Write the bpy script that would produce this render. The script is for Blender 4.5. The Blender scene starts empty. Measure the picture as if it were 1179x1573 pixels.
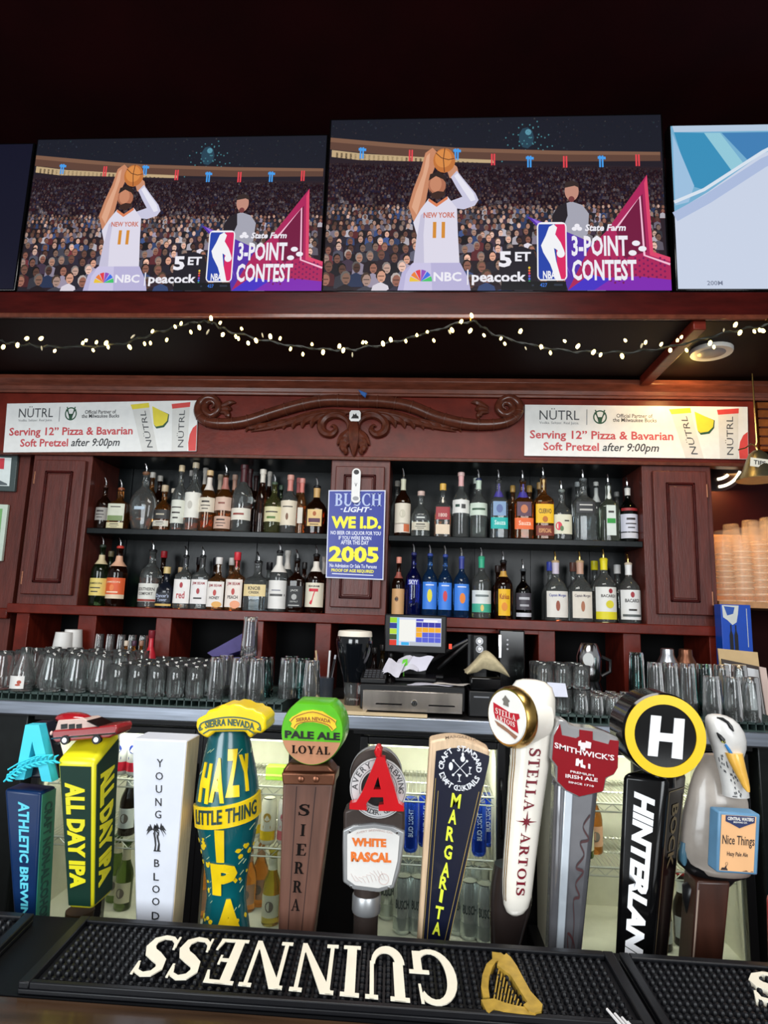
import bpy, math, random
from mathutils import Vector, Matrix

# ------------------------------------------------------------------ camera, world, lights, exposure
S = bpy.context.scene
F = 950.0                                    # focal length in pixels of a 1179 x 1573 frame
CAMZ = 1.45
cam_data = bpy.data.cameras.new('camera')
cam_data.sensor_fit = 'HORIZONTAL'
cam_data.sensor_width = 36.0
cam_data.lens = 36.0 * F / 1179.0
cam_data.clip_start = 0.02
cam = bpy.data.objects.new('camera', cam_data)
S.collection.objects.link(cam)
ROT = Matrix.Rotation(math.radians(3.6), 4, 'Z') @ Matrix.Rotation(math.radians(90 + 9.2), 4, 'X') @ Matrix.Rotation(math.radians(1.86), 4, 'Z')
cam.matrix_world = Matrix.Translation((0, 0, CAMZ)) @ ROT
S.camera = cam
S.view_settings.view_transform = 'Standard'
S.view_settings.look = 'None'
S.view_settings.gamma = 1.0
S.view_settings.use_curve_mapping = False
S.view_settings.exposure = -0.1
S.cycles.use_denoising = True
S.cycles.max_bounces = 14
S.cycles.transmission_bounces = 12
S.cycles.transparent_max_bounces = 32
S.cycles.caustics_refractive = False
S.cycles.caustics_reflective = False
S.cycles.sample_clamp_indirect = 4.0

world = bpy.data.worlds.new('room_light')
S.world = world
world.use_nodes = True
world.node_tree.nodes['Background'].inputs[0].default_value = (0.95, 0.97, 1.0, 1)
world.node_tree.nodes['Background'].inputs[1].default_value = 0.33


def light(name, kind, loc, target, power, color=(1, 1, 1), size=1.0, size_y=None, spot=None):
    d = bpy.data.lights.new(name, kind)
    d.energy = power
    d.color = color
    if kind == 'AREA':
        d.shape = 'RECTANGLE'
        d.size = size
        d.size_y = size_y or size
    else:
        d.shadow_soft_size = size
    if spot:
        d.spot_size = math.radians(spot)
        d.spot_blend = 0.6
    o = bpy.data.objects.new(name, d)
    S.collection.objects.link(o)
    o.location = loc
    if target is not None:
        o.rotation_euler = (Vector(target) - Vector(loc)).to_track_quat('-Z', 'Y').to_euler()
    return o


# added overhead fill light, brightens the mat lettering and glass tops
light('overhead_fill', 'AREA', (-0.1, 0.35, 3.3), (-0.1, 1.1, 1.0), 60, (1.0, 0.97, 0.93), 1.8, 0.7)
# assumed daylight from behind the camera: bare area lights, no windows built
light('assumed_daylight', 'AREA', (-2.3, -2.6, 2.0), (-0.3, 2.4, 1.4), 150, (0.90, 0.96, 1.0), 2.0, 1.9)
light('assumed_daylight', 'AREA', (1.5, -2.9, 2.1), (0.2, 2.4, 1.4), 100, (0.93, 0.97, 1.0), 1.6, 1.9)


def at(px, py, Y):
    """the point of the plane y = Y seen at photo pixel (px, py)"""
    d = ROT.to_3x3() @ Vector(((px - 589.5) / F, -(py - 786.5) / F, -1.0))
    return Vector((0, 0, CAMZ)) + d * (Y / d.y)


def atz(px, py, Z):
    d = ROT.to_3x3() @ Vector(((px - 589.5) / F, -(py - 786.5) / F, -1.0))
    return Vector((0, 0, CAMZ)) + d * ((Z - CAMZ) / d.z)


def ppx(Y, px=590, py=800):
    return (at(px + 1, py, Y) - at(px, py, Y)).length


# ------------------------------------------------------------------ materials
MATS = {}


def lin(c):
    out = []
    for v in c[:3]:
        v = v / 255.0
        out.append(v / 12.92 if v <= 0.04045 else ((v + 0.055) / 1.055) ** 2.4)
    return tuple(out)


def P(name, rgb, rough=0.5, metal=0.0, spec=0.5, var=0.12, scale=30.0, bump=0.0, stretch=None, trans=0.0, ior=1.45, emit=0.0, coat=0.0, alpha=1.0, rgb2=None, contrast=(0.3, 0.7), bscale=None):
    """principled material whose colour and bump come from procedural noise"""
    if name in MATS:
        return MATS[name]
    m = bpy.data.materials.new(name)
    m.use_nodes = True
    nt = m.node_tree
    b = nt.nodes['Principled BSDF']
    c = lin(rgb)
    b.inputs['Roughness'].default_value = rough
    b.inputs['Metallic'].default_value = metal
    b.inputs['Specular IOR Level'].default_value = spec
    b.inputs['IOR'].default_value = ior
    b.inputs['Transmission Weight'].default_value = trans
    b.inputs['Coat Weight'].default_value = coat
    b.inputs['Coat Roughness'].default_value = 0.08
    b.inputs['Alpha'].default_value = alpha
    tc = nt.nodes.new('ShaderNodeTexCoord')
    mp = nt.nodes.new('ShaderNodeMapping')
    nz = nt.nodes.new('ShaderNodeTexNoise')
    rp = nt.nodes.new('ShaderNodeValToRGB')
    nz.inputs['Scale'].default_value = scale
    nz.inputs['Detail'].default_value = 5.0
    if stretch:
        mp.inputs['Scale'].default_value = stretch
    nt.links.new(tc.outputs['Object'], mp.inputs['Vector'])
    nt.links.new(mp.outputs[0], nz.inputs['Vector'])
    nt.links.new(nz.outputs['Fac'], rp.inputs['Fac'])
    c2 = lin(rgb2) if rgb2 else tuple(v * (1 - var) for v in c)
    c1 = c if rgb2 else tuple(min(1, v * (1 + var * 0.5)) for v in c)
    rp.color_ramp.elements[0].position = contrast[0]
    rp.color_ramp.elements[1].position = contrast[1]
    rp.color_ramp.elements[0].color = (*c2, 1)
    rp.color_ramp.elements[1].color = (*c1, 1)
    nt.links.new(rp.outputs[0], b.inputs['Base Color'])
    if emit:
        nt.links.new(rp.outputs[0], b.inputs['Emission Color'])
        b.inputs['Emission Strength'].default_value = emit
    if bump:
        bp = nt.nodes.new('ShaderNodeBump')
        bp.inputs['Strength'].default_value = bump
        bp.inputs['Distance'].default_value = 0.002
        src = nz
        if bscale:
            src = nt.nodes.new('ShaderNodeTexNoise')
            src.inputs['Scale'].default_value = bscale
            nt.links.new(mp.outputs[0], src.inputs['Vector'])
        nt.links.new(src.outputs['Fac'], bp.inputs['Height'])
        nt.links.new(bp.outputs[0], b.inputs['Normal'])
    MATS[name] = m
    return m


def PAINT(rgb, rough=0.42, **k):
    return P('paint_%02x%02x%02x_%d' % (*[int(v) for v in rgb], int(rough * 100)), rgb, rough, var=k.pop('var', 0.05), **k)


def THIN(name, tint=(240, 248, 246), gloss=0.0, edge=0.55, base=0.04):
    """thin clear glass: a fresnel mix of see-through and mirror"""
    if name in MATS:
        return MATS[name]
    m = bpy.data.materials.new(name)
    m.use_nodes = True
    nt = m.node_tree
    for n in list(nt.nodes):
        if n.type != 'OUTPUT_MATERIAL':
            nt.nodes.remove(n)
    out = nt.nodes['Material Output']
    tr = nt.nodes.new('ShaderNodeBsdfTransparent')
    tr.inputs[0].default_value = (*lin(tint), 1)
    gl = nt.nodes.new('ShaderNodeBsdfGlossy')
    gl.inputs['Color'].default_value = (0.95, 0.97, 1, 1)
    gl.inputs['Roughness'].default_value = gloss
    lw = nt.nodes.new('ShaderNodeLayerWeight')
    lw.inputs['Blend'].default_value = 0.35
    nz = nt.nodes.new('ShaderNodeTexNoise')
    nz.inputs['Scale'].default_value = 40
    bp = nt.nodes.new('ShaderNodeBump')
    bp.inputs['Strength'].default_value = 0.06
    bp.inputs['Distance'].default_value = 0.001
    nt.links.new(nz.outputs['Fac'], bp.inputs['Height'])
    nt.links.new(bp.outputs[0], gl.inputs['Normal'])
    mr = nt.nodes.new('ShaderNodeMapRange')
    mr.inputs['To Min'].default_value = base
    mr.inputs['To Max'].default_value = edge
    nt.links.new(lw.outputs['Facing'], mr.inputs['Value'])
    mx = nt.nodes.new('ShaderNodeMixShader')
    nt.links.new(mr.outputs[0], mx.inputs[0])
    nt.links.new(tr.outputs[0], mx.inputs[1])
    nt.links.new(gl.outputs[0], mx.inputs[2])
    nt.links.new(mx.outputs[0], out.inputs['Surface'])
    MATS[name] = m
    return m


def MILKY(name, rgb=(236, 214, 190), clear=0.72):
    """thin hazy plastic: part clear, part scattering, a little shine"""
    if name in MATS:
        return MATS[name]
    m = bpy.data.materials.new(name)
    m.use_nodes = True
    nt = m.node_tree
    b = nt.nodes['Principled BSDF']
    b.inputs['Base Color'].default_value = (*lin(rgb), 1)
    b.inputs['Roughness'].default_value = 0.2
    nz = nt.nodes.new('ShaderNodeTexNoise')
    nz.inputs['Scale'].default_value = 30
    mr = nt.nodes.new('ShaderNodeMapRange')
    mr.inputs['To Min'].default_value = 1 - clear - 0.06
    mr.inputs['To Max'].default_value = 1 - clear + 0.06
    nt.links.new(nz.outputs['Fac'], mr.inputs['Value'])
    nt.links.new(mr.outputs[0], b.inputs['Alpha'])
    MATS[name] = m
    return m


def SCREEN(name, strength):
    """light given off by a picture screen, colour from the picture drawn on it"""
    if name in MATS:
        return MATS[name]
    m = bpy.data.materials.new(name)
    m.use_nodes = True
    nt = m.node_tree
    b = nt.nodes['Principled BSDF']
    at_ = nt.nodes.new('ShaderNodeAttribute')
    at_.attribute_name = 'Col'
    b.inputs['Base Color'].default_value = (0.01, 0.01, 0.01, 1)
    b.inputs['Roughness'].default_value = 0.25
    b.inputs['Specular IOR Level'].default_value = 0.2
    nt.links.new(at_.outputs['Color'], b.inputs['Emission Color'])
    b.inputs['Emission Strength'].default_value = strength
    MATS[name] = m
    return m


WOOD = P('mahogany', (106, 33, 21), 0.33, var=0.45, scale=6, stretch=(2, 8, 2.2), spec=0.32, bump=0.18, bscale=26, contrast=(0.25, 0.8))
WOODV = P('mahogany_upright', (94, 42, 34), 0.36, var=0.42, scale=6, stretch=(9, 9, 1.2), bump=0.25, bscale=22, contrast=(0.25, 0.8))
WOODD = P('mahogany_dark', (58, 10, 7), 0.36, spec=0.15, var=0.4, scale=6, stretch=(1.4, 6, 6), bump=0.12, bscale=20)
CARVE = P('carved_mahogany', (92, 46, 32), 0.22, var=0.3, scale=40, bump=0.12)
MAROON = P('maroon_wall', (40, 5, 6), 0.6, spec=0.12, var=0.3, scale=4)
BLACKPAINT = P('black_green_paint', (7, 14, 16), 0.3, spec=0.25, var=0.3, scale=9, bump=0.2, bscale=30)
BLACK = P('black_plastic', (14, 14, 16), 0.38, var=0.2)
BLACKG = P('gloss_black', (8, 8, 9), 0.12, var=0.2)
RUBBER = P('black_rubber', (13, 14, 18), 0.42, spec=0.35, var=0.2, scale=60)
STEEL = P('brushed_steel', (190, 192, 196), 0.28, 1.0, var=0.12, scale=14, stretch=(1, 30, 30))
CHROME = P('polished_metal', (205, 205, 206), 0.16, 1.0, var=0.06)
BRASS = P('brass', (196, 160, 90), 0.25, 1.0, var=0.1)
BRONZE = P('bronze', (120, 78, 58), 0.34, 0.85, var=0.2)
WHITE = PAINT((238, 238, 236), 0.4)
GLASS = P('clear_glass', (250, 254, 253), 0.0, trans=0.96, ior=1.52, var=0.01)
BGLASS = P('bottle_glass', (226, 236, 232), 0.02, trans=1.0, ior=1.33, var=0.02)

# ------------------------------------------------------------------ mesh building
COL = S.collection


class MB:
    def __init__(s):
        s.v, s.f, s.m, s.c = [], [], [], []

    def add(s, vs, fs, mat=0, col=None):
        n = len(s.v)
        s.v += [Vector(v) for v in vs]
        for f in fs:
            s.f.append([n + i for i in f])
            s.m.append(mat)
            s.c.append(col)
        return s

    def box(s, x0, x1, y0, y1, z0, z1, mat=0):
        v = [(x, y, z) for z in (z0, z1) for y in (y0, y1) for x in (x0, x1)]
        return s.add(v, [(0, 2, 3, 1), (4, 5, 7, 6), (0, 1, 5, 4), (1, 3, 7, 5), (3, 2, 6, 7), (2, 0, 4, 6)], mat)

    def hexa(s, a, b, mat=0):
        """a, b: two quads (lists of four points, same order) joined into a solid; a faces out"""
        return s.add(list(a) + list(b), [(0, 1, 2, 3), (7, 6, 5, 4), (0, 4, 5, 1), (1, 5, 6, 2), (2, 6, 7, 3), (3, 7, 4, 0)], mat)

    def loft(s, rings, mat=0, cap0=True, cap1=True, closed=True):
        n = len(rings[0])
        v = [p for r in rings for p in r]
        f = []
        for i in range(len(rings) - 1):
            for j in range(n if closed else n - 1):
                k = (j + 1) % n
                f.append((i * n + j, i * n + k, (i + 1) * n + k, (i + 1) * n + j))
        if cap0:
            f.append(tuple(range(n - 1, -1, -1)))
        if cap1:
            f.append(tuple((len(rings) - 1) * n + j for j in range(n)))
        return s.add(v, f, mat)

    def lathe(s, prof, c=(0, 0, 0), n=16, mat=0, e=2.0, dy=1.0, cap0=True, cap1=True):
        return s.loft([ring(c, r, r * dy, z, n, e) for r, z in prof], mat, cap0, cap1)

    def tube(s, pts, r, n=6, mat=0, caps=True):
        pts = [Vector(p) for p in pts]
        rs = r if isinstance(r, (list, tuple)) else [r] * len(pts)
        rings, up = [], None
        for i, p in enumerate(pts):
            d = (pts[min(i + 1, len(pts) - 1)] - pts[max(i - 1, 0)])
            d = d.normalized() if d.length > 1e-9 else Vector((0, 0, 1))
            if up is None:
                up = Vector((0, 0, 1)) if abs(d.z) < 0.9 else Vector((1, 0, 0))
            a = d.cross(up)
            if a.length < 1e-6:
                a = d.orthogonal()
            a.normalize()
            b = a.cross(d).normalized()
            up = b
            rings.append([p + (a * math.cos(2 * math.pi * k / n) + b * math.sin(2 * math.pi * k / n)) * rs[i] for k in range(n)])
        return s.loft(rings, mat, caps, caps)

    def ball(s, c, rx, ry=None, rz=None, mat=0, n=10, m=6):
        ry = ry or rx
        rz = rz or rx
        c = Vector(c)
        rings = []
        for i in range(m + 1):
            t = math.pi * (0.03 + 0.94 * i / m)
            rings.append([c + Vector((rx * math.sin(t) * math.cos(2 * math.pi * k / n), ry * math.sin(t) * math.sin(2 * math.pi * k / n), -rz * math.cos(t))) for k in range(n)])
        return s.loft(rings, mat)

    def art(s, geom, fn, mat=0, depth=0.0, lift=0.0, col=None):
        """flat outline art (verts2d, faces) put on a surface by fn(u, v, d); depth > 0 makes it raised"""
        v, f = geom
        n = len(v)
        if n == sum(len(q) for q in f) and len(f) > 1:
            # separate strokes may cross: keep their faces a hair apart
            k = 0
            for i, q in enumerate(f):
                s.art(([v[j] for j in q], [tuple(range(len(q)))]), fn, mat, depth, lift + min(i, 40) * 1.2e-5, col)
            return s
        if depth <= 0:
            return s.add([fn(p[0], p[1], lift) for p in v], f, mat, col)
        vs = [fn(p[0], p[1], lift + depth) for p in v] + [fn(p[0], p[1], lift) for p in v]
        edges = {}
        for q in f:
            for i in range(len(q)):
                a, b = q[i], q[(i + 1) % len(q)]
                edges[(a, b)] = edges.get((a, b), 0) + 1
        fs = [tuple(q) for q in f]
        for (a, b) in edges:
            if (b, a) not in edges:
                fs.append((a, n + a, n + b, b))
        return s.add(vs, fs, mat, col)

    def build(s, name, mats, parent=None, loc=None, smooth=38, bevel=0.0, segs=2):
        """ONE mesh object; vertices are given in world space (or parent space when the parent stands at the origin)"""
        base = Vector(loc) if loc is not None else (world_loc(parent) if parent is not None else Vector((0, 0, 0)))
        me = bpy.data.meshes.new(name)
        me.from_pydata([tuple(v - base) for v in s.v], [], s.f)
        for m in (mats if isinstance(mats, (list, tuple)) else [mats]):
            me.materials.append(m)
        me.polygons.foreach_set('material_index', s.m)
        if any(c is not None for c in s.c):
            ca = me.color_attributes.new('Col', 'FLOAT_COLOR', 'CORNER')
            data = []
            for p, c in zip(me.polygons, s.c):
                data += list((*(c or (0, 0, 0)), 1.0)) * p.loop_total
            ca.data.foreach_set('color', data)
        if smooth:
            me.polygons.foreach_set('use_smooth', [True] * len(me.polygons))
            me.update()
            me.set_sharp_from_angle(angle=math.radians(smooth))
        me.update()
        o = bpy.data.objects.new(name, me)
        COL.objects.link(o)
        if parent is not None:
            o.parent = parent
        elif loc is not None:
            o.location = base
        if bevel:
            b = o.modifiers.new('bevel', 'BEVEL')
            b.width = bevel
            b.segments = segs
            b.limit_method = 'ANGLE'
            b.angle_limit = math.radians(40)
        return o


def world_loc(o):
    p = Vector((0, 0, 0))
    while o is not None:
        p += o.location
        o = o.parent
    return p


def ring(c, rx, ry, z, n=16, e=2.0):
    out = []
    for k in range(n):
        t = 2 * math.pi * (k + 0.5) / n
        ct, st = math.cos(t), math.sin(t)
        out.append(Vector((c[0] + rx * math.copysign(abs(ct) ** (2 / e), ct), c[1] + ry * math.copysign(abs(st) ** (2 / e), st), c[2] + z)))
    return out


def thing(name, label, cat, loc=(0, 0, 0), group=None):
    o = bpy.data.objects.new(name, None)
    o.empty_display_size = 0.02
    COL.objects.link(o)
    o.location = loc
    o['label'] = label
    o['category'] = cat
    if group:
        o['group'] = group
    return o


def tag(o, label, cat, group=None):
    o['label'] = label
    o['category'] = cat
    if group:
        o['group'] = group
    return o


def struct(o):
    o['kind'] = 'structure'
    return o


def dup(root, loc, label=None, rotz=0.0, group=None):
    r = root.copy()
    COL.objects.link(r)
    r.location = loc
    r.rotation_euler = (0, 0, rotz)
    if label:
        r['label'] = label
    if group:
        r['group'] = group
    for ch in list(root.children):
        c = ch.copy()
        COL.objects.link(c)
        c.parent = r
        for g in list(ch.children):
            d = g.copy()
            COL.objects.link(d)
            d.parent = c
    return r


ORD = ['leftmost', 'second', 'third', 'fourth', 'fifth', 'sixth', 'seventh', 'eighth', 'ninth', 'tenth', 'eleventh', 'twelfth', 'thirteenth', 'fourteenth', 'fifteenth', 'sixteenth', 'seventeenth', 'eighteenth']


def nth(i):
    return 'leftmost' if i == 0 else ORD[i] + ' from left'


# ------------------------------------------------------------------ lettering and outline art
_TXT = {}


def txt(s, bold=0.0, shear=0.0, spacing=1.0, res=2):
    k = (s, bold, shear, spacing, res)
    if k not in _TXT:
        cu = bpy.data.curves.new('lettering', 'FONT')
        cu.body = s
        cu.resolution_u = res
        cu.offset = bold
        cu.shear = shear
        cu.space_character = spacing
        cu.fill_mode = 'FRONT'
        ob = bpy.data.objects.new('lettering', cu)
        me = bpy.data.meshes.new_from_object(ob)
        v = [(p.co.x, p.co.y) for p in me.vertices]
        f = [tuple(p.vertices) for p in me.polygons]
        bpy.data.objects.remove(ob)
        bpy.data.meshes.remove(me)
        bpy.data.curves.remove(cu)
        _TXT[k] = (v, f)
    return _TXT[k]


def rect(x0, y0, x1, y1):
    return [(x0, y0), (x1, y0), (x1, y1), (x0, y1)]


def polys(lst):
    v, f = [], []
    for p in lst:
        a = sum(p[i][0] * p[(i + 1) % len(p)][1] - p[(i + 1) % len(p)][0] * p[i][1] for i in range(len(p)))
        q = list(p) if a > 0 else list(reversed(p))
        f.append(tuple(range(len(v), len(v) + len(q))))
        v += q
    return v, f


def stroke(pts, ws):
    """a pen stroke: polyline with a width at each point, as quads"""
    out = []
    L, R = [], []
    for i, p in enumerate(pts):
        a, b = pts[max(i - 1, 0)], pts[min(i + 1, len(pts) - 1)]
        dx, dy = b[0] - a[0], b[1] - a[1]
        l = math.hypot(dx, dy) or 1
        w = (ws[i] if isinstance(ws, (list, tuple)) else ws) / 2
        L.append((p[0] - dy / l * w, p[1] + dx / l * w))
        R.append((p[0] + dy / l * w, p[1] - dx / l * w))
    for i in range(len(pts) - 1):
        out.append([L[i], R[i], R[i + 1], L[i + 1]])
    return out


def arcpts(cx, cy, rx, ry, a0, a1, n):
    return [(cx + rx * math.cos(math.radians(a0 + (a1 - a0) * i / n)), cy + ry * math.sin(math.radians(a0 + (a1 - a0) * i / n))) for i in range(n + 1)]


def ell(cx, cy, rx, ry=None, n=20):
    return arcpts(cx, cy, rx, ry or rx, 0, 360, n)[:-1]


def annulus(cx, cy, r0, r1, n=32, rx=1.0):
    v = arcpts(cx, cy, r0 * rx, r0, 0, 360, n)[:-1] + arcpts(cx, cy, r1 * rx, r1, 0, 360, n)[:-1]
    return v, [(i, n + i, n + (i + 1) % n, (i + 1) % n) for i in range(n)]


TK, TN, SF, SH = 0.21, 0.085, 0.085, 0.06


def _st(x, w, top=True, bot=True, y0=0.0, y1=1.0):
    o = [rect(x - w / 2, y0, x + w / 2, y1)]
    if bot:
        o.append(rect(x - w / 2 - SF, y0, x + w / 2 + SF, y0 + SH))
    if top:
        o.append(rect(x - w / 2 - SF, y1 - SH, x + w / 2 + SF, y1))
    return o


def _bowl(x, y0, y1, wx, side=1):
    p = arcpts(x, (y0 + y1) / 2, wx - TK / 2, (y1 - y0) / 2 - TN / 2, -90, 90, 12)
    w = [TN + (TK - TN) * math.cos(math.radians(-90 + 15 * i)) ** 2 for i in range(13)]
    return stroke(p, w)


def _glyphs():
    g = {}
    g['I'] = (0.42, _st(0.21, TK))
    g['L'] = (0.66, _st(0.2, TK) + [rect(0.2, 0, 0.62, SH), [(0.5, SH), (0.62, SH), (0.64, 0.28), (0.59, 0.28)]])
    g['E'] = (0.72, _st(0.2, TK) + [rect(0.2, 0, 0.64, SH), rect(0.2, 1 - SH, 0.62, 1), rect(0.2, 0.47, 0.5, 0.47 + SH), [(0.54, SH), (0.64, SH), (0.67, 0.27), (0.62, 0.27)], [(0.52, 1 - SH), (0.62, 1 - SH), (0.64, 0.75), (0.59, 0.75)], rect(0.45, 0.4, 0.5, 0.6)])
    g['T'] = (0.76, _st(0.38, TK, top=False) + [rect(0.05, 1 - SH, 0.71, 1), rect(0.05, 0.74, 0.1, 1), rect(0.66, 0.74, 0.71, 1)])
    g['N'] = (0.96, _st(0.16, TN, bot=True, top=False) + _st(0.8, TN, bot=False, top=True) + [[(0.06, 1), (0.06 + TK + 0.04, 1), (0.845, 0), (0.845 - 0.1, 0)], [(0.04, 1), (0.2, 1), (0.2, 1 - SH), (0.04, 1 - SH)], rect(0.74, 0, 0.84, 0.2)])
    g['U'] = (0.92, _st(0.2, TK, bot=False, y0=0.3) + _st(0.76, TN, bot=False, y0=0.3) + stroke(arcpts(0.4475, 0.34, 0.2475 + 0.04, 0.3, 180, 360, 14), [TK - (TK - TN) * i / 14 for i in range(15)]))
    g['A'] = (0.94, [[(0.12, 0), (0.12 + TN, 0), (0.49, 0.93), (0.44, 1)], [(0.4, 1), (0.52, 1), (0.88, 0), (0.88 - TK, 0)], rect(0.25, 0.3, 0.7, 0.3 + SH), rect(0.03, 0, 0.3, SH), rect(0.57, 0, 0.96, SH)])
    g['O'] = (0.96, stroke(arcpts(0.48, 0.5, 0.48 - TK / 2 - 0.02, 0.5 - TN / 2 + 0.01, 0, 360, 26), [TN + (TK - TN) * math.cos(2 * math.pi * i / 26) ** 2 for i in range(27)]))
    cpts = arcpts(0.52, 0.5, 0.52 - TK / 2 - 0.02, 0.5 - TN / 2 + 0.01, 48, 318, 20)
    g['G'] = (0.96, stroke(cpts, [TN + (TK - TN) * math.cos(math.radians(48 + 13.5 * i)) ** 2 for i in range(21)]) + [rect(0.72, 0.04, 0.72 + TK - 0.03, 0.44), rect(0.58, 0.42, 1.0, 0.42 + SH), [(0.76, 1), (0.82, 1), (0.84, 0.68), (0.79, 0.68)]])
    sp = [(0.6, 0.74), (0.55, 0.9), (0.4, 0.965), (0.22, 0.93), (0.12, 0.8), (0.16, 0.65), (0.33, 0.54), (0.5, 0.44), (0.58, 0.3), (0.54, 0.13), (0.38, 0.04), (0.2, 0.06), (0.08, 0.16), (0.05, 0.29)]
    g['S'] = (0.68, stroke(sp, [TN * 0.8, TN, TN * 1.1, 0.13, 0.17, 0.2, 0.22, 0.22, 0.2, 0.16, 0.1, TN, TN, TN * 0.8]) + [[(0.58, 0.98), (0.63, 0.98), (0.63, 0.68), (0.58, 0.68)], [(0.03, 0.02), (0.08, 0.02), (0.08, 0.34), (0.03, 0.34)]])
    g['R'] = (0.86, _st(0.2, TK) + _bowl(0.36, 0.46, 1.0, 0.36) + [rect(0.2, 1 - SH - 0.02, 0.37, 1), rect(0.2, 0.46, 0.37, 0.46 + TN), [(0.36, 0.5), (0.56, 0.5), (0.86, 0), (0.64, 0)], rect(0.64, 0, 0.92, SH)])
    g['P'] = (0.74, _st(0.2, TK) + _bowl(0.34, 0.42, 1.0, 0.38) + [rect(0.2, 1 - SH - 0.02, 0.35, 1), rect(0.2, 0.42, 0.35, 0.42 + TN)])
    g['Y'] = (0.9, _st(0.46, TK, top=False, y1=0.5) + [[(0.1, 1), (0.1 + TK + 0.03, 1), (0.56, 0.45), (0.36, 0.45)], [(0.74, 1), (0.84, 1), (0.56, 0.45), (0.47, 0.45)], rect(0.0, 1 - SH, 0.36, 1), rect(0.64, 1 - SH, 0.94, 1)])
    g['B'] = (0.78, _st(0.2, TK) + _bowl(0.34, 0.5, 1.0, 0.36) + _bowl(0.36, 0.0, 0.55, 0.4) + [rect(0.2, 1 - SH - 0.02, 0.35, 1), rect(0.2, 0.48, 0.37, 0.48 + TN), rect(0.2, 0, 0.37, TN)])
    g['C'] = (0.86, stroke(cpts, [TN + (TK - TN) * math.cos(math.radians(48 + 13.5 * i)) ** 2 for i in range(21)]) + [[(0.76, 1), (0.82, 1), (0.84, 0.68), (0.79, 0.68)]])
    g['H'] = (1.0, _st(0.2, TK) + _st(0.8, TK) + [rect(0.2, 0.47, 0.8, 0.47 + SH + 0.02)])
    g[' '] = (0.4, [])
    return g


GLY = _glyphs()


def serif(s, gap=0.1):
    v, f, x = [], [], 0.0
    for ch in s:
        w, pl = GLY[ch]
        gv, gf = polys([[(p[0] + x, p[1]) for p in q] for q in pl])
        f += [tuple(i + len(v) for i in q) for q in gf]
        v += gv
        x += w + gap
    return v, f


def fit(geom, x0, x1, y0, y1, rot=0):
    """scale art to exactly fill a box; rot 90 reads upward, -90 downward, 180 upside down"""
    v, f = geom
    if not v:
        return geom
    if rot == 90:
        v = [(-q, p) for p, q in v]
    elif rot == -90:
        v = [(q, -p) for p, q in v]
    elif rot == 180:
        v = [(-p, -q) for p, q in v]
    a0, a1 = min(p[0] for p in v), max(p[0] for p in v)
    b0, b1 = min(p[1] for p in v), max(p[1] for p in v)
    sx, sy = (x1 - x0) / ((a1 - a0) or 1), (y1 - y0) / ((b1 - b0) or 1)
    return [(x0 + (p[0] - a0) * sx, y0 + (p[1] - b0) * sy) for p in v], f


def fith(geom, cx, y0, h, wmax=None):
    """scale art to a height, centred on cx"""
    v, f = geom
    a0, a1 = min(p[0] for p in v), max(p[0] for p in v)
    b0, b1 = min(p[1] for p in v), max(p[1] for p in v)
    s = h / (b1 - b0)
    sx = s if not wmax else min(s, wmax / (a1 - a0))
    return [(cx + (p[0] - (a0 + a1) / 2) * sx, y0 + (p[1] - b0) * s) for p in v], f


def QM(tl, tr, br, bl):
    """bilinear surface patch: s from left to right, t from bottom to top, d out along the normal"""
    tl, tr, br, bl = map(Vector, (tl, tr, br, bl))
    nrm = ((tr - tl) + (br - bl)).cross((tl - bl) + (tr - br)).normalized()

    def fn(s, t, d=0.0):
        return (bl * (1 - s) + br * s) * (1 - t) + (tl * (1 - s) + tr * s) * t + nrm * d
    return fn


def FR(o, u, v):
    o, u, v = Vector(o), Vector(u).normalized(), Vector(v)
    v = (v - u * v.dot(u)).normalized()
    n = u.cross(v)
    return lambda a, b, d=0.0: o + u * a + v * b + n * d


def ringtext(mb, s, fn, r, mid, span, h, mat, inside=False, depth=0.0, lift=0.0003, bold=0.02, cx=0, cy=0):
    """letters along a circle; mid/span in degrees, clockwise for the top, counter-clockwise for the bottom"""
    n = len(s)
    for i, ch in enumerate(s):
        if ch == ' ':
            continue
        t = (i + 0.5) / n - 0.5
        a = mid - span * t if not inside else mid + span * t
        g = fith(txt(ch, bold), 0, 0, h) if ch not in ".-'" else fith(txt(ch, bold), 0, 0, h * 0.2)
        ar = math.radians(a)
        rot = ar - math.pi / 2 if not inside else ar + math.pi / 2
        rr = r if not inside else r + h
        c, sn = math.cos(rot), math.sin(rot)
        ox, oy = cx + rr * math.cos(ar), cy + rr * math.sin(ar)
        v = [(ox + p[0] * c - p[1] * sn, oy + p[0] * sn + p[1] * c) for p in g[0]]
        mb.art((v, g[1]), fn, mat, depth, lift)
# ------------------------------------------------------------------ the room and the back bar
YB = 2.85                                     # face of the back bar
YC = 2.30                                     # front edge of the back counter
YL = 2.20                                     # front of the television ledge
XL, XR = -2.3, 2.2                            # how far the room is built sideways
Z_LEDGE = at(590, 448, YL).z
Z_SOFFIT = at(590, 491, YL).z
Z_TOP = at(560, 707, YB).z                    # top of the shelf openings
Z_S1 = at(550, 821, YB + 0.02).z              # upper shelf
Z_S2 = at(550, 944, YB + 0.02).z              # lower shelf
Z_RAIL = at(550, 959, YB).z
Z_CT = at(590, 1102, YC).z                    # back counter top
X = lambda px, py=820, Y=YB: at(px, py, Y).x

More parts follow.
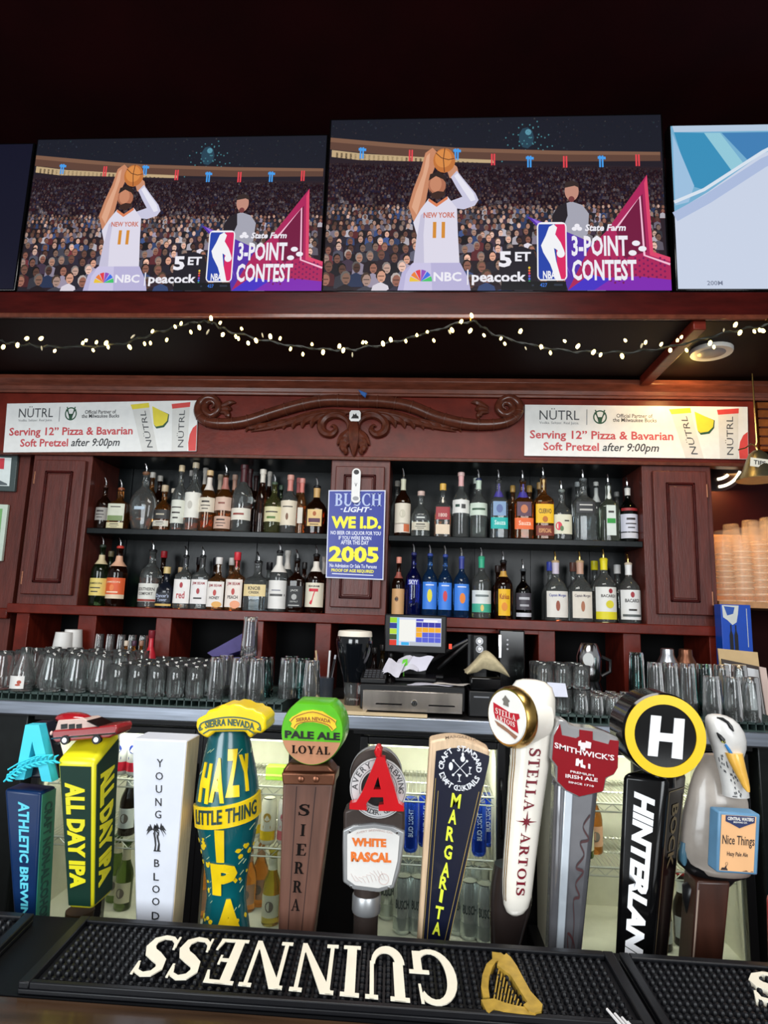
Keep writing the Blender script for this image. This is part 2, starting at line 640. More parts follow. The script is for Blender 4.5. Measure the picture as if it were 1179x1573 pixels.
m = MB().box(-3.2, 3.2, -1.5, 4.2, -0.05, 0.0)
struct(m.build('floor', P('floor_tile', (60, 48, 42), 0.5, var=0.3, scale=5)))
m = MB().box(-3.2, 3.2, -1.5, 4.2, 3.75, 3.85)
struct(m.build('ceiling', P('dark_ceiling', (34, 3, 5), 0.8, spec=0.1, var=0.3, scale=3)))
m = MB().box(-3.2, 3.2, 3.42, 3.52, 0, 3.75)
struct(m.build('wall_back', MAROON))
m = MB().box(-3.2, X(1105), 2.86, 2.95, Z_SOFFIT, 3.75)
struct(m.build('wall_above_ledge', P('dark_upper_wall', (30, 3, 5), 0.75, spec=0.1, var=0.35, scale=3)))
# ledge the televisions stand on: front lip, top and soffit
m = MB().box(-3.2, 3.2, YL, YL + 0.03, Z_SOFFIT + 0.012, Z_LEDGE).box(-3.2, 3.2, YL + 0.03, 2.86, Z_LEDGE - 0.03, Z_LEDGE)
struct(m.build('trim_1', WOODD, bevel=0.004))
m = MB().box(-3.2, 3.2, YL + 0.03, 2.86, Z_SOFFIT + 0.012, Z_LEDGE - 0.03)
struct(m.build('trim_7', P('soffit_shade', (24, 7, 5), 0.6, spec=0.2, var=0.35, scale=3)))  # shade under the ledge painted in as a near-black colour
m = MB().box(-3.2, 3.2, YL - 0.012, YL, Z_SOFFIT, Z_SOFFIT + 0.02)
struct(m.build('trim_2', CARVE, bevel=0.004))
# a short cross beam under the soffit, right
xb = at(1022, 540, 2.5).x
m = MB().box(xb - 0.012, xb + 0.035, YL + 0.01, 2.78, Z_SOFFIT - 0.03, Z_SOFFIT + 0.012)
struct(m.build('trim_3', WOOD, bevel=0.004))
# panelled wall left of the back bar and the wall that carries the right-hand cups
m = MB().box(-3.2, X(22), YB + 0.05, YB + 0.13, 0, Z_SOFFIT)
struct(m.build('wall_left', WOODV))
m = MB().box(-3.2, X(22), YB + 0.02, YB + 0.05, Z_RAIL - 0.03, Z_RAIL + 0.02)
struct(m.build('trim_4', WOOD, bevel=0.005))

bb = thing('back_bar_cabinet', 'tall dark mahogany back bar cabinet with open bottle shelves', 'cabinet', (X(550), YB, 0))
x_l0, x_l1, x_l2 = X(38), X(126), X(130)
x_p0, x_p1 = X(504), X(596)
x_r0, x_r1, x_r2 = X(988), X(996), X(1096)
ZF0, ZF1 = Z_TOP, at(590, 611, YB).z           # frieze board
ZC = Z_SOFFIT
m = MB().box(X(-8, 650), X(1160, 650), YB - 0.01, YB + 0.06, ZF0, ZF1)
m.build('frieze_board', WOOD, bb, bevel=0.003)
m = MB()
pr = [(0, 0), (0.012, 0), (0.016, 0.012), (0.02, 0.012), (0.026, 0.03), (0.05, 0.045), (0.06, 0.055), (0.06, ZC - ZF1 - 0.002), (0, ZC - ZF1 - 0.002)]
xa, xz = -3.0, X(1190, 650)
m.loft([[Vector((x, YB - 0.01 - p[0], ZF1 + p[1])) for p in pr] for x in (xa, xz)])
m.build('cornice', P('cornice_wood', (112, 58, 42), 0.24, var=0.35, scale=6, stretch=(2, 8, 8), bump=0.1), bb, bevel=0.002)
m = MB().box(X(-8, 650), X(1160, 650), YB - 0.018, YB - 0.008, ZF0 - 0.004, ZF0 + 0.014)
m.build('bead', CARVE, bb, bevel=0.003)
# side cabinets with panel doors, centre pilaster
def paneldoor(name, x0, x1, z0, z1, y, parent, mat, fr=0.055):
    d = MB().box(x0, x1, y - 0.022, y, z0, z1)
    d = d.build(name, mat, parent, bevel=0.004)
    q = MB()
    w = 0.012
    a0, a1, b0, b1 = x0 + fr, x1 - fr, z0 + fr, z1 - fr
    for (p0, p1, r0, r1) in ((a0, a0 + w, b0, b1), (a1 - w, a1, b0, b1), (a0, a1, b0, b0 + w), (a0, a1, b1 - w, b1)):
        q.box(p0, p1, y - 0.030, y - 0.020, r0, r1)
    q.build('panel_moulding', WOODD, d, bevel=0.004)
    q = MB().box(a0 + w + 0.004, a1 - w - 0.004, y - 0.0265, y - 0.02, b0 + w + 0.004, b1 - w - 0.004)
    q.build('raised_panel', mat, d, bevel=0.004)
    return d
for (a, b, s0, s1, nm) in ((x_l0, x_l2, X(46), X(123), 'left'), (x_r0, x_r2, X(1003), X(1086), 'right')):
    m = MB().box(a, b, YB, YB + 0.30, Z_RAIL, Z_TOP)
    m.build('side_cabinet', WOODV, bb, bevel=0.003)
    d = paneldoor('cabinet_door', s0, s1, Z_S2 + 0.045, Z_TOP - 0.03, YB, bb, WOODV)
    hx = s0 if nm == 'left' else s1
    for hz in (Z_S2 + 0.12, Z_TOP - 0.12):
        MB().tube([(hx, YB - 0.018, hz - 0.03), (hx, YB - 0.018, hz + 0.03)], 0.006, 8).build('hinge', BRONZE, d)
m = MB().box(x_p0, x_p1, YB, YB + 0.30, Z_RAIL, Z_TOP)
m.build('pilaster', WOODV, bb, bevel=0.003)
paneldoor('pilaster_panel', X(512), X(588), Z_S2 + 0.03, Z_TOP - 0.035, YB, bb, WOODV, 0.04)
# back panel and shelves
MB().box(x_l0, x_r2, YB + 0.265, YB + 0.285, Z_CT + 0.001, Z_RAIL - 0.001).build('niche_back', P('niche_shade', (8, 8, 9), 0.6, spec=0.1, var=0.2), bb)  # shade of the enclosed niches put into a black back
m = MB().box(x_l0, x_r2, YB + 0.27, YB + 0.29, Z_RAIL, Z_TOP)
for px in (195, 290, 395, 640, 730, 815, 905, 960):
    m.box(X(px, 820, YB + 0.27) - 0.003, X(px, 820, YB + 0.27) + 0.003, YB + 0.262, YB + 0.272, Z_S2, Z_TOP)
m.build('back_panel', BLACKPAINT, bb)
for (a, b) in ((x_l2, x_p0), (x_p1, x_r0)):
    m = MB().box(a, b, YB + 0.012, YB + 0.27, Z_S1 - 0.028, Z_S1)
    m.build('shelf', BLACKPAINT, bb, bevel=0.003)
    m = MB().box(a - 0.002, b + 0.002, YB, YB + 0.27, Z_TOP - 0.004, Z_TOP + 0.02)
    m.build('shelf_head', BLACKPAINT, bb)
m = MB().box(x_l0 - 0.03, x_p1, YB - 0.02, YB + 0.27, Z_RAIL, Z_S2)
m.build('shelf', WOOD, bb, bevel=0.004)
m = MB().box(x_p1, x_r2 + 0.01, YB - 0.02, YB + 0.27, Z_RAIL, Z_S2)
m.build('shelf', WOOD, bb, bevel=0.004)
# niches under the lower shelf: uprights and their fronts
for (p0, p1) in ((22, 42), (118, 146), (238, 262), (378, 404), (484, 508), (826, 852), (956, 983), (1088, 1110)):
    m = MB().box(X(p0, 980), X(p1, 980), YB - 0.005, YB + 0.27, Z_CT, Z_RAIL)
    m.build('niche_upright', WOOD, bb, bevel=0.003)
m = MB().box(X(680, 980), X(830, 980), YB - 0.004, YB + 0.02, Z_RAIL - 0.02, Z_RAIL)
m.build('niche_rail', WOOD, bb, bevel=0.003)

# carved scroll ornament on the frieze
cv = thing('carved_scroll', 'carved dark wood scroll with acanthus leaves above the centre pilaster', 'carving', (X(548, 660), YB - 0.012, ZF0 + 0.1))
kx = lambda x, y, d=0.0: at(300 + x / 2.358, 600 + y / 2.354, YB - 0.012 - d)
def spline(pts, n=8):
    out = []
    for i in range(len(pts) - 1):
        p0, p1, p2, p3 = pts[max(i - 1, 0)], pts[i], pts[i + 1], pts[min(i + 2, len(pts) - 1)]
        for k in range(n):
            t = k / n
            out.append(tuple(0.5 * (2 * p1[j] + (p2[j] - p0[j]) * t + (2 * p0[j] - 5 * p1[j] + 4 * p2[j] - p3[j]) * t * t + (3 * p1[j] - p0[j] - 3 * p2[j] + p3[j]) * t ** 3) for j in range(len(p1))))
    out.append(tuple(pts[-1]))
    return out
px_ = ppx(YB, 550, 650) / 2.356
full = [(58, 62, 5), (70, 50, 8), (58, 38, 10), (38, 46, 12), (34, 70, 14), (58, 90, 15), (84, 66, 14), (74, 34, 13), (44, 26, 14), (16, 46, 15), (12, 82, 17), (40, 112, 19), (110, 120, 21), (190, 110, 22), (290, 78, 22), (390, 50, 22), (480, 36, 22), (590, 38, 22), (690, 42, 22), (780, 58, 22), (870, 94, 22), (960, 118, 22), (1050, 124, 20), (1120, 116, 19), (1165, 90, 17), (1172, 50, 15), (1140, 26, 14), (1106, 38, 13), (1098, 68, 14), (1124, 88, 15), (1150, 70, 14), (1140, 48, 12), (1120, 44, 10), (1112, 58, 7), (1124, 66, 5)]
sp_ = spline(full, 6)
MB().tube([kx(p[0], p[1], p[2] * px_ * 0.5) for p in sp_], [p[2] * px_ for p in sp_], 10).build('scroll_rope', CARVE, cv)
for p, q in list(zip(sp_, sp_[1:]))[62:150:4]:
    c, d = kx(p[0], p[1], p[2] * px_ * 0.5), kx(q[0], q[1], q[2] * px_ * 0.5)
    c2 = c + (d - c).normalized() * 0.005
    MB().tube([c, c2], [p[2] * px_ * 1.07] * 2, 10).build('rope_band', P('rope_band_wood', (96, 52, 38), 0.3), cv)
def leaf(mb, pts, w, d=0.006):
    s = spline([(x, y, 0) for x, y in pts], 5)
    n = len(s) - 1
    mb.tube([kx(p[0], p[1], d) for p in s], [max(0.08, math.sin(math.pi * (0.12 + 0.86 * i / n))) * w * 1.45 * px_ for i in range(n + 1)], 8)
for sgn in (1, -1):
    c = 572
    fx = lambda pts: [(c + (x - c) * sgn, y) for x, y in pts]
    lf = MB()
    for k in range(9):
        x0 = 470 - k * 34
        leaf(lf, fx([(545 - k * 36, 88 + k * 4), (500 - k * 36, 84 + k * 6), (x0 - 8, 104 + k * 4), (x0 - 16, 132 + k * 2.2)]), 13 - k * 0.75)
    leaf(lf, fx([(560, 78), (480, 80), (400, 96), (310, 124), (200, 148)]), 12)
    lf.build('leaf_spray', CARVE, cv)
    lf = MB()
    leaf(lf, fx([(556, 150), (552, 112), (520, 90), (480, 92), (456, 118), (462, 148), (490, 158), (508, 142), (500, 126), (488, 130)]), 11, 0.01)
    for k in range(4):
        leaf(lf, fx([(560, 140 + k * 14), (545 - k * 3, 160 + k * 14), (528 + k * 5, 176 + k * 15), (512 + k * 9, 196 + k * 12)]), 12 - k, 0.012)
    lf.build('leaf_volute', CARVE, cv)
    lf = MB()
    for k in range(3):
        leaf(lf, fx([(84, 62 + k * 8), (110, 50 + k * 14), (130 - k * 6, 42 + k * 26), (146 - k * 16, 44 + k * 28)]), 8)
    lf.build('side_tendril', CARVE, cv)
lf = MB()
leaf(lf, [(572, 90), (574, 140), (574, 190), (573, 238)], 17, 0.014)
lf.build('centre_stem', CARVE, cv)
# white round badge and the blue clip on the cornice
bd = thing('wall_badge', 'small white badge with a black figure pinned on the carving', 'badge', kx(578, 92, 0.04))
f = FR(kx(578, 92, 0.036), (1, 0, 0), (0, 0, 1))
r = 20 * px_
MB().art(polys([[(r * x, r * y) for x, y in ((-0.7, -1), (0.7, -1), (1, -0.6), (1, 0.6), (0.7, 1), (-0.7, 1), (-1, 0.6), (-1, -0.6))]]), f, 0, 0.004).build('badge_plate', WHITE, bd)
MB().art(polys([[(r * x, r * y) for x, y in ((-0.7, -0.5), (0.7, -0.5), (0.6, -0.1), (0.3, 0.1), (0.2, 0.5), (-0.05, 0.15), (-0.3, 0.4), (-0.4, 0))]]), f, 0, 0.001, 0.004).build('badge_figure', BLACK, bd)
m = MB()
c = at(556, 606, YB - 0.07)
m.loft([[c + Vector((x * s, -0.004 - y * 0.004, z * s)) for x, z in ((-0.02, 0.022), (0.024, 0.004), (0.016, -0.02), (-0.004, -0.004))] for y, s in ((0, 0.8), (1, 1), (2, 0.8))])
tag(m.build('plastic_clip', PAINT((40, 96, 170)), None, c), 'small blue plastic clip on the cornice above the carved scroll', 'clip')

# ------------------------------------------------------------------ long paper signs on the frieze
def nsign(name, px, label):
    q = [at(*p, YB - 0.022) for p in px]
    root = thing(name, label, 'sign', (q[3] + q[2]) / 2)
    f = QM(*q)
    q2 = [p + Vector((0, 0.008, 0)) for p in q]
    MB().hexa([q[3], q[2], q[1], q[0]], [q2[3], q2[2], q2[1], q2[0]]).build('sign_board', PAINT((232, 233, 231), 0.35), root)
    U = lambda x, y: ((x - 445) / 673.0, 1 - (y - 320) / 156.0)
    B = lambda g, x0, y0, x1, y1, rot=0: fit(g, U(x0, 0)[0], U(x1, 0)[0], U(0, y1)[1], U(0, y0)[1], rot)
    ink = [PAINT((70, 72, 76)), PAINT((196, 72, 78)), PAINT((40, 84, 60)), PAINT((40, 42, 48)), PAINT((226, 210, 60)), PAINT((214, 214, 210)), PAINT((212, 70, 66)), PAINT((110, 112, 116))]
    L = 0.0006
    m = MB()
    m.art(B(txt('NÜTRL'), 490, 330, 612, 366), f, 0, 0, L)
    m.art(B(txt('Vodka. Seltzer. Real Juice.'), 490, 371, 611, 381), f, 7, 0, L)
    m.art(polys([[U(634, 333), U(634, 380), U(636, 380), U(636, 333)]]), f, 7, 0, L)
    m.art(B(txt('Official Partner of', 0.01), 725, 345, 834, 357), f, 3, 0, L)
    m.art(B(txt('the Milwaukee Bucks', 0.01), 714, 358, 846, 370), f, 3, 0, L)
    m.art(B(txt('Serving 12” Pizza & Bavarian', 0.022), 461, 398, 896, 431), f, 1, 0, L)
    m.art(B(txt('Soft Pretzel', 0.022), 503, 434, 672, 459), f, 1, 0, L)
    m.art(B(txt('after 9:00pm', 0.012, 0.25), 683, 434, 853, 466), f, 3, 0, L)
    m.build('sign_lettering', ink, root)
    m = MB()
    av, af = annulus(0, 0, 17, 21, 24)
    m.art(([U(675 + x, 356 + y) for x, y in av], af), f, 2, 0, L)
    for sg in (1, -1):
        m.art(polys(stroke([U(675 + sg * 5, 362), U(675 + sg * 10, 350), U(675 + sg * 14, 334)], 0.006)), f, 2, 0, L)
        m.art(polys(stroke([U(675 + sg * 9, 352), U(675 + sg * 17, 342)], 0.005)), f, 2, 0, L)
    m.art(polys([[U(667, 356), U(683, 356), U(680, 372), U(675, 377), U(670, 372)]]), f, 2, 0, L)
    m.build('deer_emblem', ink, root)
    for (a, b, top) in ((888, 960, 4), (1030, 1092, 6)):
        m = MB()
        sk = 40 if a < 1000 else 0
        P4 = lambda x, y: U(a + x + sk * (y - 335) / 140.0 if sk else a + x, y)
        w = 60
        m.art(polys([[P4(0, 340), P4(w, 340), P4(w - 2, 476), P4(4, 476)]]), f, 5, 0, L * 0.6)
        m.art(polys([[P4(-3, 330), P4(w + 2, 325), P4(w + 1, 340), P4(0, 345)]]), f, top, 0, L)
        q0, q1 = P4(18, 466), P4(46, 350)
        g = fit(txt('NÜTRL'), 0, 1, 0, 1, 90)
        m.art(([((P4(20, 464)[0] * (1 - v) + P4(20, 350)[0] * v) + u * 0.036, P4(0, 464)[1] * (1 - v) + P4(0, 350)[1] * v) for u, v in g[0]], g[1]), f, 0, 0, L * 1.6)
        m.build('can_picture', ink, root)
    m = MB()
    m.art(polys([[U(962, 338), U(1020, 362), U(1018, 385), U(1004, 402), U(978, 406), U(970, 396)]]), f, 2, 0, L * 1.2)
    m.art(polys([[U(960, 336), U(1017, 362), U(1014, 382), U(1000, 396), U(976, 400), U(968, 392)]]), f, 4, 0, L * 1.8)
    m.build('fruit_picture', ink, root)
    m = MB()
    m.art(polys([[U(1117, 395), U(1104, 405), U(1094, 425), U(1090, 450), U(1092, 475), U(1117, 475)]]), f, 6, 0, L * 1.2)
    m.build('fruit_picture', ink, root)
    return root
nsign('paper_sign', [(11, 620), (304, 615), (301, 693), (5, 695)], 'long white pizza and pretzel sign left of the carved scroll')
nsign('paper_sign', [(806, 621.6), (1147.6, 625), (1149, 705.5), (805, 700)], 'long white pizza and pretzel sign right of the carved scroll')

# ------------------------------------------------------------------ age sign with the bottle opener over it
q = [at(504.5, 753, YB - 0.034), at(592, 753, YB - 0.034), at(588.5, 891, YB - 0.034), at(500, 887.5, YB - 0.034)]
root = thing('age_sign', 'blue and yellow age limit sign on the centre pilaster', 'sign', (q[2] + q[3]) / 2)
f = QM(*q)
q2 = [p + Vector((0, 0.004, 0)) for p in q]
MB().hexa([q[3], q[2], q[1], q[0]], [q2[3], q2[2], q2[1], q2[0]]).build('sign_border', PAINT((214, 218, 236)), root)
MB().art(polys([rect(0.018, 0.012, 0.982, 0.988)]), f, 0, 0.0006).build('sign_face', PAINT((44, 58, 150), 0.3), root)
U = lambda x, y: ((x - 75) / 540.0, 1 - (y - 320) / 830.0)
B = lambda g, x0, y0, x1, y1, rot=0: fit(g, (x0 - 75) / 540.0, (x1 - 75) / 540.0, 1 - (y1 - 320) / 830.0, 1 - (y0 - 320) / 830.0, rot)
m = MB()
for g, b, mi in ((serif('BUSCH'), (138, 350, 578, 475), 0), (txt('LIGHT', 0.03, 0.25), (222, 480, 468, 530), 1), (txt('WE I.D.', 0.05), (112, 570, 582, 685), 2),
                 (txt('NO BEER OR LIQUOR FOR YOU', 0.02), (108, 708, 580, 750), 1), (txt('IF YOU WERE BORN', 0.02), (185, 755, 492, 790), 1), (txt('AFTER THIS DAY', 0.02), (208, 795, 470, 835), 1),
                 (txt('2005', 0.045), (98, 850, 566, 1000), 2), (txt('No Admission Or Sale To Persons', 0.02), (108, 1015, 550, 1050), 1), (txt('PROOF OF AGE REQUIRED', 0.03), (126, 1062, 524, 1096), 2)):
    m.art(B(g, *b), f, mi, 0, 0.0012)
m.art(polys([[U(133, 1105), U(520, 1108), U(520, 1116), U(133, 1113)]]), f, 1, 0, 0.0012)
m.art(polys([[U(196, 497), U(216, 497), U(214, 505), U(194, 505)], [U(470, 497), U(490, 497), U(488, 505), U(468, 505)]]), f, 1, 0, 0.0012)
m.build('sign_lettering', [PAINT((176, 190, 226)), PAINT((226, 230, 246)), PAINT((246, 236, 40))], root)
root = thing('bottle_opener', 'flat white bottle opener hanging over the age sign', 'bottle opener', at(547, 770, YB - 0.045))
f = FR(at(546.5, 745, YB - 0.043), (1, 0, 0), (at(547, 730, YB) - at(546, 760, YB)))
u = ppx(YB)
out = arcpts(0, 19 * u, 6.8 * u, 7 * u, 0, 180, 10) + [(-6.4 * u, -17 * u)] + arcpts(0.5 * u, -22 * u, 7 * u, 6 * u, 180, 360, 10) + [(6.4 * u, -17 * u)]
MB().art(polys([out]), f, 0, 0.003).build('opener_blade', PAINT((232, 232, 230), 0.3), root, bevel=0.0006)
MB().art(polys([ell(0, 20 * u, 4.2 * u, 3.8 * u)]), f, 0, 0.0008, 0.003).build('finger_hole', BLACK, root)
MB().art(polys([ell(0.5 * u, -21 * u, 4.6 * u, 3.2 * u)]), f, 0, 0.0008, 0.003).build('cap_slot', PAINT((150, 152, 156)), root)
MB().art(polys([[(-2 * u, 3 * u), (0, -3 * u), (2 * u, 3 * u), (1.2 * u, 3 * u), (0, -0.6 * u), (-1.2 * u, 3 * u)]]), f, 0, 0.0005, 0.003).build('printed_mark', BLACK, root)

# ------------------------------------------------------------------ pictures on the left wall
def picture(name, pts, label, fcol, pcol, accents):
    q = [at(*p, YB + 0.03) for p in pts]
    root = thing(name, label, 'picture', (q[2] + q[3]) / 2)
    q2 = [p + Vector((0, 0.018, 0)) for p in q]
    MB().hexa([q[3], q[2], q[1], q[0]], [q2[3], q2[2], q2[1], q2[0]]).build('picture_frame', PAINT(fcol, 0.3), root, bevel=0.003)
    f = QM(*q)
    m = MB()
    m.art(polys([rect(0.03, 0.14, 0.9, 0.92)]), f, 0, 0, 0.001)
    for i, (r_, c) in enumerate(accents):
        m.art(polys([r_]), f, i + 1, 0, 0.0015)
    m.build('print', [PAINT(pcol)] + [PAINT(c) for r_, c in accents], root)
picture('framed_picture', [(-60, 697), (27, 699), (22, 755), (-60, 752)], 'grey framed print high on the wall beside the left cabinet', (72, 84, 84), (222, 232, 230), [(rect(0.5, 0.6, 0.78, 0.9), (200, 60, 70)), ([(0.4, 0.16), (0.7, 0.3), (0.86, 0.2), (0.86, 0.16)], (90, 100, 104))])
picture('framed_picture', [(-60, 772), (12, 775), (2, 862), (-60, 858)], 'green print in a pale frame low on the wall beside the left cabinet', (200, 214, 200), (120, 176, 110), [(rect(0.2, 0.3, 0.6, 0.7), (150, 200, 130))])

# ------------------------------------------------------------------ televisions
SCR = SCREEN('television_screen', 1.0)
def scr_art():
    """the basketball broadcast, drawn in pixels of the photograph's larger screen"""
    rnd = random.Random(5)
    m = MB()
    W, H = 517.0, 265.0
    fn = lambda u, v, d=0.0: Vector((u, -d, v))
    lay = [0]
    def poly(lst, rgb, step=True):
        if step:
            lay[0] += 1
        m.art(polys([[((x - 502) / W, 1 - (y - 181) / H) for x, y in p] for p in lst]), fn, 0, 0, 0.0002 + lay[0] * 0.0000012, lin(rgb))
    def text(g, x0, y0, x1, y1, rgb):
        lay[0] += 1
        g = fit(g, (x0 - 502) / W, (x1 - 502) / W, 1 - (y1 - 181) / H, 1 - (y0 - 181) / H)
        m.art(g, fn, 0, 0, 0.0002 + lay[0] * 0.0000012, lin(rgb))
    def cr(p):
        return [(580 + x / 1.968, 160 + y / 1.967) for x, y in p]
    poly([[(502, 181), (1019, 181), (1019, 446), (502, 446)]], (30, 22, 34))
    poly([[(502, 181), (1019, 181), (1019, 240), (502, 218)]], (20, 22, 36))
    clip = lambda x, y: (min(1019, max(502, x)), min(446, max(181, y)))
    for i in range(420):
        x, y = rnd.uniform(504, 1017), rnd.uniform(183, 234)
        s = rnd.uniform(0.5, 1.3)
        b = rnd.uniform(0.25, 1) ** 2
        c = rnd.choice([(70, 78, 100), (90, 70, 70), (60, 90, 96), (100, 96, 90)])
        poly([[clip(x - s, y - s), clip(x + s, y - s), clip(x + s, y + s), clip(x - s, y + s)]], [v * b for v in c], False)
    poly([ell(812, 214, 12, 17, 9)], (36, 66, 84)); poly([ell(815, 205, 5, 5, 8)], (90, 150, 170))
    for i in range(40):
        poly([ell(rnd.gauss(812, 16), rnd.gauss(215, 14), 1.3, 1.3, 5)], (70, 130, 140), False)
    poly([[(502, 211), (600, 222), (700, 231), (860, 238), (1016, 242), (1016, 253), (860, 252), (700, 247), (600, 239), (502, 228)]], (96, 66, 54))
    poly([[(502, 209), (600, 219), (700, 228), (860, 235), (1016, 239), (1016, 244), (860, 241), (700, 234), (600, 226), (502, 216)]], (128, 92, 72))
    poly([[(505, 229), (560, 236), (660, 243), (760, 248), (762, 254), (660, 252), (560, 247), (505, 240)]], (196, 170, 130))
    for i in range(34):
        x = 512 + i * 7.4
        y = 231 + i * 0.62
        poly([[(x, y + 2), (x + 3.2, y + 2.4), (x + 3.2, y + 13), (x, y + 13)]], (36, 26, 28), False)
    poly([[(502, 244), (1017, 262), (1017, 446), (502, 446)]], (38, 24, 34))
    y = 251.0
    while y < 446:
        t = (y - 251) / 195.0
        s = 1.6 + 11.0 * t ** 1.8
        x = 503 + rnd.uniform(0, s)
        while x < 1017:
            yy = y + rnd.uniform(-0.5, 0.5) * s + (0.028 * (x - 502) if y < 320 else 0)
            k = 0.55 + 0.55 * min(1, t * 1.6)
            k *= rnd.uniform(0.55, 1.15)
            skin = rnd.choice([(206, 160, 140), (190, 140, 118), (150, 100, 84), (220, 180, 164), (120, 78, 66)])
            top = rnd.choice([(40, 36, 52), (58, 44, 60), (30, 26, 36), (150, 140, 160), (60, 80, 130), (96, 40, 46), (84, 84, 100), (44, 30, 40), (196, 190, 200)])
            hair = rnd.choice([(26, 18, 20), (46, 32, 28), (90, 70, 56), (150, 140, 136)])
            n = 9 if s > 4 else 6
            poly([[clip(x - 1.25 * s, yy + 3.0 * s), clip(x - 1.05 * s, yy + 1.2 * s), clip(x, yy + 0.7 * s), clip(x + 1.05 * s, yy + 1.2 * s), clip(x + 1.25 * s, yy + 3.0 * s)]], [min(255, v * k) for v in top], s > 3)
            poly([[clip(*p) for p in ell(x, yy - 0.25 * s, 0.72 * s, 0.85 * s, n)]], [v * k for v in hair], s > 3)
            poly([[clip(*p) for p in ell(x + 0.1 * s, yy, 0.6 * s, 0.8 * s, n)]], [min(255, v * k) for v in skin], s > 3)
            if s > 5:
                poly([[(x - 0.35 * s, yy - 0.15 * s), (x + 0.5 * s, yy - 0.15 * s), (x + 0.5 * s, yy - 0.02 * s), (x - 0.35 * s, yy - 0.02 * s)], [(x - 0.15 * s, yy + 0.4 * s), (x + 0.35 * s, yy + 0.4 * s), (x + 0.3 * s, yy + 0.5 * s), (x - 0.1 * s, yy + 0.5 * s)]], [v * k * 0.5 for v in skin])
            x += s * rnd.uniform(2.0, 2.9)
        y += s * 1.9
    for (x, y, c) in ((553, 236, 0), (631, 241, 1), (760, 249, 1), (816, 253, 0), (871, 254, 1), (926, 254, 0), (981, 253, 1), (703, 240, 0)):
        col = ((70, 160, 240), (232, 70, 80))[c]
        poly([[(x - 5, y - 9), (x + 7, y - 8), (x + 7, y - 4), (x - 5, y - 5)]] if c == 0 else [], col)
        poly([[(x - 3, y - 10), (x - 0.5, y - 10), (x - 0.5, y + 8), (x - 3, y + 8)], [(x + 1, y - 10), (x + 3.5, y - 10), (x + 3.5, y + 8), (x + 1, y + 8)]], col)
    # the referee
    poly([cr([(545, 420), (535, 345), (560, 312), (590, 303), (622, 314), (641, 340), (636, 400), (600, 425)])], (168, 168, 182))
    poly([cr([(530, 400), (532, 345), (548, 318), (575, 305), (578, 345), (562, 385), (560, 400)])], (34, 26, 34))
    poly([cr(ell(591, 272, 21, 29))], (196, 142, 124)); poly([cr([(570, 262), (572, 246), (592, 240), (612, 248), (613, 262), (600, 256)])], (50, 36, 34))
    poly([cr(ell(590, 296, 9, 9))], (120, 60, 60))
    # the player
    poly([cr([(98, 312), (112, 260), (132, 205), (146, 150), (168, 134), (184, 150), (176, 195), (160, 240), (152, 292), (136, 348), (116, 362)])], (204, 138, 104))
    poly([cr([(108, 316), (120, 270), (140, 215), (150, 160), (160, 150), (158, 190), (146, 240), (136, 292), (124, 340)])], (226, 170, 138))
    poly([cr([(212, 200), (228, 180), (245, 195), (250, 215), (236, 232), (222, 228)])], (206, 146, 114))
    poly([cr([(226, 226), (244, 206), (268, 236), (302, 276), (311, 296), (300, 313), (266, 324), (240, 320), (222, 300), (262, 286), (244, 258)])], (206, 204, 228))
    poly([cr([(236, 222), (246, 214), (296, 276), (302, 296), (288, 300), (262, 262)])], (236, 234, 246))
    poly([cr(ell(184, 250, 27, 34))], (178, 112, 84)); poly([cr(ell(180, 246, 18, 24))], (204, 138, 106))
    poly([cr([(158, 236), (162, 216), (186, 208), (208, 220), (212, 244), (202, 232), (180, 222)])], (44, 30, 28))
    poly([cr([(160, 262), (170, 274), (186, 268), (204, 270), (212, 256), (208, 280), (190, 294), (170, 288)])], (60, 36, 30))
    poly([cr(ell(205, 174, 34, 38))], (196, 116, 56)); poly([cr(ell(202, 168, 26, 28))], (222, 142, 72)); poly([cr(stroke([(178, 150), (196, 166), (218, 172), (236, 168)], 2.5)[i]) for i in range(3)], (90, 50, 30)); poly([cr(q) for q in stroke([(206, 136), (202, 170), (206, 210)], 2.5)], (90, 50, 30))
    poly([cr([(114, 362), (136, 322), (160, 290), (184, 306), (216, 284), (246, 320), (250, 400), (256, 482), (118, 482), (126, 400)])], (226, 222, 238))
    poly([cr([(118, 482), (122, 440), (136, 340), (150, 330), (146, 400), (150, 482)])], (202, 198, 222))
    poly([cr([(160, 290), (184, 306), (216, 284), (218, 292), (184, 316), (158, 298)])], (222, 130, 90))
    text(txt('NEW YORK', 0.03), *[580 + 145 / 1.968, 160 + 332 / 1.967, 580 + 240 / 1.968, 160 + 349 / 1.967], (206, 120, 104))
    text(txt('11', 0.05), *[580 + 174 / 1.968, 160 + 361 / 1.967, 580 + 211 / 1.968, 160 + 409 / 1.967], (216, 142, 50))
    poly([cr([(116, 482), (258, 482), (284, 530), (290, 562), (72, 562), (84, 510)])], (188, 182, 220)); poly([cr([(116, 482), (170, 482), (176, 562), (90, 562), (96, 515)])], (206, 200, 232))
    # the graphic with the star
    poly([cr([(455, 345), (540, 378), (660, 430), (640, 562), (575, 562), (540, 430)])], (84, 48, 170))
    poly([cr([(470, 352), (530, 378), (552, 440), (585, 520), (560, 470), (520, 400)])], (150, 110, 220))
    poly([cr([(690, 392), (815, 225), (825, 452), (873, 468), (873, 562), (575, 562), (640, 440)])], (176, 34, 92))
    poly([cr([(718, 386), (800, 282), (806, 452), (740, 470)])], (116, 18, 62))
    poly([cr([(815, 225), (825, 452), (873, 468), (873, 480), (815, 462), (806, 250)])], (226, 70, 110))
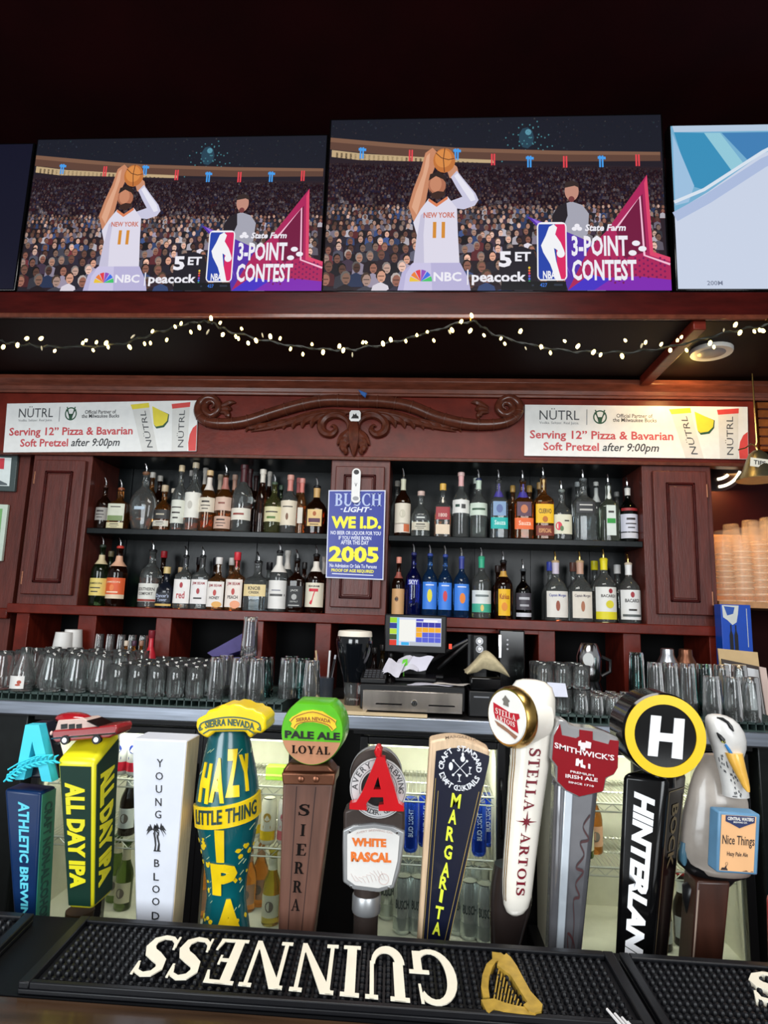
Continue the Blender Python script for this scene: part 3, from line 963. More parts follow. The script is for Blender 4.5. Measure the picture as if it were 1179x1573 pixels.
    poly([cr(q) for q in stroke([(716, 388), (792, 290), (799, 462), (872, 488)], 6)], (250, 196, 220))
    poly([cr([(600, 562), (650, 528), (780, 522), (873, 532), (873, 562)])], (130, 40, 180)); poly([cr([(575, 562), (640, 516), (700, 530), (650, 562)])], (70, 50, 200))
    for i in range(60):
        x, yv = 700 + 12 * (i % 14), 470 + 16 * (i // 14) + 6 * (i % 2)
        poly([cr(ell(x, yv, 3.5, 3.5, 6))], (120, 20, 90), False)
    rr = lambda x0, y0, x1, y1, r_: arcpts(x1 - r_, y1 - r_, r_, r_, 0, 90, 4) + arcpts(x0 + r_, y1 - r_, r_, r_, 90, 180, 4) + arcpts(x0 + r_, y0 + r_, r_, r_, 180, 270, 4) + arcpts(x1 - r_, y0 + r_, r_, r_, 270, 360, 4)
    poly([cr(rr(486, 364, 574, 534, 14))], (246, 246, 252))
    poly([cr([(540, 370), (568, 370), (570, 378), (570, 522), (566, 530), (546, 530)])], (222, 36, 100)); poly([cr([(492, 370), (540, 370), (546, 530), (494, 530), (490, 522), (490, 378)])], (34, 66, 172))
    poly([cr([(522, 378), (536, 370), (546, 380), (540, 400), (556, 424), (566, 448), (552, 466), (546, 446), (536, 440), (542, 478), (556, 530), (540, 530), (524, 486), (504, 452), (498, 432), (512, 404)])], (248, 248, 252)); poly([cr(ell(556, 456, 12, 12, 14))], (248, 248, 252))
    text(txt('NBA', 0.03), 580 + 503 / 1.968, 160 + 506 / 1.967, 580 + 540 / 1.968, 160 + 529 / 1.967, (248, 248, 252))
    T = lambda g, x0, y0, x1, y1, rgb=(244, 242, 250): text(g, 580 + x0 / 1.968, 160 + y0 / 1.967, 580 + x1 / 1.968, 160 + y1 / 1.967, rgb)
    T(txt('State Farm', 0.03, 0.2), 628, 371, 748, 391)
    for (x, yv) in ((597, 384), (612, 384), (605, 375)):
        poly([cr(ell(x, yv, 8, 6, 10))], (244, 242, 250), False)
    T(txt('3-POINT', 0.03), 588, 404, 752, 464)
    T(txt('CONTEST', 0.03), 588, 474, 775, 534)
    for (x, yv) in ((776, 427), (794, 443), (765, 455)):
        poly([cr(ell(x, yv, 12, 8, 12))], (244, 242, 250))
    poly([cr([(372, 536), (376, 466), (396, 442), (440, 434), (476, 446), (486, 480), (486, 536)])], (30, 25, 36))
    T(txt('5', 0.04), 373, 449, 411, 495); T(txt('ET', 0.03), 421, 451, 468, 478)
    T(txt('NBC', 0.03), 179, 509, 262, 536); poly([cr(rect(279, 502, 283, 546))], (236, 234, 244)); T(txt('peacock', 0.03), 293, 508, 454, 547)
    for i, c in enumerate(((240, 200, 60), (240, 130, 50), (230, 60, 70), (150, 80, 190), (60, 110, 230), (70, 200, 110))):
        a = 168 - i * 31
        poly([cr([(141, 536)] + [(141 + 34 * math.cos(math.radians(b)), 536 - 34 * math.sin(math.radians(b))) for b in (a + 13, a + 5, a - 5, a - 13)])], c)
    for i, c in enumerate(((236, 200, 60), (236, 120, 60), (220, 60, 80), (140, 90, 200), (70, 120, 230), (80, 200, 120))):
        poly([cr(ell(463, 497 + i * 8, 3.5, 3.5, 8))], c, False)
    poly([cr(rect(380, 536, 570, 562))], (12, 12, 18)); T(txt('427', 0.02), 494, 541, 515, 552, (60, 120, 220)); poly([cr(rect(535, 543, 560, 549)), cr(rect(470, 545, 476, 550))], (44, 50, 66))
    return m
art = scr_art()
tv_screen_mesh = None
def television(x0, x1, z0, z1, Y, label, body=BLACKG, bz=0.008):
    root = thing('television', label, 'television', ((x0 + x1) / 2, Y, Z_LEDGE), 'televisions on the ledge')
    MB().box(x0 - bz, x1 + bz, Y, Y + 0.05, z0 - bz, z1 + bz).build('case', body, root, bevel=0.004)
    cx = (x0 + x1) / 2
    MB().box(cx - 0.22, cx + 0.22, Y - 0.05, Y + 0.13, Z_LEDGE + 0.0005, Z_LEDGE + 0.012).box(cx - 0.04, cx + 0.04, Y + 0.02, Y + 0.05, Z_LEDGE + 0.01, z0 + 0.05).build('stand', BLACK, root, bevel=0.003)
    return root
def show(root, x0, x1, z0, z1, Y):
    global tv_screen_mesh
    if tv_screen_mesh is None:
        o = art.build('screen', SCR, None, None, 0)
        tv_screen_mesh = o
    else:
        o = tv_screen_mesh.copy()
        COL.objects.link(o)
    o.parent = root
    b = world_loc(root)
    o.location = (x0 - b.x, Y - 0.001 - b.y, z0 - b.z)
    o.scale = (x1 - x0, 1, z1 - z0)
Y1, Y2 = 2.42, 2.46
g1 = (X(502.5, 315, Y1), X(1020, 315, Y1), at(760, 447, Y1).z, at(760, 181, Y1).z)
t1 = television(*g1, Y1, 'large television showing a basketball game, directly above the carved scroll')
show(t1, *g1, Y1)
g2 = (X(43.5, 330, Y2), X(495.5, 330, Y2), at(270, 447.5, Y2).z, at(270, 212, Y2).z)
t2 = television(*g2, Y2, 'smaller television showing a basketball game, left of the large one')
show(t2, *g2, Y2)
g3 = (X(1035, 315, Y1), X(1500, 315, Y1), at(1107, 444, Y1).z, at(1107, 193, Y1).z)
t3 = television(*g3, Y1, 'television with a pale blue picture at the right end of the ledge')
m = MB()
f3 = lambda u, v, d=0.0: Vector((g3[0] + u * (g3[1] - g3[0]), Y1 - 0.001 - d, g3[2] + v * (g3[3] - g3[2])))
def p3(l, lst, rgb):
    w = 465.0
    m.art(polys([[((x / 1.968 + 580 - 1035) / w, 1 - (y - 60) / 500.0) for x, y in q] for q in lst]), f3, 0, 0, 0.0004 + l * 0.0003, lin(rgb))
p3(0, [[(895, 60), (1812, 60), (1812, 560), (895, 560)]], (206, 216, 236))
p3(1, [[(895, 60), (1500, 60), (1180, 150), (1000, 270), (895, 330)]], (120, 178, 212))
p3(2, [[(905, 80), (1010, 84), (1085, 205), (990, 262), (950, 250)]], (58, 146, 190))
p3(3, [[(1000, 84), (1050, 84), (1120, 185), (1080, 205)]], (150, 205, 222))
p3(2, [[(1055, 84), (1300, 84), (1200, 130), (1130, 170)]], (66, 130, 186))
p3(3, [[(900, 85), (920, 140), (960, 250), (940, 300), (898, 310)]], (160, 196, 228))
p3(4, stroke([(895, 345), (1000, 290), (1180, 180), (1400, 90)], 30), (176, 192, 226))
p3(5, stroke([(895, 300), (990, 262), (1180, 146), (1300, 90)], 10), (222, 232, 244))
p3(4, [[(900, 60), (1500, 60), (1500, 80), (905, 80)]], (186, 206, 228))
def tx3(s, x0, y0, x1, y1, rgb, l=6):
    w = 465.0
    m.art(fit(txt(s, 0.01), (x0 / 1.968 + 580 - 1035) / w, (x1 / 1.968 + 580 - 1035) / w, 1 - (y1 - 60) / 500.0, 1 - (y0 - 60) / 500.0), f3, 0, 0, 0.0004 + l * 0.0003, lin(rgb))
tx3('200M', 983, 537, 1030, 550, (120, 128, 150))
m.build('screen', SCR, t3, None, 0)
g4 = (X(-420, 330, Y2), X(36, 330, Y2), at(20, 444, Y2).z, at(20, 222, Y2).z)
t4 = television(*g4, Y2, 'television with a dark navy picture at the left end of the ledge')
m = MB()
f4 = lambda u, v, d=0.0: Vector((g4[0] + u * (g4[1] - g4[0]), Y2 - 0.001 - d, g4[2] + v * (g4[3] - g4[2])))
m.art(polys([rect(0, 0, 1, 1)]), f4, 0, 0, 0.0004, lin((7, 7, 34)))
m.art(fit(txt('0', 0.02), 0.925, 0.938, 0.07, 0.11), f4, 0, 0, 0.0008, lin((190, 196, 220)))
m.build('screen', SCR, t4, None, 0)

# ------------------------------------------------------------------ string lights under the ledge
YS = YL - 0.03
curve = spline([(-30, 522), (0, 524), (40, 530), (100, 533), (180, 529), (240, 511), (290, 497), (322, 495), (350, 508), (420, 526), (490, 536), (545, 536), (610, 524), (660, 510), (722, 494), (760, 514), (830, 533), (900, 541), (980, 540), (1050, 528), (1120, 510), (1179, 500), (1220, 496)], 10)
sl = thing('string_lights', 'string of small warm white lights draped along the ledge', 'string lights', at(590, 520, YS))
LEDM = P('warm_bulb_glow', (255, 222, 130), 0.3, emit=12.0, var=0.02)
DIMB = P('unlit_bulb', (226, 214, 180), 0.2, trans=0.3)
WIRE = P('green_black_wire', (26, 28, 22), 0.5)
m = MB()
rnd = random.Random(3)
wp = [at(x, y + 1.5 * math.sin(i * 1.1), YS + 0.004 * math.sin(i * 1.7)) for i, (x, y) in enumerate(curve)]
m.tube(wp, 0.0032, 6)
m.tube([p + Vector((0, 0.004 * math.cos(i * 1.3), 0.004 * math.sin(i * 1.3))) for i, p in enumerate(wp)], 0.0028, 6)
m.build('wire', WIRE, sl)
for px in (-8, 322, 722, 1176):
    c = at(px, 491, YL - 0.016)
    MB().tube([c + Vector((0, 0.004, 0.0)), c + Vector((0, -0.01, -0.002)), c + Vector((0, -0.012, -0.012))], 0.0025, 6).build('hook', BRASS, sl)
bulbs = [(5, 533), (27, 530), (41, 520), (63, 520), (64, 535), (84, 539), (127, 527), (132, 523), (143, 538), (148, 526), (163, 527), (166, 533), (199, 533), (204, 517), (222, 528), (231, 527), (234, 509), (256, 522), (269, 502), (278, 497), (293, 510), (306, 503), (319, 510), (324, 489), (338, 496), (342, 514), (362, 517), (366, 520), (371, 505), (381, 527), (393, 523), (403, 515), (415, 517), (430, 520), (446, 536), (465, 544), (479, 529), (496, 541), (521, 532), (527, 538), (541, 545), (557, 526), (562, 526), (588, 528), (600, 522), (623, 524), (640, 515), (656, 510), (666, 523), (690, 510), (694, 507), (708, 494), (724, 485), (722, 508), (743, 515), (769, 520), (775, 528), (799, 509), (807, 535), (831, 533), (845, 542), (867, 524), (887, 532), (911, 541), (922, 545), (955, 547), (960, 523), (985, 531), (991, 526), (1015, 529), (1029, 538), (1040, 523), (1046, 518), (1054, 538), (1090, 527), (1096, 533), (1111, 507), (1129, 499), (1136, 511), (1158, 509), (1166, 507), (1171, 508)]
b0 = world_loc(sl)
big = MB().ball(b0, 0.0066, 0.0066, 0.0105, 0, 8, 5).build('bulb', LEDM, sl)
dimb = MB().ball(b0, 0.0042, 0.0042, 0.012, 0, 8, 5).build('bulb', DIMB, sl)
sock = MB().lathe([(0.0032, 0), (0.0038, 0.004), (0.003, 0.011)], b0, n=6).build('socket', WIRE, big)
first = {True: big, False: dimb}
for i, (px, py) in enumerate(bulbs):
    lit = i % 9 != 4
    if first[lit] is not None:
        o, sk = first[lit], (sock if lit else None)
        first[lit] = None
    else:
        o = (big if lit else dimb).copy()
        COL.objects.link(o)
        o.parent = sl
        sk = None
        if lit:
            sk = sock.copy()
            COL.objects.link(sk)
            sk.parent = o
    o.location = at(px, py, YS - 0.006) - b0
    near = min(curve, key=lambda c: abs(c[0] - px))
    up = 1 if py > near[1] else -1
    a = rnd.uniform(-0.5, 0.5)
    o.rotation_euler = (a, rnd.uniform(-0.6, 0.6), 0) if up > 0 else (math.pi + a, rnd.uniform(-0.6, 0.6), 0)
    o.scale = (1, 1, 1) if rnd.random() < 0.5 else (0.75, 0.75, 0.8)

# recessed downlight in the soffit
c = atz(1092, 542, Z_SOFFIT)
dl = thing('downlight', 'round white downlight trim in the soffit at right', 'ceiling light', c)
MB().lathe([(0.055, -0.002), (0.079, -0.004), (0.082, 0.004), (0.082, 0.013)], c, 28).build('trim_ring', PAINT((236, 236, 234), 0.35), dl)
light('soffit_glow_fill', 'POINT', (c.x - 0.01, c.y + 0.16, c.z - 0.06), None, 0.7, (1.0, 0.6, 0.15), 0.02)  # added point light that makes the amber glow on the soffit
MB().lathe([(0.02, -0.0045), (0.05, -0.0035), (0.056, -0.001)], c, 24).build('lens', PAINT((150, 152, 160), 0.3), dl)
light('soffit_downlight', 'SPOT', (c.x, c.y + 0.08, c.z - 0.05), (c.x - 0.02, YB + 0.1, c.z - 0.25), 5, (1.0, 0.62, 0.22), 0.03, spot=140)
# ------------------------------------------------------------------ bottles
# a body outline is (radius fraction, height fraction) from the base up
SHAPES = {
    'round': ([(0.86, 0), (0.97, 0.006), (1, 0.02), (1, 0.56), (0.95, 0.62), (0.78, 0.68), (0.5, 0.735), (0.34, 0.78), (0.3, 0.84), (0.3, 0.96), (0.33, 0.965), (0.33, 1)], 2.0, 1.0),
    'tall': ([(0.86, 0), (0.97, 0.006), (1, 0.02), (1, 0.62), (0.94, 0.68), (0.66, 0.75), (0.4, 0.81), (0.34, 0.86), (0.32, 0.96), (0.36, 0.965), (0.36, 1)], 2.0, 1.0),
    'square': ([(0.9, 0), (0.98, 0.006), (1, 0.02), (1, 0.60), (0.95, 0.64), (0.7, 0.685), (0.4, 0.72), (0.29, 0.77), (0.28, 0.96), (0.31, 0.965), (0.31, 1)], 4.5, 0.85),
    'squat': ([(0.88, 0), (0.98, 0.01), (1, 0.03), (1, 0.46), (0.96, 0.54), (0.74, 0.64), (0.42, 0.71), (0.29, 0.76), (0.28, 0.95), (0.31, 0.96), (0.31, 1)], 2.6, 0.8),
    'decanter': ([(0.66, 0), (0.72, 0.01), (0.8, 0.1), (0.95, 0.3), (1, 0.42), (0.93, 0.54), (0.68, 0.66), (0.36, 0.74), (0.23, 0.79), (0.21, 0.95), (0.25, 0.96), (0.25, 1)], 2.6, 0.62),
    'slim': ([(0.88, 0), (0.98, 0.006), (1, 0.02), (0.97, 0.56), (0.8, 0.66), (0.55, 0.75), (0.42, 0.81), (0.4, 0.96), (0.45, 0.965), (0.45, 1)], 2.0, 1.0),
    'beer': ([(0.9, 0), (1, 0.02), (1, 0.5), (0.9, 0.58), (0.55, 0.7), (0.44, 0.8), (0.42, 0.97), (0.46, 0.975), (0.46, 1)], 2.0, 1.0),
}
GC = {}
def tint(rgb, rough=0.02):
    k = 'tinted_glass_%02x%02x%02x' % tuple(rgb)
    return P(k, rgb, rough, trans=0.95, ior=1.42, var=0.03)
CLEAR, AMBER, DARK, GREEN, COBALT, BLUE, RED, COPPER, OLIVE = (236, 244, 242), (222, 140, 64), (104, 56, 34), (74, 104, 62), (34, 52, 180), (80, 150, 240), (150, 40, 34), (236, 160, 96), (196, 200, 120)
POURSTEEL = CHROME


def bottle(desc, c, H, R, shape='round', glass=CLEAR, liquid=None, level=0.55, labels=(), neck=None, top=('pourer',), seg=20, group=None, cat='bottle', facing=None):
    prof, e, dy = SHAPES[shape]
    root = thing('bottle', desc, cat, c, group)
    c = Vector(c)
    def rad(zf):
        for (r0, z0), (r1, z1) in zip(prof, prof[1:]):
            if z0 <= zf <= z1:
                return r0 + (r1 - r0) * (zf - z0) / ((z1 - z0) or 1)
        return prof[-1][0]
    opaque = isinstance(glass, bpy.types.Material)
    MB().lathe([(r * R, z * H) for r, z in prof], c, seg, 0, e, dy).build('glass_body', glass if opaque else tint(glass), root, smooth=50)
    if liquid:
        n = [(r * 0.93 * R, max(0.006, z * H)) for r, z in prof if z < level] + [(rad(level) * 0.93 * R, level * H)]
        MB().lathe(n, c, seg, 0, e, dy).build('liquid', tint(liquid), root, smooth=50)
    for (z0, z1, wf, col, art) in labels:
        rm = max(rad(z0 + (z1 - z0) * i / 12) for i in range(13))
        while rad(z1) < 0.975 * rm and z1 - z0 > 0.05:
            z1 -= 0.005
        while rad(z0) < 0.975 * rm and z1 - z0 > 0.05:
            z0 += 0.005
        rr = rm * R
        w = wf * rr
        def fn(u, v, d=0.0, rr=rr, z0=z0, z1=z1, w=w):
            x = u * w
            t = min(0.999, abs(x) / (rr * 1.012))
            y = -dy * rr * (1 - t ** e) ** (1 / e) - d - 0.0008
            return c + Vector((x, y, (z0 + (z1 - z0) * v) * H))
        mb = MB()
        N = 12 if wf > 0.7 else 6
        vs = [(-1 + 2 * i / N, j) for j in (0, 1) for i in range(N + 1)]
        mb.art((vs, [(i, i + 1, N + 2 + i, N + 1 + i) for i in range(N)]), fn, 0)
        mats = [PAINT(col, 0.5)]
        for a in art:
            mats.append(PAINT(a[-1], 0.5))
            k = len(mats) - 1
            if a[0] == 't':
                g = fit(txt(a[1], 0.015), a[2], a[4], a[3], a[5])
            elif a[0] == 's':
                g = fit(serif(a[1]), a[2], a[4], a[3], a[5])
            elif a[0] == 'r':
                n = 6
                g = ([(a[1] + (a[3] - a[1]) * i / n, y) for y in (a[2], a[4]) for i in range(n + 1)], [(i, i + 1, n + 2 + i, n + 1 + i) for i in range(n)])
            elif a[0] == 'e':
                g = polys([ell(a[1], a[2], a[3], a[4], 14)])
            mb.art(g, fn, k, 0, 0.0005 + 0.0004 * k)
        mb.build('label', mats, root, smooth=50)
    if neck:
        z0, z1, col = neck
        MB().lathe([(rad(z0) * R * 1.05, z0 * H), (rad((z0 + z1) / 2) * R * 1.05, (z0 + z1) / 2 * H), (rad(z1) * R * 1.06, z1 * H)], c, 14, 0, 2, 1 if e < 4 else dy, False, False).build('neck_sleeve', PAINT(col, 0.4), root)
    rn = prof[-1][0] * R
    if top[0] == 'pourer':
        col = top[1] if len(top) > 1 else (20, 20, 22)
        mb = MB()
        mb.lathe([(rn * 0.8, H * 0.97), (rn * 1.12, H), (rn * 1.12, H + 0.006), (rn * 0.7, H + 0.011)], c, 12)
        p = mb.build('pourer', PAINT(col, 0.35), root)
        a = top[2] if len(top) > 2 else 0.6
        k = top[3] if len(top) > 3 else 1.0
        b = c + Vector((0, 0, H + 0.009))
        dx, dyy = math.sin(a) * 0.012, -math.cos(a) * 0.012
        MB().tube([b, b + Vector((0, 0, 0.016 * k)), b + Vector((-dx * 0.4, dyy * 0.3, 0.03 * k)), b + Vector((-dx, dyy, 0.042 * k))], [0.0052, 0.0046, 0.0042, 0.0036], 8).build('spout', POURSTEEL if len(top) < 5 else BRASS, p)
    elif top[0] == 'cap':
        h = top[2] if len(top) > 2 else 0.03
        MB().lathe([(rn * 1.2, H * 0.985), (rn * 1.25, H * 0.99), (rn * 1.25, H + h - 0.002), (rn * 1.1, H + h)], c, 14).build('cap', PAINT(top[1], 0.35), root)
    return root


WL = (226, 222, 212)
CREAM = (226, 208, 160)
def place(row, where, group, Yf, zb, ox, oy, sc, specs):
    """specs: crop x centre, crop width, crop top of the bottle, kind ..."""
    for i, sp in enumerate(specs):
        cx, w, base, topy, desc, kw = sp
        kw = dict(kw)
        Y = Yf + kw.pop('back', 0.0)
        px = ox + cx / sc
        R = at(px + w / sc / 2, oy + base / sc, Y).x - at(px - w / sc / 2, oy + base / sc, Y).x
        R = R / 2 * 1.0
        zt = at(px, oy + topy / sc, Y).z
        tot = zt - zb
        t = kw.get('top', ('pourer',))
        H = tot - (0.051 if t[0] == 'pourer' else (t[2] if len(t) > 2 else 0.03))
        lab = f'{desc}, {where}'
        bottle(lab, (at(px, oy + base / sc, Y).x, Y, zb + 0.0005), H, R, group=group, **kw)


T = lambda s, x0, y0, x1, y1, c: ('t', s, x0, y0, x1, y1, c)
Rr = lambda x0, y0, x1, y1, c: ('r', x0, y0, x1, y1, c)
Bl = lambda x0, y0, x1, y1, c: ('r', x0, y0 + (y1 - y0) * 0.3, x1, y0 + (y1 - y0) * 0.7, c)
Ee = lambda x, y, a, b, c: ('e', x, y, a, b, c)
INK = (52, 46, 44)
lines = lambda c=INK: [Rr(-0.5, 0.66, 0.5, 0.78, c), Rr(-0.6, 0.42, 0.6, 0.48, c), Rr(-0.4, 0.2, 0.4, 0.26, c)]
YF = YB + 0.075
A5 = (110, 690, 2.876)
place('front', 'upper left shelf', 'bottles on the upper left shelf', YF, Z_S1, *A5, [
    (133, 62, 345, 125, 'dark whiskey bottle with grey band label, leftmost front bottle', dict(glass=DARK, labels=[(0.2, 0.5, 0.96, (150, 146, 140), lines())], shape='round', top=('pourer', (60, 30, 22)))),
    (203, 82, 345, 135, 'square bottle with pale landscape label', dict(glass=AMBER, shape='square', labels=[(0.02, 0.16, 0.9, (210, 200, 160), lines()), (0.2, 0.62, 0.9, (206, 208, 190), [Rr(-0.9, 0.0, 0.9, 0.3, (120, 140, 90)), Bl(-0.6, 0.75, 0.6, 0.88, INK)])], top=('pourer', (150, 80, 50)))),
    (308, 118, 345, 65, 'big clear faceted decanter bottle with tan stopper', dict(glass=CLEAR, liquid=COPPER, level=0.2, shape='decanter', labels=[(0.18, 0.4, 0.4, (180, 196, 210), [])], top=('pourer', (120, 84, 60)))),
    (398, 76, 345, 160, 'short bottle with black label and cork', dict(glass=AMBER, liquid=AMBER, shape='squat', labels=[(0.1, 0.24, 0.9, (206, 200, 186), lines()), (0.28, 0.52, 0.96, (46, 44, 44), [Bl(-0.5, 0.3, 0.5, 0.7, (180, 170, 150))])], top=('cap', (190, 170, 140), 0.03))),
    (465, 62, 350, 72, 'tall clear bottle with thin white label and cream stopper', dict(glass=CLEAR, liquid=AMBER, level=0.15, labels=[(0.12, 0.5, 0.95, (214, 216, 204), [Bl(-0.7, 0.62, 0.7, 0.74, INK)] + lines()[1:])], top=('cap', (206, 186, 150), 0.028))),
    (527, 72, 350, 60, 'tallest bottle with broad white label', dict(glass=CLEAR, liquid=AMBER, level=0.2, labels=[(0.2, 0.6, 0.98, (228, 226, 216), [Ee(0, 0.5, 0.3, 0.16, (190, 186, 176))])], top=('cap', (206, 190, 160), 0.024))),
    (593, 72, 355, 95, 'amber bottle with cream label and white neck', dict(glass=AMBER, liquid=COPPER, labels=[(0.33, 0.58, 0.95, (214, 204, 186), lines())], neck=(0.72, 0.95, (222, 214, 204)), top=('cap', (206, 176, 130), 0.022))),
    (665, 76, 355, 70, 'amber bottle with dusty pink label', dict(glass=AMBER, liquid=COPPER, labels=[(0.05, 0.26, 0.95, (206, 170, 150), lines()), (0.36, 0.6, 0.95, (208, 178, 160), [Bl(-0.4, 0.4, 0.4, 0.7, (130, 70, 56))])], neck=(0.74, 0.95, (170, 110, 100)))),
    (745, 88, 360, 70, 'clear necked bottle with low white label and wax red top', dict(glass=CLEAR, liquid=DARK, level=0.45, labels=[(0.18, 0.36, 0.98, (224, 218, 204), [Bl(-0.6, 0.3, 0.5, 0.7, (140, 60, 50))])], neck=(0.78, 1.0, (70, 28, 34)), top=('cap', (70, 28, 34), 0.018))),
    (830, 52, 360, 90, 'slim dark bottle with clear neck', dict(glass=DARK, shape='slim', neck=(0.84, 1.0, (214, 208, 196)), top=('cap', (214, 208, 196), 0.02))),
    (885, 78, 362, 110, 'dark bottle with torn cream label', dict(glass=OLIVE, liquid=DARK, level=0.3, labels=[(0.22, 0.52, 0.96, (216, 208, 166), [Bl(-0.7, 0.55, 0.7, 0.75, INK), Rr(-0.5, 0.2, 0.5, 0.35, (90, 120, 60))])], top=('pourer', (70, 90, 70)))),
    (955, 76, 360, 115, 'amber bottle with white label and pink stopper', dict(glass=CLEAR, liquid=AMBER, level=0.3, labels=[(0.14, 0.6, 0.96, (224, 212, 190), [Bl(-0.6, 0.7, 0.6, 0.8, INK), Ee(0, 0.35, 0.16, 0.14, (120, 84, 60))])], neck=(0.78, 1.0, (204, 130, 120)), top=('cap', (206, 150, 136), 0.022))),
    (1008, 46, 360, 130, 'slim copper coloured bottle with pink top', dict(glass=COPPER, liquid=COPPER, shape='slim', labels=[(0.2, 0.5, 0.5, (214, 208, 196), [])], neck=(0.8, 1.0, (206, 120, 110)), top=('cap', (206, 140, 130), 0.02))),
    (1075, 96, 360, 125, 'squat quilted bottle with gold and plum label, rightmost front bottle', dict(glass=DARK, liquid=AMBER, shape='squat', labels=[(0.16, 0.56, 0.66, (224, 190, 130), [Ee(0, 0.74, 0.24, 0.14, (170, 90, 40)), Rr(-0.8, 0.22, 0.8, 0.46, (84, 40, 66)), Bl(-0.6, 0.05, 0.6, 0.16, INK)])], neck=(0.78, 0.98, (200, 160, 100)))),
])
backs = [(338, 60, 345, 103, 'white topped bottle neck behind the big clear decanter', dict(glass=AMBER, top=('cap', (206, 200, 190), 0.025))),
    (372, 58, 345, 118, 'white topped dark bottle behind the short corked bottle', dict(glass=DARK, top=('cap', (200, 196, 186), 0.025))),
    (438, 40, 345, 175, 'short back bottle just left of the tall cream stopper bottle', dict(glass=CLEAR, shape='slim', top=('cap', (216, 206, 190), 0.02))),
    (512, 56, 350, 95, 'white topped back bottle left of the tallest bottle', dict(glass=CLEAR, top=('cap', (210, 206, 200), 0.025))),
    (572, 58, 352, 84, 'white topped back bottle right of the tallest bottle', dict(glass=AMBER, neck=(0.8, 1.0, (222, 216, 206)), top=('cap', (222, 216, 206), 0.022))),
    (641, 60, 355, 113, 'cream capped back bottle left of the dusty pink label', dict(glass=AMBER, neck=(0.8, 1.0, (206, 190, 170)), top=('cap', (206, 186, 160), 0.022))),
    (706, 60, 355, 114, 'tan capped back bottle right of the dusty pink label', dict(glass=AMBER, neck=(0.8, 1.0, (196, 150, 130)), top=('cap', (196, 160, 140), 0.022))),
    (772, 60, 360, 88, 'dark wine red topped back bottle behind the wax red top', dict(glass=DARK, neck=(0.76, 1.0, (60, 22, 26)), top=('cap', (60, 22, 26), 0.02))),
    (800, 50, 360, 118, 'darker short topped back bottle left of the slim dark bottle', dict(glass=DARK, neck=(0.8, 1.0, (50, 26, 28)), top=('cap', (50, 26, 28), 0.02))),
    (860, 52, 360, 100, 'grey white topped back bottle right of the slim dark bottle', dict(glass=DARK, neck=(0.82, 1.0, (196, 190, 180)), top=('cap', (196, 190, 180), 0.02))),
    (915, 50, 360, 160, 'dark green topped back bottle beside the torn cream label', dict(glass=GREEN, top=('cap', (60, 80, 66), 0.02))),
    (992, 54, 360, 128, 'rose topped back bottle behind the slim copper bottle', dict(glass=COPPER, neck=(0.8, 1.0, (206, 110, 110)), top=('cap', (206, 120, 116), 0.022)))]
place('back', 'upper left shelf', 'bottles on the upper left shelf', YF + 0.105, Z_S1, *A5, backs)
YF2 = YB + 0.06
g = 'bottles on the lower left shelf'
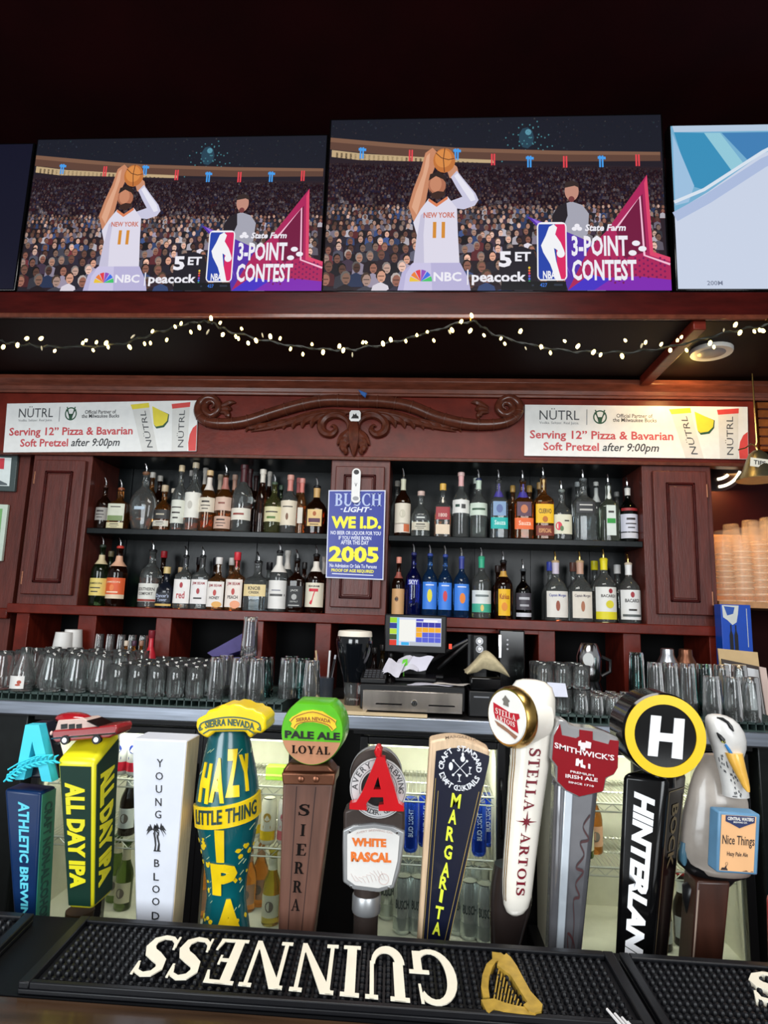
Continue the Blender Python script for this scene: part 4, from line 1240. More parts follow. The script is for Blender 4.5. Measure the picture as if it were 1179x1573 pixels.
place('front', 'lower left shelf', g, YF2, Z_S2, *A5, [
    (112, 76, 690, 385, 'green whiskey bottle with yellow label, leftmost', dict(glass=GREEN, labels=[(0.17, 0.46, 0.98, (222, 200, 110), [T('JAMESON', -0.7, 0.62, 0.7, 0.76, INK)] + lines()[1:])], neck=(0.7, 0.86, (206, 190, 150)), top=('pourer', (40, 50, 40)))),
    (190, 84, 692, 390, 'dark bottle with bright orange label, second from left', dict(glass=DARK, labels=[(0.13, 0.2, 0.98, (226, 206, 176), []), (0.2, 0.48, 0.98, (222, 96, 50), [T('JAMESON', -0.7, 0.66, 0.7, 0.8, (244, 214, 180)), Ee(0, 0.4, 0.24, 0.2, (236, 130, 70)), Rr(-0.6, 0.1, 0.6, 0.18, (244, 214, 180))])], neck=(0.68, 0.86, (220, 170, 140)), top=('pourer', (190, 60, 50)))),
    (338, 92, 697, 405, 'clear bottle with white southern label beside the black round bottle', dict(glass=CLEAR, liquid=DARK, level=0.52, labels=[(0.1, 0.42, 0.95, (220, 220, 212), [T('SOUTHERN', -0.8, 0.6, 0.8, 0.78, INK), T('COMFORT', -0.7, 0.36, 0.7, 0.52, INK), Rr(-0.9, 0.02, 0.9, 0.14, (150, 60, 50))])])),
    (408, 80, 700, 520, 'short round black bottle with pale lettering', dict(glass=PAINT((20, 24, 34), 0.15), shape='squat', labels=[(0.06, 0.12, 0.9, (206, 170, 90), []), (0.16, 0.44, 0.85, (22, 26, 36), [T('Dancer’s', -0.8, 0.5, 0.8, 0.85, (176, 186, 210)), T('Tower', -0.6, 0.1, 0.6, 0.42, (176, 186, 210))])], top=('cap', (206, 180, 120), 0.03))),
    (488, 76, 703, 430, 'white label bottle with red script, left of three bourbon bottles', dict(glass=CLEAR, liquid=AMBER, shape='square', labels=[(0.1, 0.56, 0.94, (234, 230, 226), [Ee(0, 0.76, 0.2, 0.12, (170, 50, 60)), T('red', -0.5, 0.2, 0.5, 0.5, (180, 44, 56))])], neck=(0.8, 1.0, (30, 28, 40)))),
    (563, 76, 705, 430, 'white label bourbon bottle with dark cap and grey foot', dict(glass=CLEAR, liquid=DARK, shape='square', labels=[(0.1, 0.56, 0.94, (232, 228, 226), [T('JIM BEAM', -0.75, 0.76, 0.75, 0.9, (150, 40, 50)), Ee(0, 0.52, 0.2, 0.12, (170, 60, 66)), Rr(-0.5, 0.2, 0.5, 0.26, INK)])], neck=(0.8, 1.0, (34, 26, 30)))),
    (637, 78, 705, 478, 'white label bourbon bottle with white cap and orange swirl', dict(glass=COPPER, liquid=AMBER, shape='square', labels=[(0.06, 0.6, 0.94, (232, 226, 220), [T('JIM BEAM', -0.75, 0.76, 0.75, 0.9, (150, 40, 50)), Ee(0, 0.56, 0.2, 0.12, (190, 70, 66)), T('HONEY', -0.6, 0.3, 0.6, 0.42, INK), Ee(0.3, 0.1, 0.6, 0.12, (226, 170, 90))])], neck=(0.82, 1.0, (226, 222, 216)), top=('cap', (230, 226, 222), 0.03))),
    (717, 78, 707, 455, 'white label bourbon bottle with red cap and peach swirl', dict(glass=COPPER, liquid=AMBER, shape='square', labels=[(0.06, 0.6, 0.94, (234, 222, 212), [T('JIM BEAM', -0.75, 0.76, 0.75, 0.9, (150, 40, 50)), Ee(0, 0.56, 0.2, 0.12, (190, 70, 66)), T('PEACH', -0.6, 0.3, 0.6, 0.42, INK), Ee(0.3, 0.1, 0.6, 0.14, (236, 160, 120))])], neck=(0.84, 1.0, (206, 60, 66)), top=('cap', (206, 44, 56), 0.036))),
    (812, 106, 712, 455, 'wide square clear bottle with cream label', dict(glass=CLEAR, liquid=(150, 170, 190), level=0.3, shape='square', labels=[(0.3, 0.54, 0.9, (226, 204, 150), [T('KNOB', -0.55, 0.52, 0.55, 0.84, INK), T('CREEK', -0.5, 0.22, 0.5, 0.42, INK)])], neck=(0.82, 1.0, (24, 22, 26)))),
    (905, 82, 720, 410, 'tall bottle with long white label and white neck', dict(glass=CLEAR, liquid=DARK, level=0.2, labels=[(0.05, 0.52, 0.96, (230, 228, 224), [Rr(-0.9, 0.44, 0.9, 0.52, (90, 90, 90)), Bl(-0.5, 0.6, 0.5, 0.7, (140, 140, 150))])], neck=(0.66, 0.94, (230, 226, 218)))),
    (985, 80, 720, 445, 'square black label whiskey bottle left of the red seven', dict(glass=DARK, shape='square', labels=[(0.1, 0.5, 0.86, (28, 28, 30), [T('JACK', -0.5, 0.72, 0.5, 0.84, (200, 200, 196)), Ee(0, 0.48, 0.34, 0.14, (170, 170, 168)), T('Old No.7', -0.5, 0.22, 0.5, 0.3, (190, 190, 186)), Rr(-0.7, 0.06, 0.7, 0.1, (190, 190, 186))])], neck=(0.78, 0.94, (40, 38, 36)))),
    (1070, 84, 722, 425, 'bottle with a large red 7 on white label, rightmost', dict(glass=DARK, labels=[(0.1, 0.52, 0.95, (230, 222, 200), [T('7', -0.5, 0.1, 0.5, 0.76, (206, 40, 60)), Rr(-0.5, 0.64, 0.5, 0.76, (206, 40, 60)), T('SEAGRAM', -0.6, 0.82, 0.6, 0.9, INK)])], neck=(0.72, 0.9, (226, 218, 206)))),
])
place('back', 'lower left shelf', g, YF2 + 0.11, Z_S2, *A5, [
    (152, 60, 690, 450, 'dark back bottle between the yellow and orange labels', dict(glass=GREEN, top=('cap', (110, 100, 70), 0.025))),
    (388, 66, 697, 450, 'red capped back bottle behind the short black bottle', dict(glass=DARK, top=('cap', (190, 40, 50), 0.03))),
    (468, 56, 700, 522, 'small tan capped back bottle left of the red script label', dict(glass=AMBER, top=('cap', (200, 170, 130), 0.025))),
    (548, 66, 703, 478, 'black capped back bottle right of the red script label', dict(glass=DARK, shape='square', top=('cap', (26, 24, 30), 0.034))),
    (622, 66, 703, 480, 'black capped back bottle left of the orange swirl label', dict(glass=DARK, shape='square', top=('cap', (26, 24, 34), 0.034))),
    (693, 66, 705, 480, 'white capped back bottle left of the red cap', dict(glass=COPPER, shape='square', top=('cap', (226, 222, 216), 0.034))),
    (862, 70, 712, 500, 'black capped back bottle behind the wide square bottle', dict(glass=CLEAR, shape='square', top=('cap', (24, 24, 28), 0.034))),
    (941, 66, 718, 448, 'white necked back bottle right of the long white label', dict(glass=CLEAR, neck=(0.74, 1.0, (226, 220, 210)), top=('cap', (226, 220, 210), 0.02))),
    (1018, 60, 720, 500, 'black capped back bottle right of the black label', dict(glass=DARK, shape='square', top=('cap', (30, 28, 28), 0.03))),
    (1106, 56, 722, 475, 'white necked back bottle right of the red seven', dict(glass=DARK, neck=(0.74, 1.0, (220, 214, 206)), top=('cap', (210, 200, 190), 0.02))),
])
A6, A7 = (480, 690, 3.468), (780, 690, 2.955)
g = 'bottles on the upper right shelf'
place('front', 'upper right shelf', g, YF, Z_S1, *A6, [
    (476, 86, 460, 105, 'dark bottle with long white label, leftmost', dict(glass=DARK, labels=[(0.06, 0.22, 0.96, (222, 210, 196), [Rr(0.2, 0.1, 0.9, 0.9, (206, 110, 70))]), (0.2, 0.56, 0.96, (222, 214, 196), [Ee(0, 0.5, 0.4, 0.2, (196, 190, 170))])], neck=(0.8, 1.0, (200, 200, 176)))),
    (573, 104, 460, 225, 'short fat clear bottle with low pale label', dict(glass=CLEAR, shape='squat', liquid=(210, 214, 210), level=0.4, labels=[(0.15, 0.34, 0.9, (206, 200, 180), lines()), (0.38, 0.56, 0.6, (60, 64, 64), [Bl(-0.7, 0.2, 0.7, 0.8, (220, 224, 220))])], top=('cap', (206, 180, 170), 0.02))),
    (690, 92, 460, 185, 'gold capped tequila bottle with red label', dict(glass=CLEAR, liquid=COPPER, shape='square', level=0.5, labels=[(0.06, 0.26, 0.8, (226, 206, 180), []), (0.36, 0.64, 0.8, (160, 50, 56), [T('1800', -0.6, 0.2, 0.6, 0.5, (230, 200, 190))])], neck=(0.72, 0.84, (226, 216, 196)), top=('cap', (222, 176, 80), 0.03))),
    (787, 92, 462, 125, 'tall clear bottle with high white label and pink neck', dict(glass=CLEAR, liquid=(60, 60, 56), level=0.36, labels=[(0.38, 0.6, 0.97, (226, 226, 222), [Bl(-0.7, 0.3, -0.2, 0.8, (40, 70, 60)), Bl(0.0, 0.1, 0.5, 0.9, (70, 70, 70))])], neck=(0.82, 1.0, (220, 170, 170)), top=('cap', (214, 180, 176), 0.014))),
    (882, 94, 462, 112, 'tall clear bottle with pale green high label', dict(glass=CLEAR, liquid=(190, 206, 200), level=0.36, labels=[(0.38, 0.62, 0.97, (206, 220, 206), [Bl(-0.8, 0.3, 0.7, 0.7, (60, 90, 70))])], neck=(0.84, 1.0, (196, 214, 196)), top=('pourer', (30, 40, 80)))),
    (990, 98, 467, 112, 'square tequila bottle with teal label and violet top', dict(glass=CLEAR, liquid=(150, 176, 206), shape='square', level=0.6, labels=[(0.16, 0.35, 0.92, (30, 176, 170), [T('Sauza', -0.6, 0.35, 0.7, 0.75, (210, 240, 236))]), (0.38, 0.62, 0.7, (130, 160, 196), [Ee(0, 0.5, 0.5, 0.3, (90, 110, 160))])], neck=(0.7, 0.94, (70, 62, 150)))),
    (1120, 108, 467, 115, 'square tequila bottle with orange label and violet top', dict(glass=AMBER, liquid=COPPER, shape='square', level=0.6, labels=[(0.16, 0.35, 0.92, (232, 106, 50), [T('Sauza', -0.6, 0.35, 0.7, 0.75, (250, 214, 190))]), (0.38, 0.62, 0.7, (90, 60, 80), [Ee(0, 0.5, 0.5, 0.3, (196, 120, 80))])], neck=(0.7, 0.94, (60, 54, 150)))),
])
place('front', 'upper right shelf', g, YF, Z_S1, *A7, [
    (162, 88, 400, 85, 'square tequila bottle with yellow and rust label', dict(glass=AMBER, liquid=COPPER, shape='square', level=0.6, labels=[(0.06, 0.22, 0.92, (120, 50, 36), [T('ESPECIAL', -0.7, 0.3, 0.7, 0.7, (230, 170, 110))]), (0.26, 0.56, 0.92, (240, 190, 30), [T('CUERVO', -0.7, 0.5, 0.7, 0.75, (60, 40, 30)), Ee(0, 0.2, 0.3, 0.16, (190, 110, 30))])], neck=(0.8, 1.0, (214, 180, 110)))),
    (245, 90, 402, 145, 'short bottle with pink flowered cream label', dict(glass=CLEAR, shape='squat', labels=[(0.12, 0.6, 0.92, (222, 220, 196), [Ee(-0.5, 0.4, 0.34, 0.22, (214, 60, 80)), Ee(-0.2, 0.28, 0.2, 0.14, (90, 120, 80)), Bl(0.1, 0.6, 0.6, 0.76, INK)])], top=('pourer', (120, 130, 126)))),
    (345, 104, 407, 95, 'large clear square bottle with black shield label', dict(glass=CLEAR, shape='square', liquid=(196, 206, 214), level=0.4, labels=[(0.44, 0.64, 0.8, (50, 52, 56), [Bl(-0.7, 0.6, 0.7, 0.84, (210, 210, 206)), Rr(-0.7, 0.2, 0.7, 0.36, (190, 190, 186))])], top=('pourer', (90, 96, 98)))),
    (460, 84, 410, 115, 'clear and green gin bottle with tall pale panels', dict(glass=(206, 226, 200), shape='square', labels=[(0.1, 0.62, 0.5, (210, 222, 216), [Rr(-0.9, 0.4, 0.9, 0.56, (40, 150, 60)), Bl(-0.6, 0.7, 0.6, 0.86, INK)])], neck=(0.74, 0.98, (214, 220, 216)))),
    (548, 82, 410, 130, 'dark bottle with white label and red band, rightmost', dict(glass=(30, 44, 34), labels=[(0.06, 0.16, 0.96, (206, 206, 214), []), (0.18, 0.5, 0.96, (206, 208, 222), lines()), (0.56, 0.62, 0.9, (150, 40, 44), [])], neck=(0.86, 1.0, (214, 214, 210)))),
])
place('back', 'upper right shelf', g, YF + 0.105, Z_S1, 480, 690, 3.468, [
    (443, 70, 460, 170, 'pale topped back bottle behind the leftmost white label', dict(glass=CLEAR, top=('cap', (210, 210, 200), 0.025))),
    (866, 70, 462, 155, 'pale topped back bottle behind the pale green label', dict(glass=CLEAR, top=('cap', (206, 216, 206), 0.025))),
    (1066, 76, 465, 195, 'brass topped back bottle left of the orange label', dict(glass=AMBER, shape='square', top=('cap', (190, 150, 80), 0.03))),
    (1155, 76, 465, 195, 'brass topped back bottle right of the orange label', dict(glass=AMBER, shape='square', top=('cap', (190, 150, 80), 0.03)))])
place('back', 'upper right shelf', g, YF + 0.105, Z_S1, *A7, [
    (145, 70, 400, 152, 'tan topped back bottle behind the yellow and rust label', dict(glass=AMBER, shape='square', top=('cap', (190, 150, 90), 0.03))),
    (320, 66, 405, 150, 'grey topped back bottle left of the black shield label', dict(glass=CLEAR, top=('cap', (170, 176, 176), 0.02))),
    (404, 60, 408, 150, 'white capped back bottle right of the black shield label', dict(glass=CLEAR, neck=(0.7, 0.95, (200, 204, 200)), top=('cap', (216, 216, 210), 0.016))),
    (498, 60, 410, 195, 'short grey capped back bottle right of the gin panels', dict(glass=CLEAR, top=('cap', (130, 134, 134), 0.02)))])
g = 'bottles on the lower right shelf'
place('front', 'lower right shelf', g, YF2, Z_S2, *A6, [
    (452, 70, 880, 575, 'dark bottle with tan label and copper top, leftmost', dict(glass=DARK, labels=[(0.02, 0.5, 0.92, (206, 160, 110), [Ee(-0.2, 0.6, 0.3, 0.1, (120, 80, 50)), Bl(-0.5, 0.5, 0.0, 0.7, INK)])], neck=(0.7, 0.82, (150, 80, 70)), top=('cap', (214, 140, 120), 0.026))),
    (532, 86, 885, 505, 'deep cobalt bottle with small white lettering on dark blue', dict(glass=COBALT, labels=[(0.5, 0.6, 0.7, (24, 34, 140), [T('SKYY', -0.8, 0.1, 0.8, 0.9, (226, 230, 250))])], top=('pourer', (40, 44, 100)))),
    (620, 86, 885, 510, 'blue vodka bottle with yellow fruit disc', dict(glass=BLUE, labels=[(0.12, 0.56, 0.86, (62, 130, 226), [Ee(0, 0.5, 0.36, 0.24, (226, 214, 50)), Bl(-0.6, 0.84, 0.6, 0.94, (220, 230, 250))])], top=('pourer', (50, 70, 150)))),
    (702, 80, 886, 515, 'blue vodka bottle with red fruit disc', dict(glass=BLUE, labels=[(0.12, 0.56, 0.86, (62, 130, 226), [Ee(0, 0.5, 0.34, 0.2, (206, 60, 70)), Bl(-0.6, 0.84, 0.6, 0.94, (220, 230, 250))])], top=('pourer', (50, 70, 150)))),
    (790, 88, 888, 525, 'blue vodka bottle with orange fruit disc', dict(glass=BLUE, labels=[(0.12, 0.56, 0.86, (62, 130, 226), [Ee(0.1, 0.46, 0.4, 0.2, (232, 130, 40)), Bl(-0.6, 0.84, 0.6, 0.94, (220, 230, 250))])], neck=(0.82, 1.0, (50, 60, 140)), top=('pourer', (60, 80, 160)))),
    (897, 104, 895, 525, 'green capped rum bottle with white and mint label', dict(glass=CLEAR, liquid=OLIVE, level=0.6, labels=[(0.1, 0.24, 0.97, (70, 176, 146), [Ee(0, 0.5, 0.18, 0.4, (226, 200, 120))]), (0.24, 0.46, 0.97, (222, 228, 226), [Bl(-0.7, 0.4, 0.7, 0.8, (120, 130, 130))])], neck=(0.84, 1.0, (50, 170, 130)), top=('pourer', (50, 160, 120)))),
    (1015, 100, 895, 545, 'dark brown bottle with yellow coffee liqueur label', dict(glass=DARK, labels=[(0.06, 0.52, 0.62, (238, 186, 30), [T('Kahlua', -0.8, 0.62, 0.8, 0.82, (150, 50, 30)), Ee(0, 0.34, 0.5, 0.16, (226, 140, 40))])], neck=(0.74, 0.84, (196, 150, 70)))),
    (1122, 84, 895, 590, 'near black bottle with small grey label beside the yellow label', dict(glass=(34, 26, 28), labels=[(0.06, 0.14, 0.95, (206, 206, 214), []), (0.2, 0.54, 0.95, (70, 66, 74), [Rr(-0.7, 0.6, 0.7, 0.75, (190, 190, 196)), Rr(-0.6, 0.2, 0.6, 0.32, (170, 170, 176))])], top=('pourer', (70, 74, 78)))),
])
place('front', 'lower right shelf', g, YF2, Z_S2, *A7, [
    (218, 108, 770, 465, 'spiced rum bottle with white label and blue lettering', dict(glass=CLEAR, liquid=(150, 70, 40), level=0.5, shape='squat', labels=[(0.06, 0.5, 0.88, (226, 222, 214), [T('Captain Morgan', -0.8, 0.76, 0.8, 0.9, (70, 80, 150)), Ee(0, 0.44, 0.2, 0.2, (150, 80, 60))])], neck=(0.8, 1.0, (200, 190, 206)), top=('pourer', (190, 160, 120), 0.6, 1.0, 1))),
    (330, 110, 775, 465, 'clear rum bottle with white label and brown lettering', dict(glass=CLEAR, shape='squat', labels=[(0.06, 0.5, 0.8, (222, 214, 200), [T('Captain Morgan', -0.8, 0.76, 0.8, 0.9, (90, 80, 90)), Ee(0, 0.44, 0.2, 0.2, (170, 110, 80))])], neck=(0.8, 1.0, (190, 150, 130)), top=('pourer', (190, 160, 120), 0.6, 1.0, 1))),
    (440, 104, 785, 455, 'yellow capped rum bottle with lemon label', dict(glass=CLEAR, liquid=(206, 200, 150), level=0.5, labels=[(0.05, 0.17, 0.9, (226, 214, 40), []), (0.17, 0.56, 0.9, (230, 230, 224), [Ee(0.3, 0.84, 0.2, 0.1, (160, 50, 60)), T('BACARDI', -0.6, 0.58, 0.8, 0.7, INK), Ee(0.2, 0.3, 0.4, 0.16, (226, 214, 60))])], neck=(0.84, 1.0, (230, 214, 30)), top=('pourer', (226, 206, 30), 0.6, 1.0, 1))),
    (553, 96, 785, 475, 'white capped rum bottle with red dot label, rightmost', dict(glass=CLEAR, labels=[(0.06, 0.56, 0.94, (228, 228, 226), [Ee(0, 0.84, 0.2, 0.1, (160, 50, 60)), T('BACARDI', -0.7, 0.58, 0.7, 0.7, INK), Rr(-0.4, 0.3, 0.4, 0.36, INK), Rr(-0.9, 0.1, 0.9, 0.18, (90, 96, 96))])], neck=(0.82, 1.0, (230, 230, 230)), top=('pourer', (206, 190, 170), 0.6, 1.0, 1))),
])
place('back', 'lower right shelf', g, YF2 + 0.11, Z_S2, *A7, [
    (192, 80, 768, 512, 'blue capped back bottle left of the blue lettering', dict(glass=CLEAR, liquid=DARK, shape='squat', top=('cap', (70, 84, 190), 0.04))),
    (298, 80, 770, 515, 'brown capped back bottle left of the brown lettering', dict(glass=CLEAR, shape='squat', top=('cap', (110, 70, 60), 0.04))),
    (397, 80, 780, 508, 'yellow capped back bottle behind the lemon label', dict(glass=CLEAR, top=('cap', (226, 214, 30), 0.04))),
    (501, 80, 782, 525, 'white capped back bottle behind the red dot label', dict(glass=CLEAR, top=('cap', (222, 222, 220), 0.04)))])
place('back', 'lower right shelf', g, YF2 + 0.11, Z_S2, *A6, [
    (985, 76, 890, 620, 'dark topped back bottle behind the yellow coffee liqueur label', dict(glass=DARK, top=('cap', (44, 30, 26), 0.03)))])
# ------------------------------------------------------------------ back counter
ct = thing('back_counter', 'long steel edged back counter below the bottle shelves', 'counter', (0, YC, Z_CT - 0.06))
MB().box(-3.0, 2.6, YC + 0.012, YB + 0.272, Z_CT - 0.05, Z_CT).build('counter_top', P('dark_counter', (40, 38, 38), 0.4, var=0.3), ct)
MB().box(-3.0, 2.6, YC, YC + 0.02, Z_CT - 0.046, Z_CT + 0.002).build('steel_edge', P('steel_edge', (176, 184, 198), 0.34, 0.9, var=0.25, scale=5, stretch=(1, 1, 20)), ct, bevel=0.004)
def drying_mat(x0, x1, label):
    r = thing('drying_mat', label, 'mat', ((x0 + x1) / 2, YC + 0.2, Z_CT))
    m = MB().box(x0, x1, YC + 0.022, YB - 0.05, Z_CT + 0.0005, Z_CT + 0.006)
    n = int((x1 - x0) / 0.028)
    for i in range(n + 1):
        x = x0 + (x1 - x0 - 0.004) * i / n
        m.box(x, x + 0.004, YC + 0.022, YB - 0.05, Z_CT + 0.006, Z_CT + 0.033)
    for j in range(20):
        y = YC + 0.022 + j * 0.024
        m.box(x0, x1, y, y + 0.003, Z_CT + 0.026, Z_CT + 0.034)
    m.build('rubber_grid', P('mat_rubber', (58, 76, 72), 0.45, var=0.3), r, smooth=0)
    return r
drying_mat(X(-60, 1070, YC), X(432, 1070, YC), 'dark green ribbed drying mat under the glasses at left')
drying_mat(X(800, 1100, YC), X(1230, 1100, YC), 'dark green ribbed drying mat under the glasses at right')
ZM = Z_CT + 0.0345

# glassware: each kind is modelled once with real wall thickness, then copied
def glass_mesh(name, outer, t=0.0025, base=0.012, mat=None, n=18):
    zb = base
    inner = [(max(0.001, r - t), max(z, zb)) for r, z in outer if z > zb * 0.8]
    inner = [(inner[0][0] * 0.9, zb)] + inner
    prof = outer + [(outer[-1][0] - t * 0.5, outer[-1][1] + t * 0.5)] + list(reversed(inner))
    return MB().lathe(prof, n=n).build(name, mat or GLASS, None, smooth=50)
def flip(outer):
    h = outer[-1][1]
    return [(r, h - z) for r, z in reversed(outer)]
def inverted_mesh(name, outer, t=0.0025, base=0.012, mat=None, n=18):
    """a glass standing on its rim"""
    h = outer[-1][1]
    inner = [(max(0.001, r - t), max(z, base)) for r, z in outer if z > base * 0.8]
    prof = outer + [(outer[-1][0] - t * 0.5, outer[-1][1] + t * 0.5)] + list(reversed([(inner[0][0] * 0.9, base)] + inner))
    return MB().lathe([(r, h - z + t * 0.5) for r, z in prof], n=n).build(name, mat or GLASS, None, smooth=50)
TEALG = P('teal_reflection_glass', (150, 226, 220), 0.0, trans=1.0, ior=1.45, var=0.02)  # teal reflections put into the glass colour
PROTO = {}
def glass(kind, px, Y, label, cat='glass', group=None, z=None):
    mesh = PROTO[kind]
    if mesh[1]:
        o = mesh[0]
        PROTO[kind] = (o, False)
    else:
        o = mesh[0].copy()
        COL.objects.link(o)
    zz = ZM if z is None else z
    py = 1050
    o.location = (at(px, py, Y).x, Y, zz)
    o.rotation_euler = (0, 0, (px * 0.37) % 6.28)
    tag(o, label, cat, group)
    return o
def proto(kind, o):
    PROTO[kind] = (o, True)
proto('tumbler', glass_mesh('tumbler', [(0.027, 0), (0.031, 0.002), (0.033, 0.012), (0.035, 0.06), (0.0355, 0.112)], base=0.014))
proto('snifter', glass_mesh('tulip_glass', [(0.026, 0), (0.036, 0.003), (0.046, 0.03), (0.047, 0.05), (0.040, 0.09), (0.034, 0.12), (0.033, 0.142)], base=0.01))
proto('pint', inverted_mesh('pint_glass', [(0.025, 0), (0.027, 0.003), (0.028, 0.02), (0.0325, 0.11), (0.034, 0.15)], base=0.018))
proto('tealpint', inverted_mesh('pint_glass', [(0.025, 0), (0.027, 0.003), (0.028, 0.02), (0.0325, 0.11), (0.034, 0.15)], base=0.018, mat=TEALG))
proto('tallpint', inverted_mesh('tall_glass', [(0.024, 0), (0.026, 0.003), (0.027, 0.02), (0.0315, 0.14), (0.033, 0.185)], base=0.018))
proto('tealtall', inverted_mesh('tall_glass', [(0.024, 0), (0.026, 0.003), (0.027, 0.02), (0.0315, 0.14), (0.033, 0.185)], base=0.018, mat=TEALG))
proto('slimtall', inverted_mesh('slim_glass', [(0.017, 0), (0.018, 0.003), (0.019, 0.02), (0.022, 0.14), (0.0235, 0.185)], base=0.018))
proto('shot', inverted_mesh('shot_glass', [(0.019, 0), (0.021, 0.002), (0.022, 0.012), (0.0255, 0.05), (0.026, 0.064)], base=0.014, n=14))
proto('rocks', glass_mesh('rocks_glass', [(0.026, 0), (0.029, 0.002), (0.030, 0.01), (0.0315, 0.05), (0.032, 0.082)], base=0.012, n=14))
ROWS = ['front row', 'second row', 'third row', 'fourth row', 'fifth row', 'back row']
g = 'small tumblers in the left block'
for r in range(6):
    Y = 2.335 + r * 0.076
    for c in range(5):
        x = at(181, 1070, 2.335).x + c * 0.074 + 0.004 * ((r * 7 + c * 3) % 3 - 1)
        o = glass('tumbler', 200, Y, f'small clear tumbler, {nth(c)} in the {ROWS[r]} of the left tumbler block', group=g)
        o.location.x = x
g = 'tulip glasses at the far left'
for r in range(4):
    Y = 2.345 + r * 0.098
    for c in range(5):
        if c == 1 and r == 0:
            continue
        x = at(3, 1068, 2.345).x + c * 0.098 - 0.01 + 0.05 * (r % 2) * 0.3
        o = glass('snifter', 200, Y, f'clear tulip glass, {nth(c)} in the {ROWS[r] if r < 3 else "back row"} of the far left glasses', group=g)
        o.location.x = x
# the tapered carafe with the printed label among them
cx = at(33, 1060, 2.335).x
cf = thing('carafe', 'tapered clear carafe with a white printed label at the front left', 'carafe', (cx, 2.335, ZM))
cpz = [(0.034, 0), (0.04, 0.003), (0.041, 0.04), (0.036, 0.08), (0.02, 0.125), (0.018, 0.16)]
o = glass_mesh('carafe_glass', cpz, base=0.008)
o.parent = cf
lb = MB()
cyl = lambda u, v, d=0.0: Vector((cx + 0.0418 * math.sin(u), 2.335 - 0.0418 * math.cos(u) - d, ZM + v))
lb.art(([(-0.9 + 0.2 * i, z) for z in (0.012, 0.058) for i in range(9)], [(i, i + 1, 10 + i, 9 + i) for i in range(8)]), cyl, 0, 0, 0.0004)
lb.art(polys([ell(0.3, 0.036, 0.2, 0.007, 8), ell(0.2, 0.026, 0.24, 0.004, 8)]), cyl, 1, 0, 0.0009)
lb.build('carafe_label', [PAINT((232, 230, 226)), PAINT((176, 72, 50))], cf)
g = 'tall glasses standing behind the tumblers'
for i, px in enumerate((146, 163, 180, 197, 214)):
    glass('slimtall', px, 2.80, f'slim tall glass, {nth(i)} in the row behind the tulip glasses', group=g, z=ZM + 0.012)
g = 'pint glasses left of the big stout glass'
for i, (px, Y, k) in enumerate(((332, 2.345, 'pint'), (366, 2.345, 'pint'), (393, 2.35, 'pint'), (345, 2.45, 'pint'), (378, 2.45, 'pint'), (407, 2.455, 'tealpint'), (440, 2.43, 'pint'), (463, 2.45, 'tealpint'), (478, 2.37, 'pint'), (446, 2.54, 'tealpint'))):
    lab = ['upturned pint glass at the front, nearest the yellow bottle shaped handle', 'upturned pint glass, second from left in the front pints', 'upturned pint glass, third from left in the front pints', 'upturned pint glass behind the leftmost front pint', 'upturned pint glass behind the second front pint, carrying another', 'teal tinged pint glass behind the third front pint', 'upturned pint glass just left of the green topped handle', 'teal tinged pint glass above the green topped handle', 'upturned pint glass directly behind the green topped handle', 'teal tinged pint glass furthest back beside the pen cup'][i]
    glass(k, px, Y, lab, group=g)
glass('pint', 379, 2.45, 'upturned pint glass stacked on top of another pint', group=g, z=ZM + 0.1515)
# right side
g = 'upturned pint glasses at the right end'
for i, px in enumerate((1006, 1030, 1056, 1082, 1108, 1136)):
    glass('tallpint' if i != 3 else 'tealtall', px, 2.42 + 0.01 * (i % 2), f'tall upturned glass, {nth(i)} in the right hand back row', group=g)
for i, px in enumerate((1092, 1124, 1152)):
    glass('pint', px, 2.34, f'upturned pint glass, {nth(i)} of three in front of the tall right hand glasses', group=g)
glass('tealtall', 978, 2.5, 'teal tinged tall glass alone between shot glasses and right pints', group=g, z=ZM + 0.03)
g = 'shot glasses right of the stacked rocks glasses'
for r in range(4):
    for c in range(5):
        o = glass('shot', 900, 2.345 + r * 0.055, f'small shot glass, {nth(c)} in the {ROWS[r] if r < 3 else "back row"} of the shot glass block', group=g)
        o.location.x = at(893, 1090, 2.345).x + c * 0.054 - 0.003 * r
g = 'rocks glasses stacked in two tiers'
for t in range(2):
    for r in range(3):
        for c in range(3):
            o = glass('rocks', 850, 2.36 + r * 0.066, f'small rocks glass, {["left", "middle", "right"][c]} of {["front", "second", "back"][r]} row, {["lower", "upper"][t]} tier of the right stack', group=g, z=ZM + t * 0.085)
            o.location.x = at(836, 1080, 2.36).x + c * 0.066
cx = at(856, 1054, 2.31).x
q = [at(840, 1048, 2.322), at(868, 1050, 2.322), at(872, 1071, 2.318), at(846, 1070, 2.318)]
m = MB().hexa([q[3], q[2], q[1], q[0]], [p + Vector((0, 0.002, 0)) for p in (q[3], q[2], q[1], q[0])])
tag(m.build('paper_tag', PAINT((222, 224, 240)), None, q[3]), 'small white paper tag stuck on the stacked rocks glasses', 'tag')
# metal cups of the shakers between the right glasses
for i, (px, col) in enumerate(((1026, STEEL), (1054, BRONZE))):
    c = (at(px, 1040, 2.6).x, 2.6, ZM - 0.0005)
    r = thing('cocktail_shaker', ['steel cocktail shaker behind the right hand glasses', 'copper cocktail shaker behind the right hand glasses'][i], 'shaker', c)
    MB().lathe([(0.036, 0), (0.038, 0.003), (0.044, 0.15), (0.0445, 0.155)], c, 18).build('cup', col, r)
    MB().lathe([(0.0445, 0.155), (0.046, 0.162), (0.026, 0.205), (0.025, 0.228), (0.019, 0.231)], c, 18).build('cap', col, r)

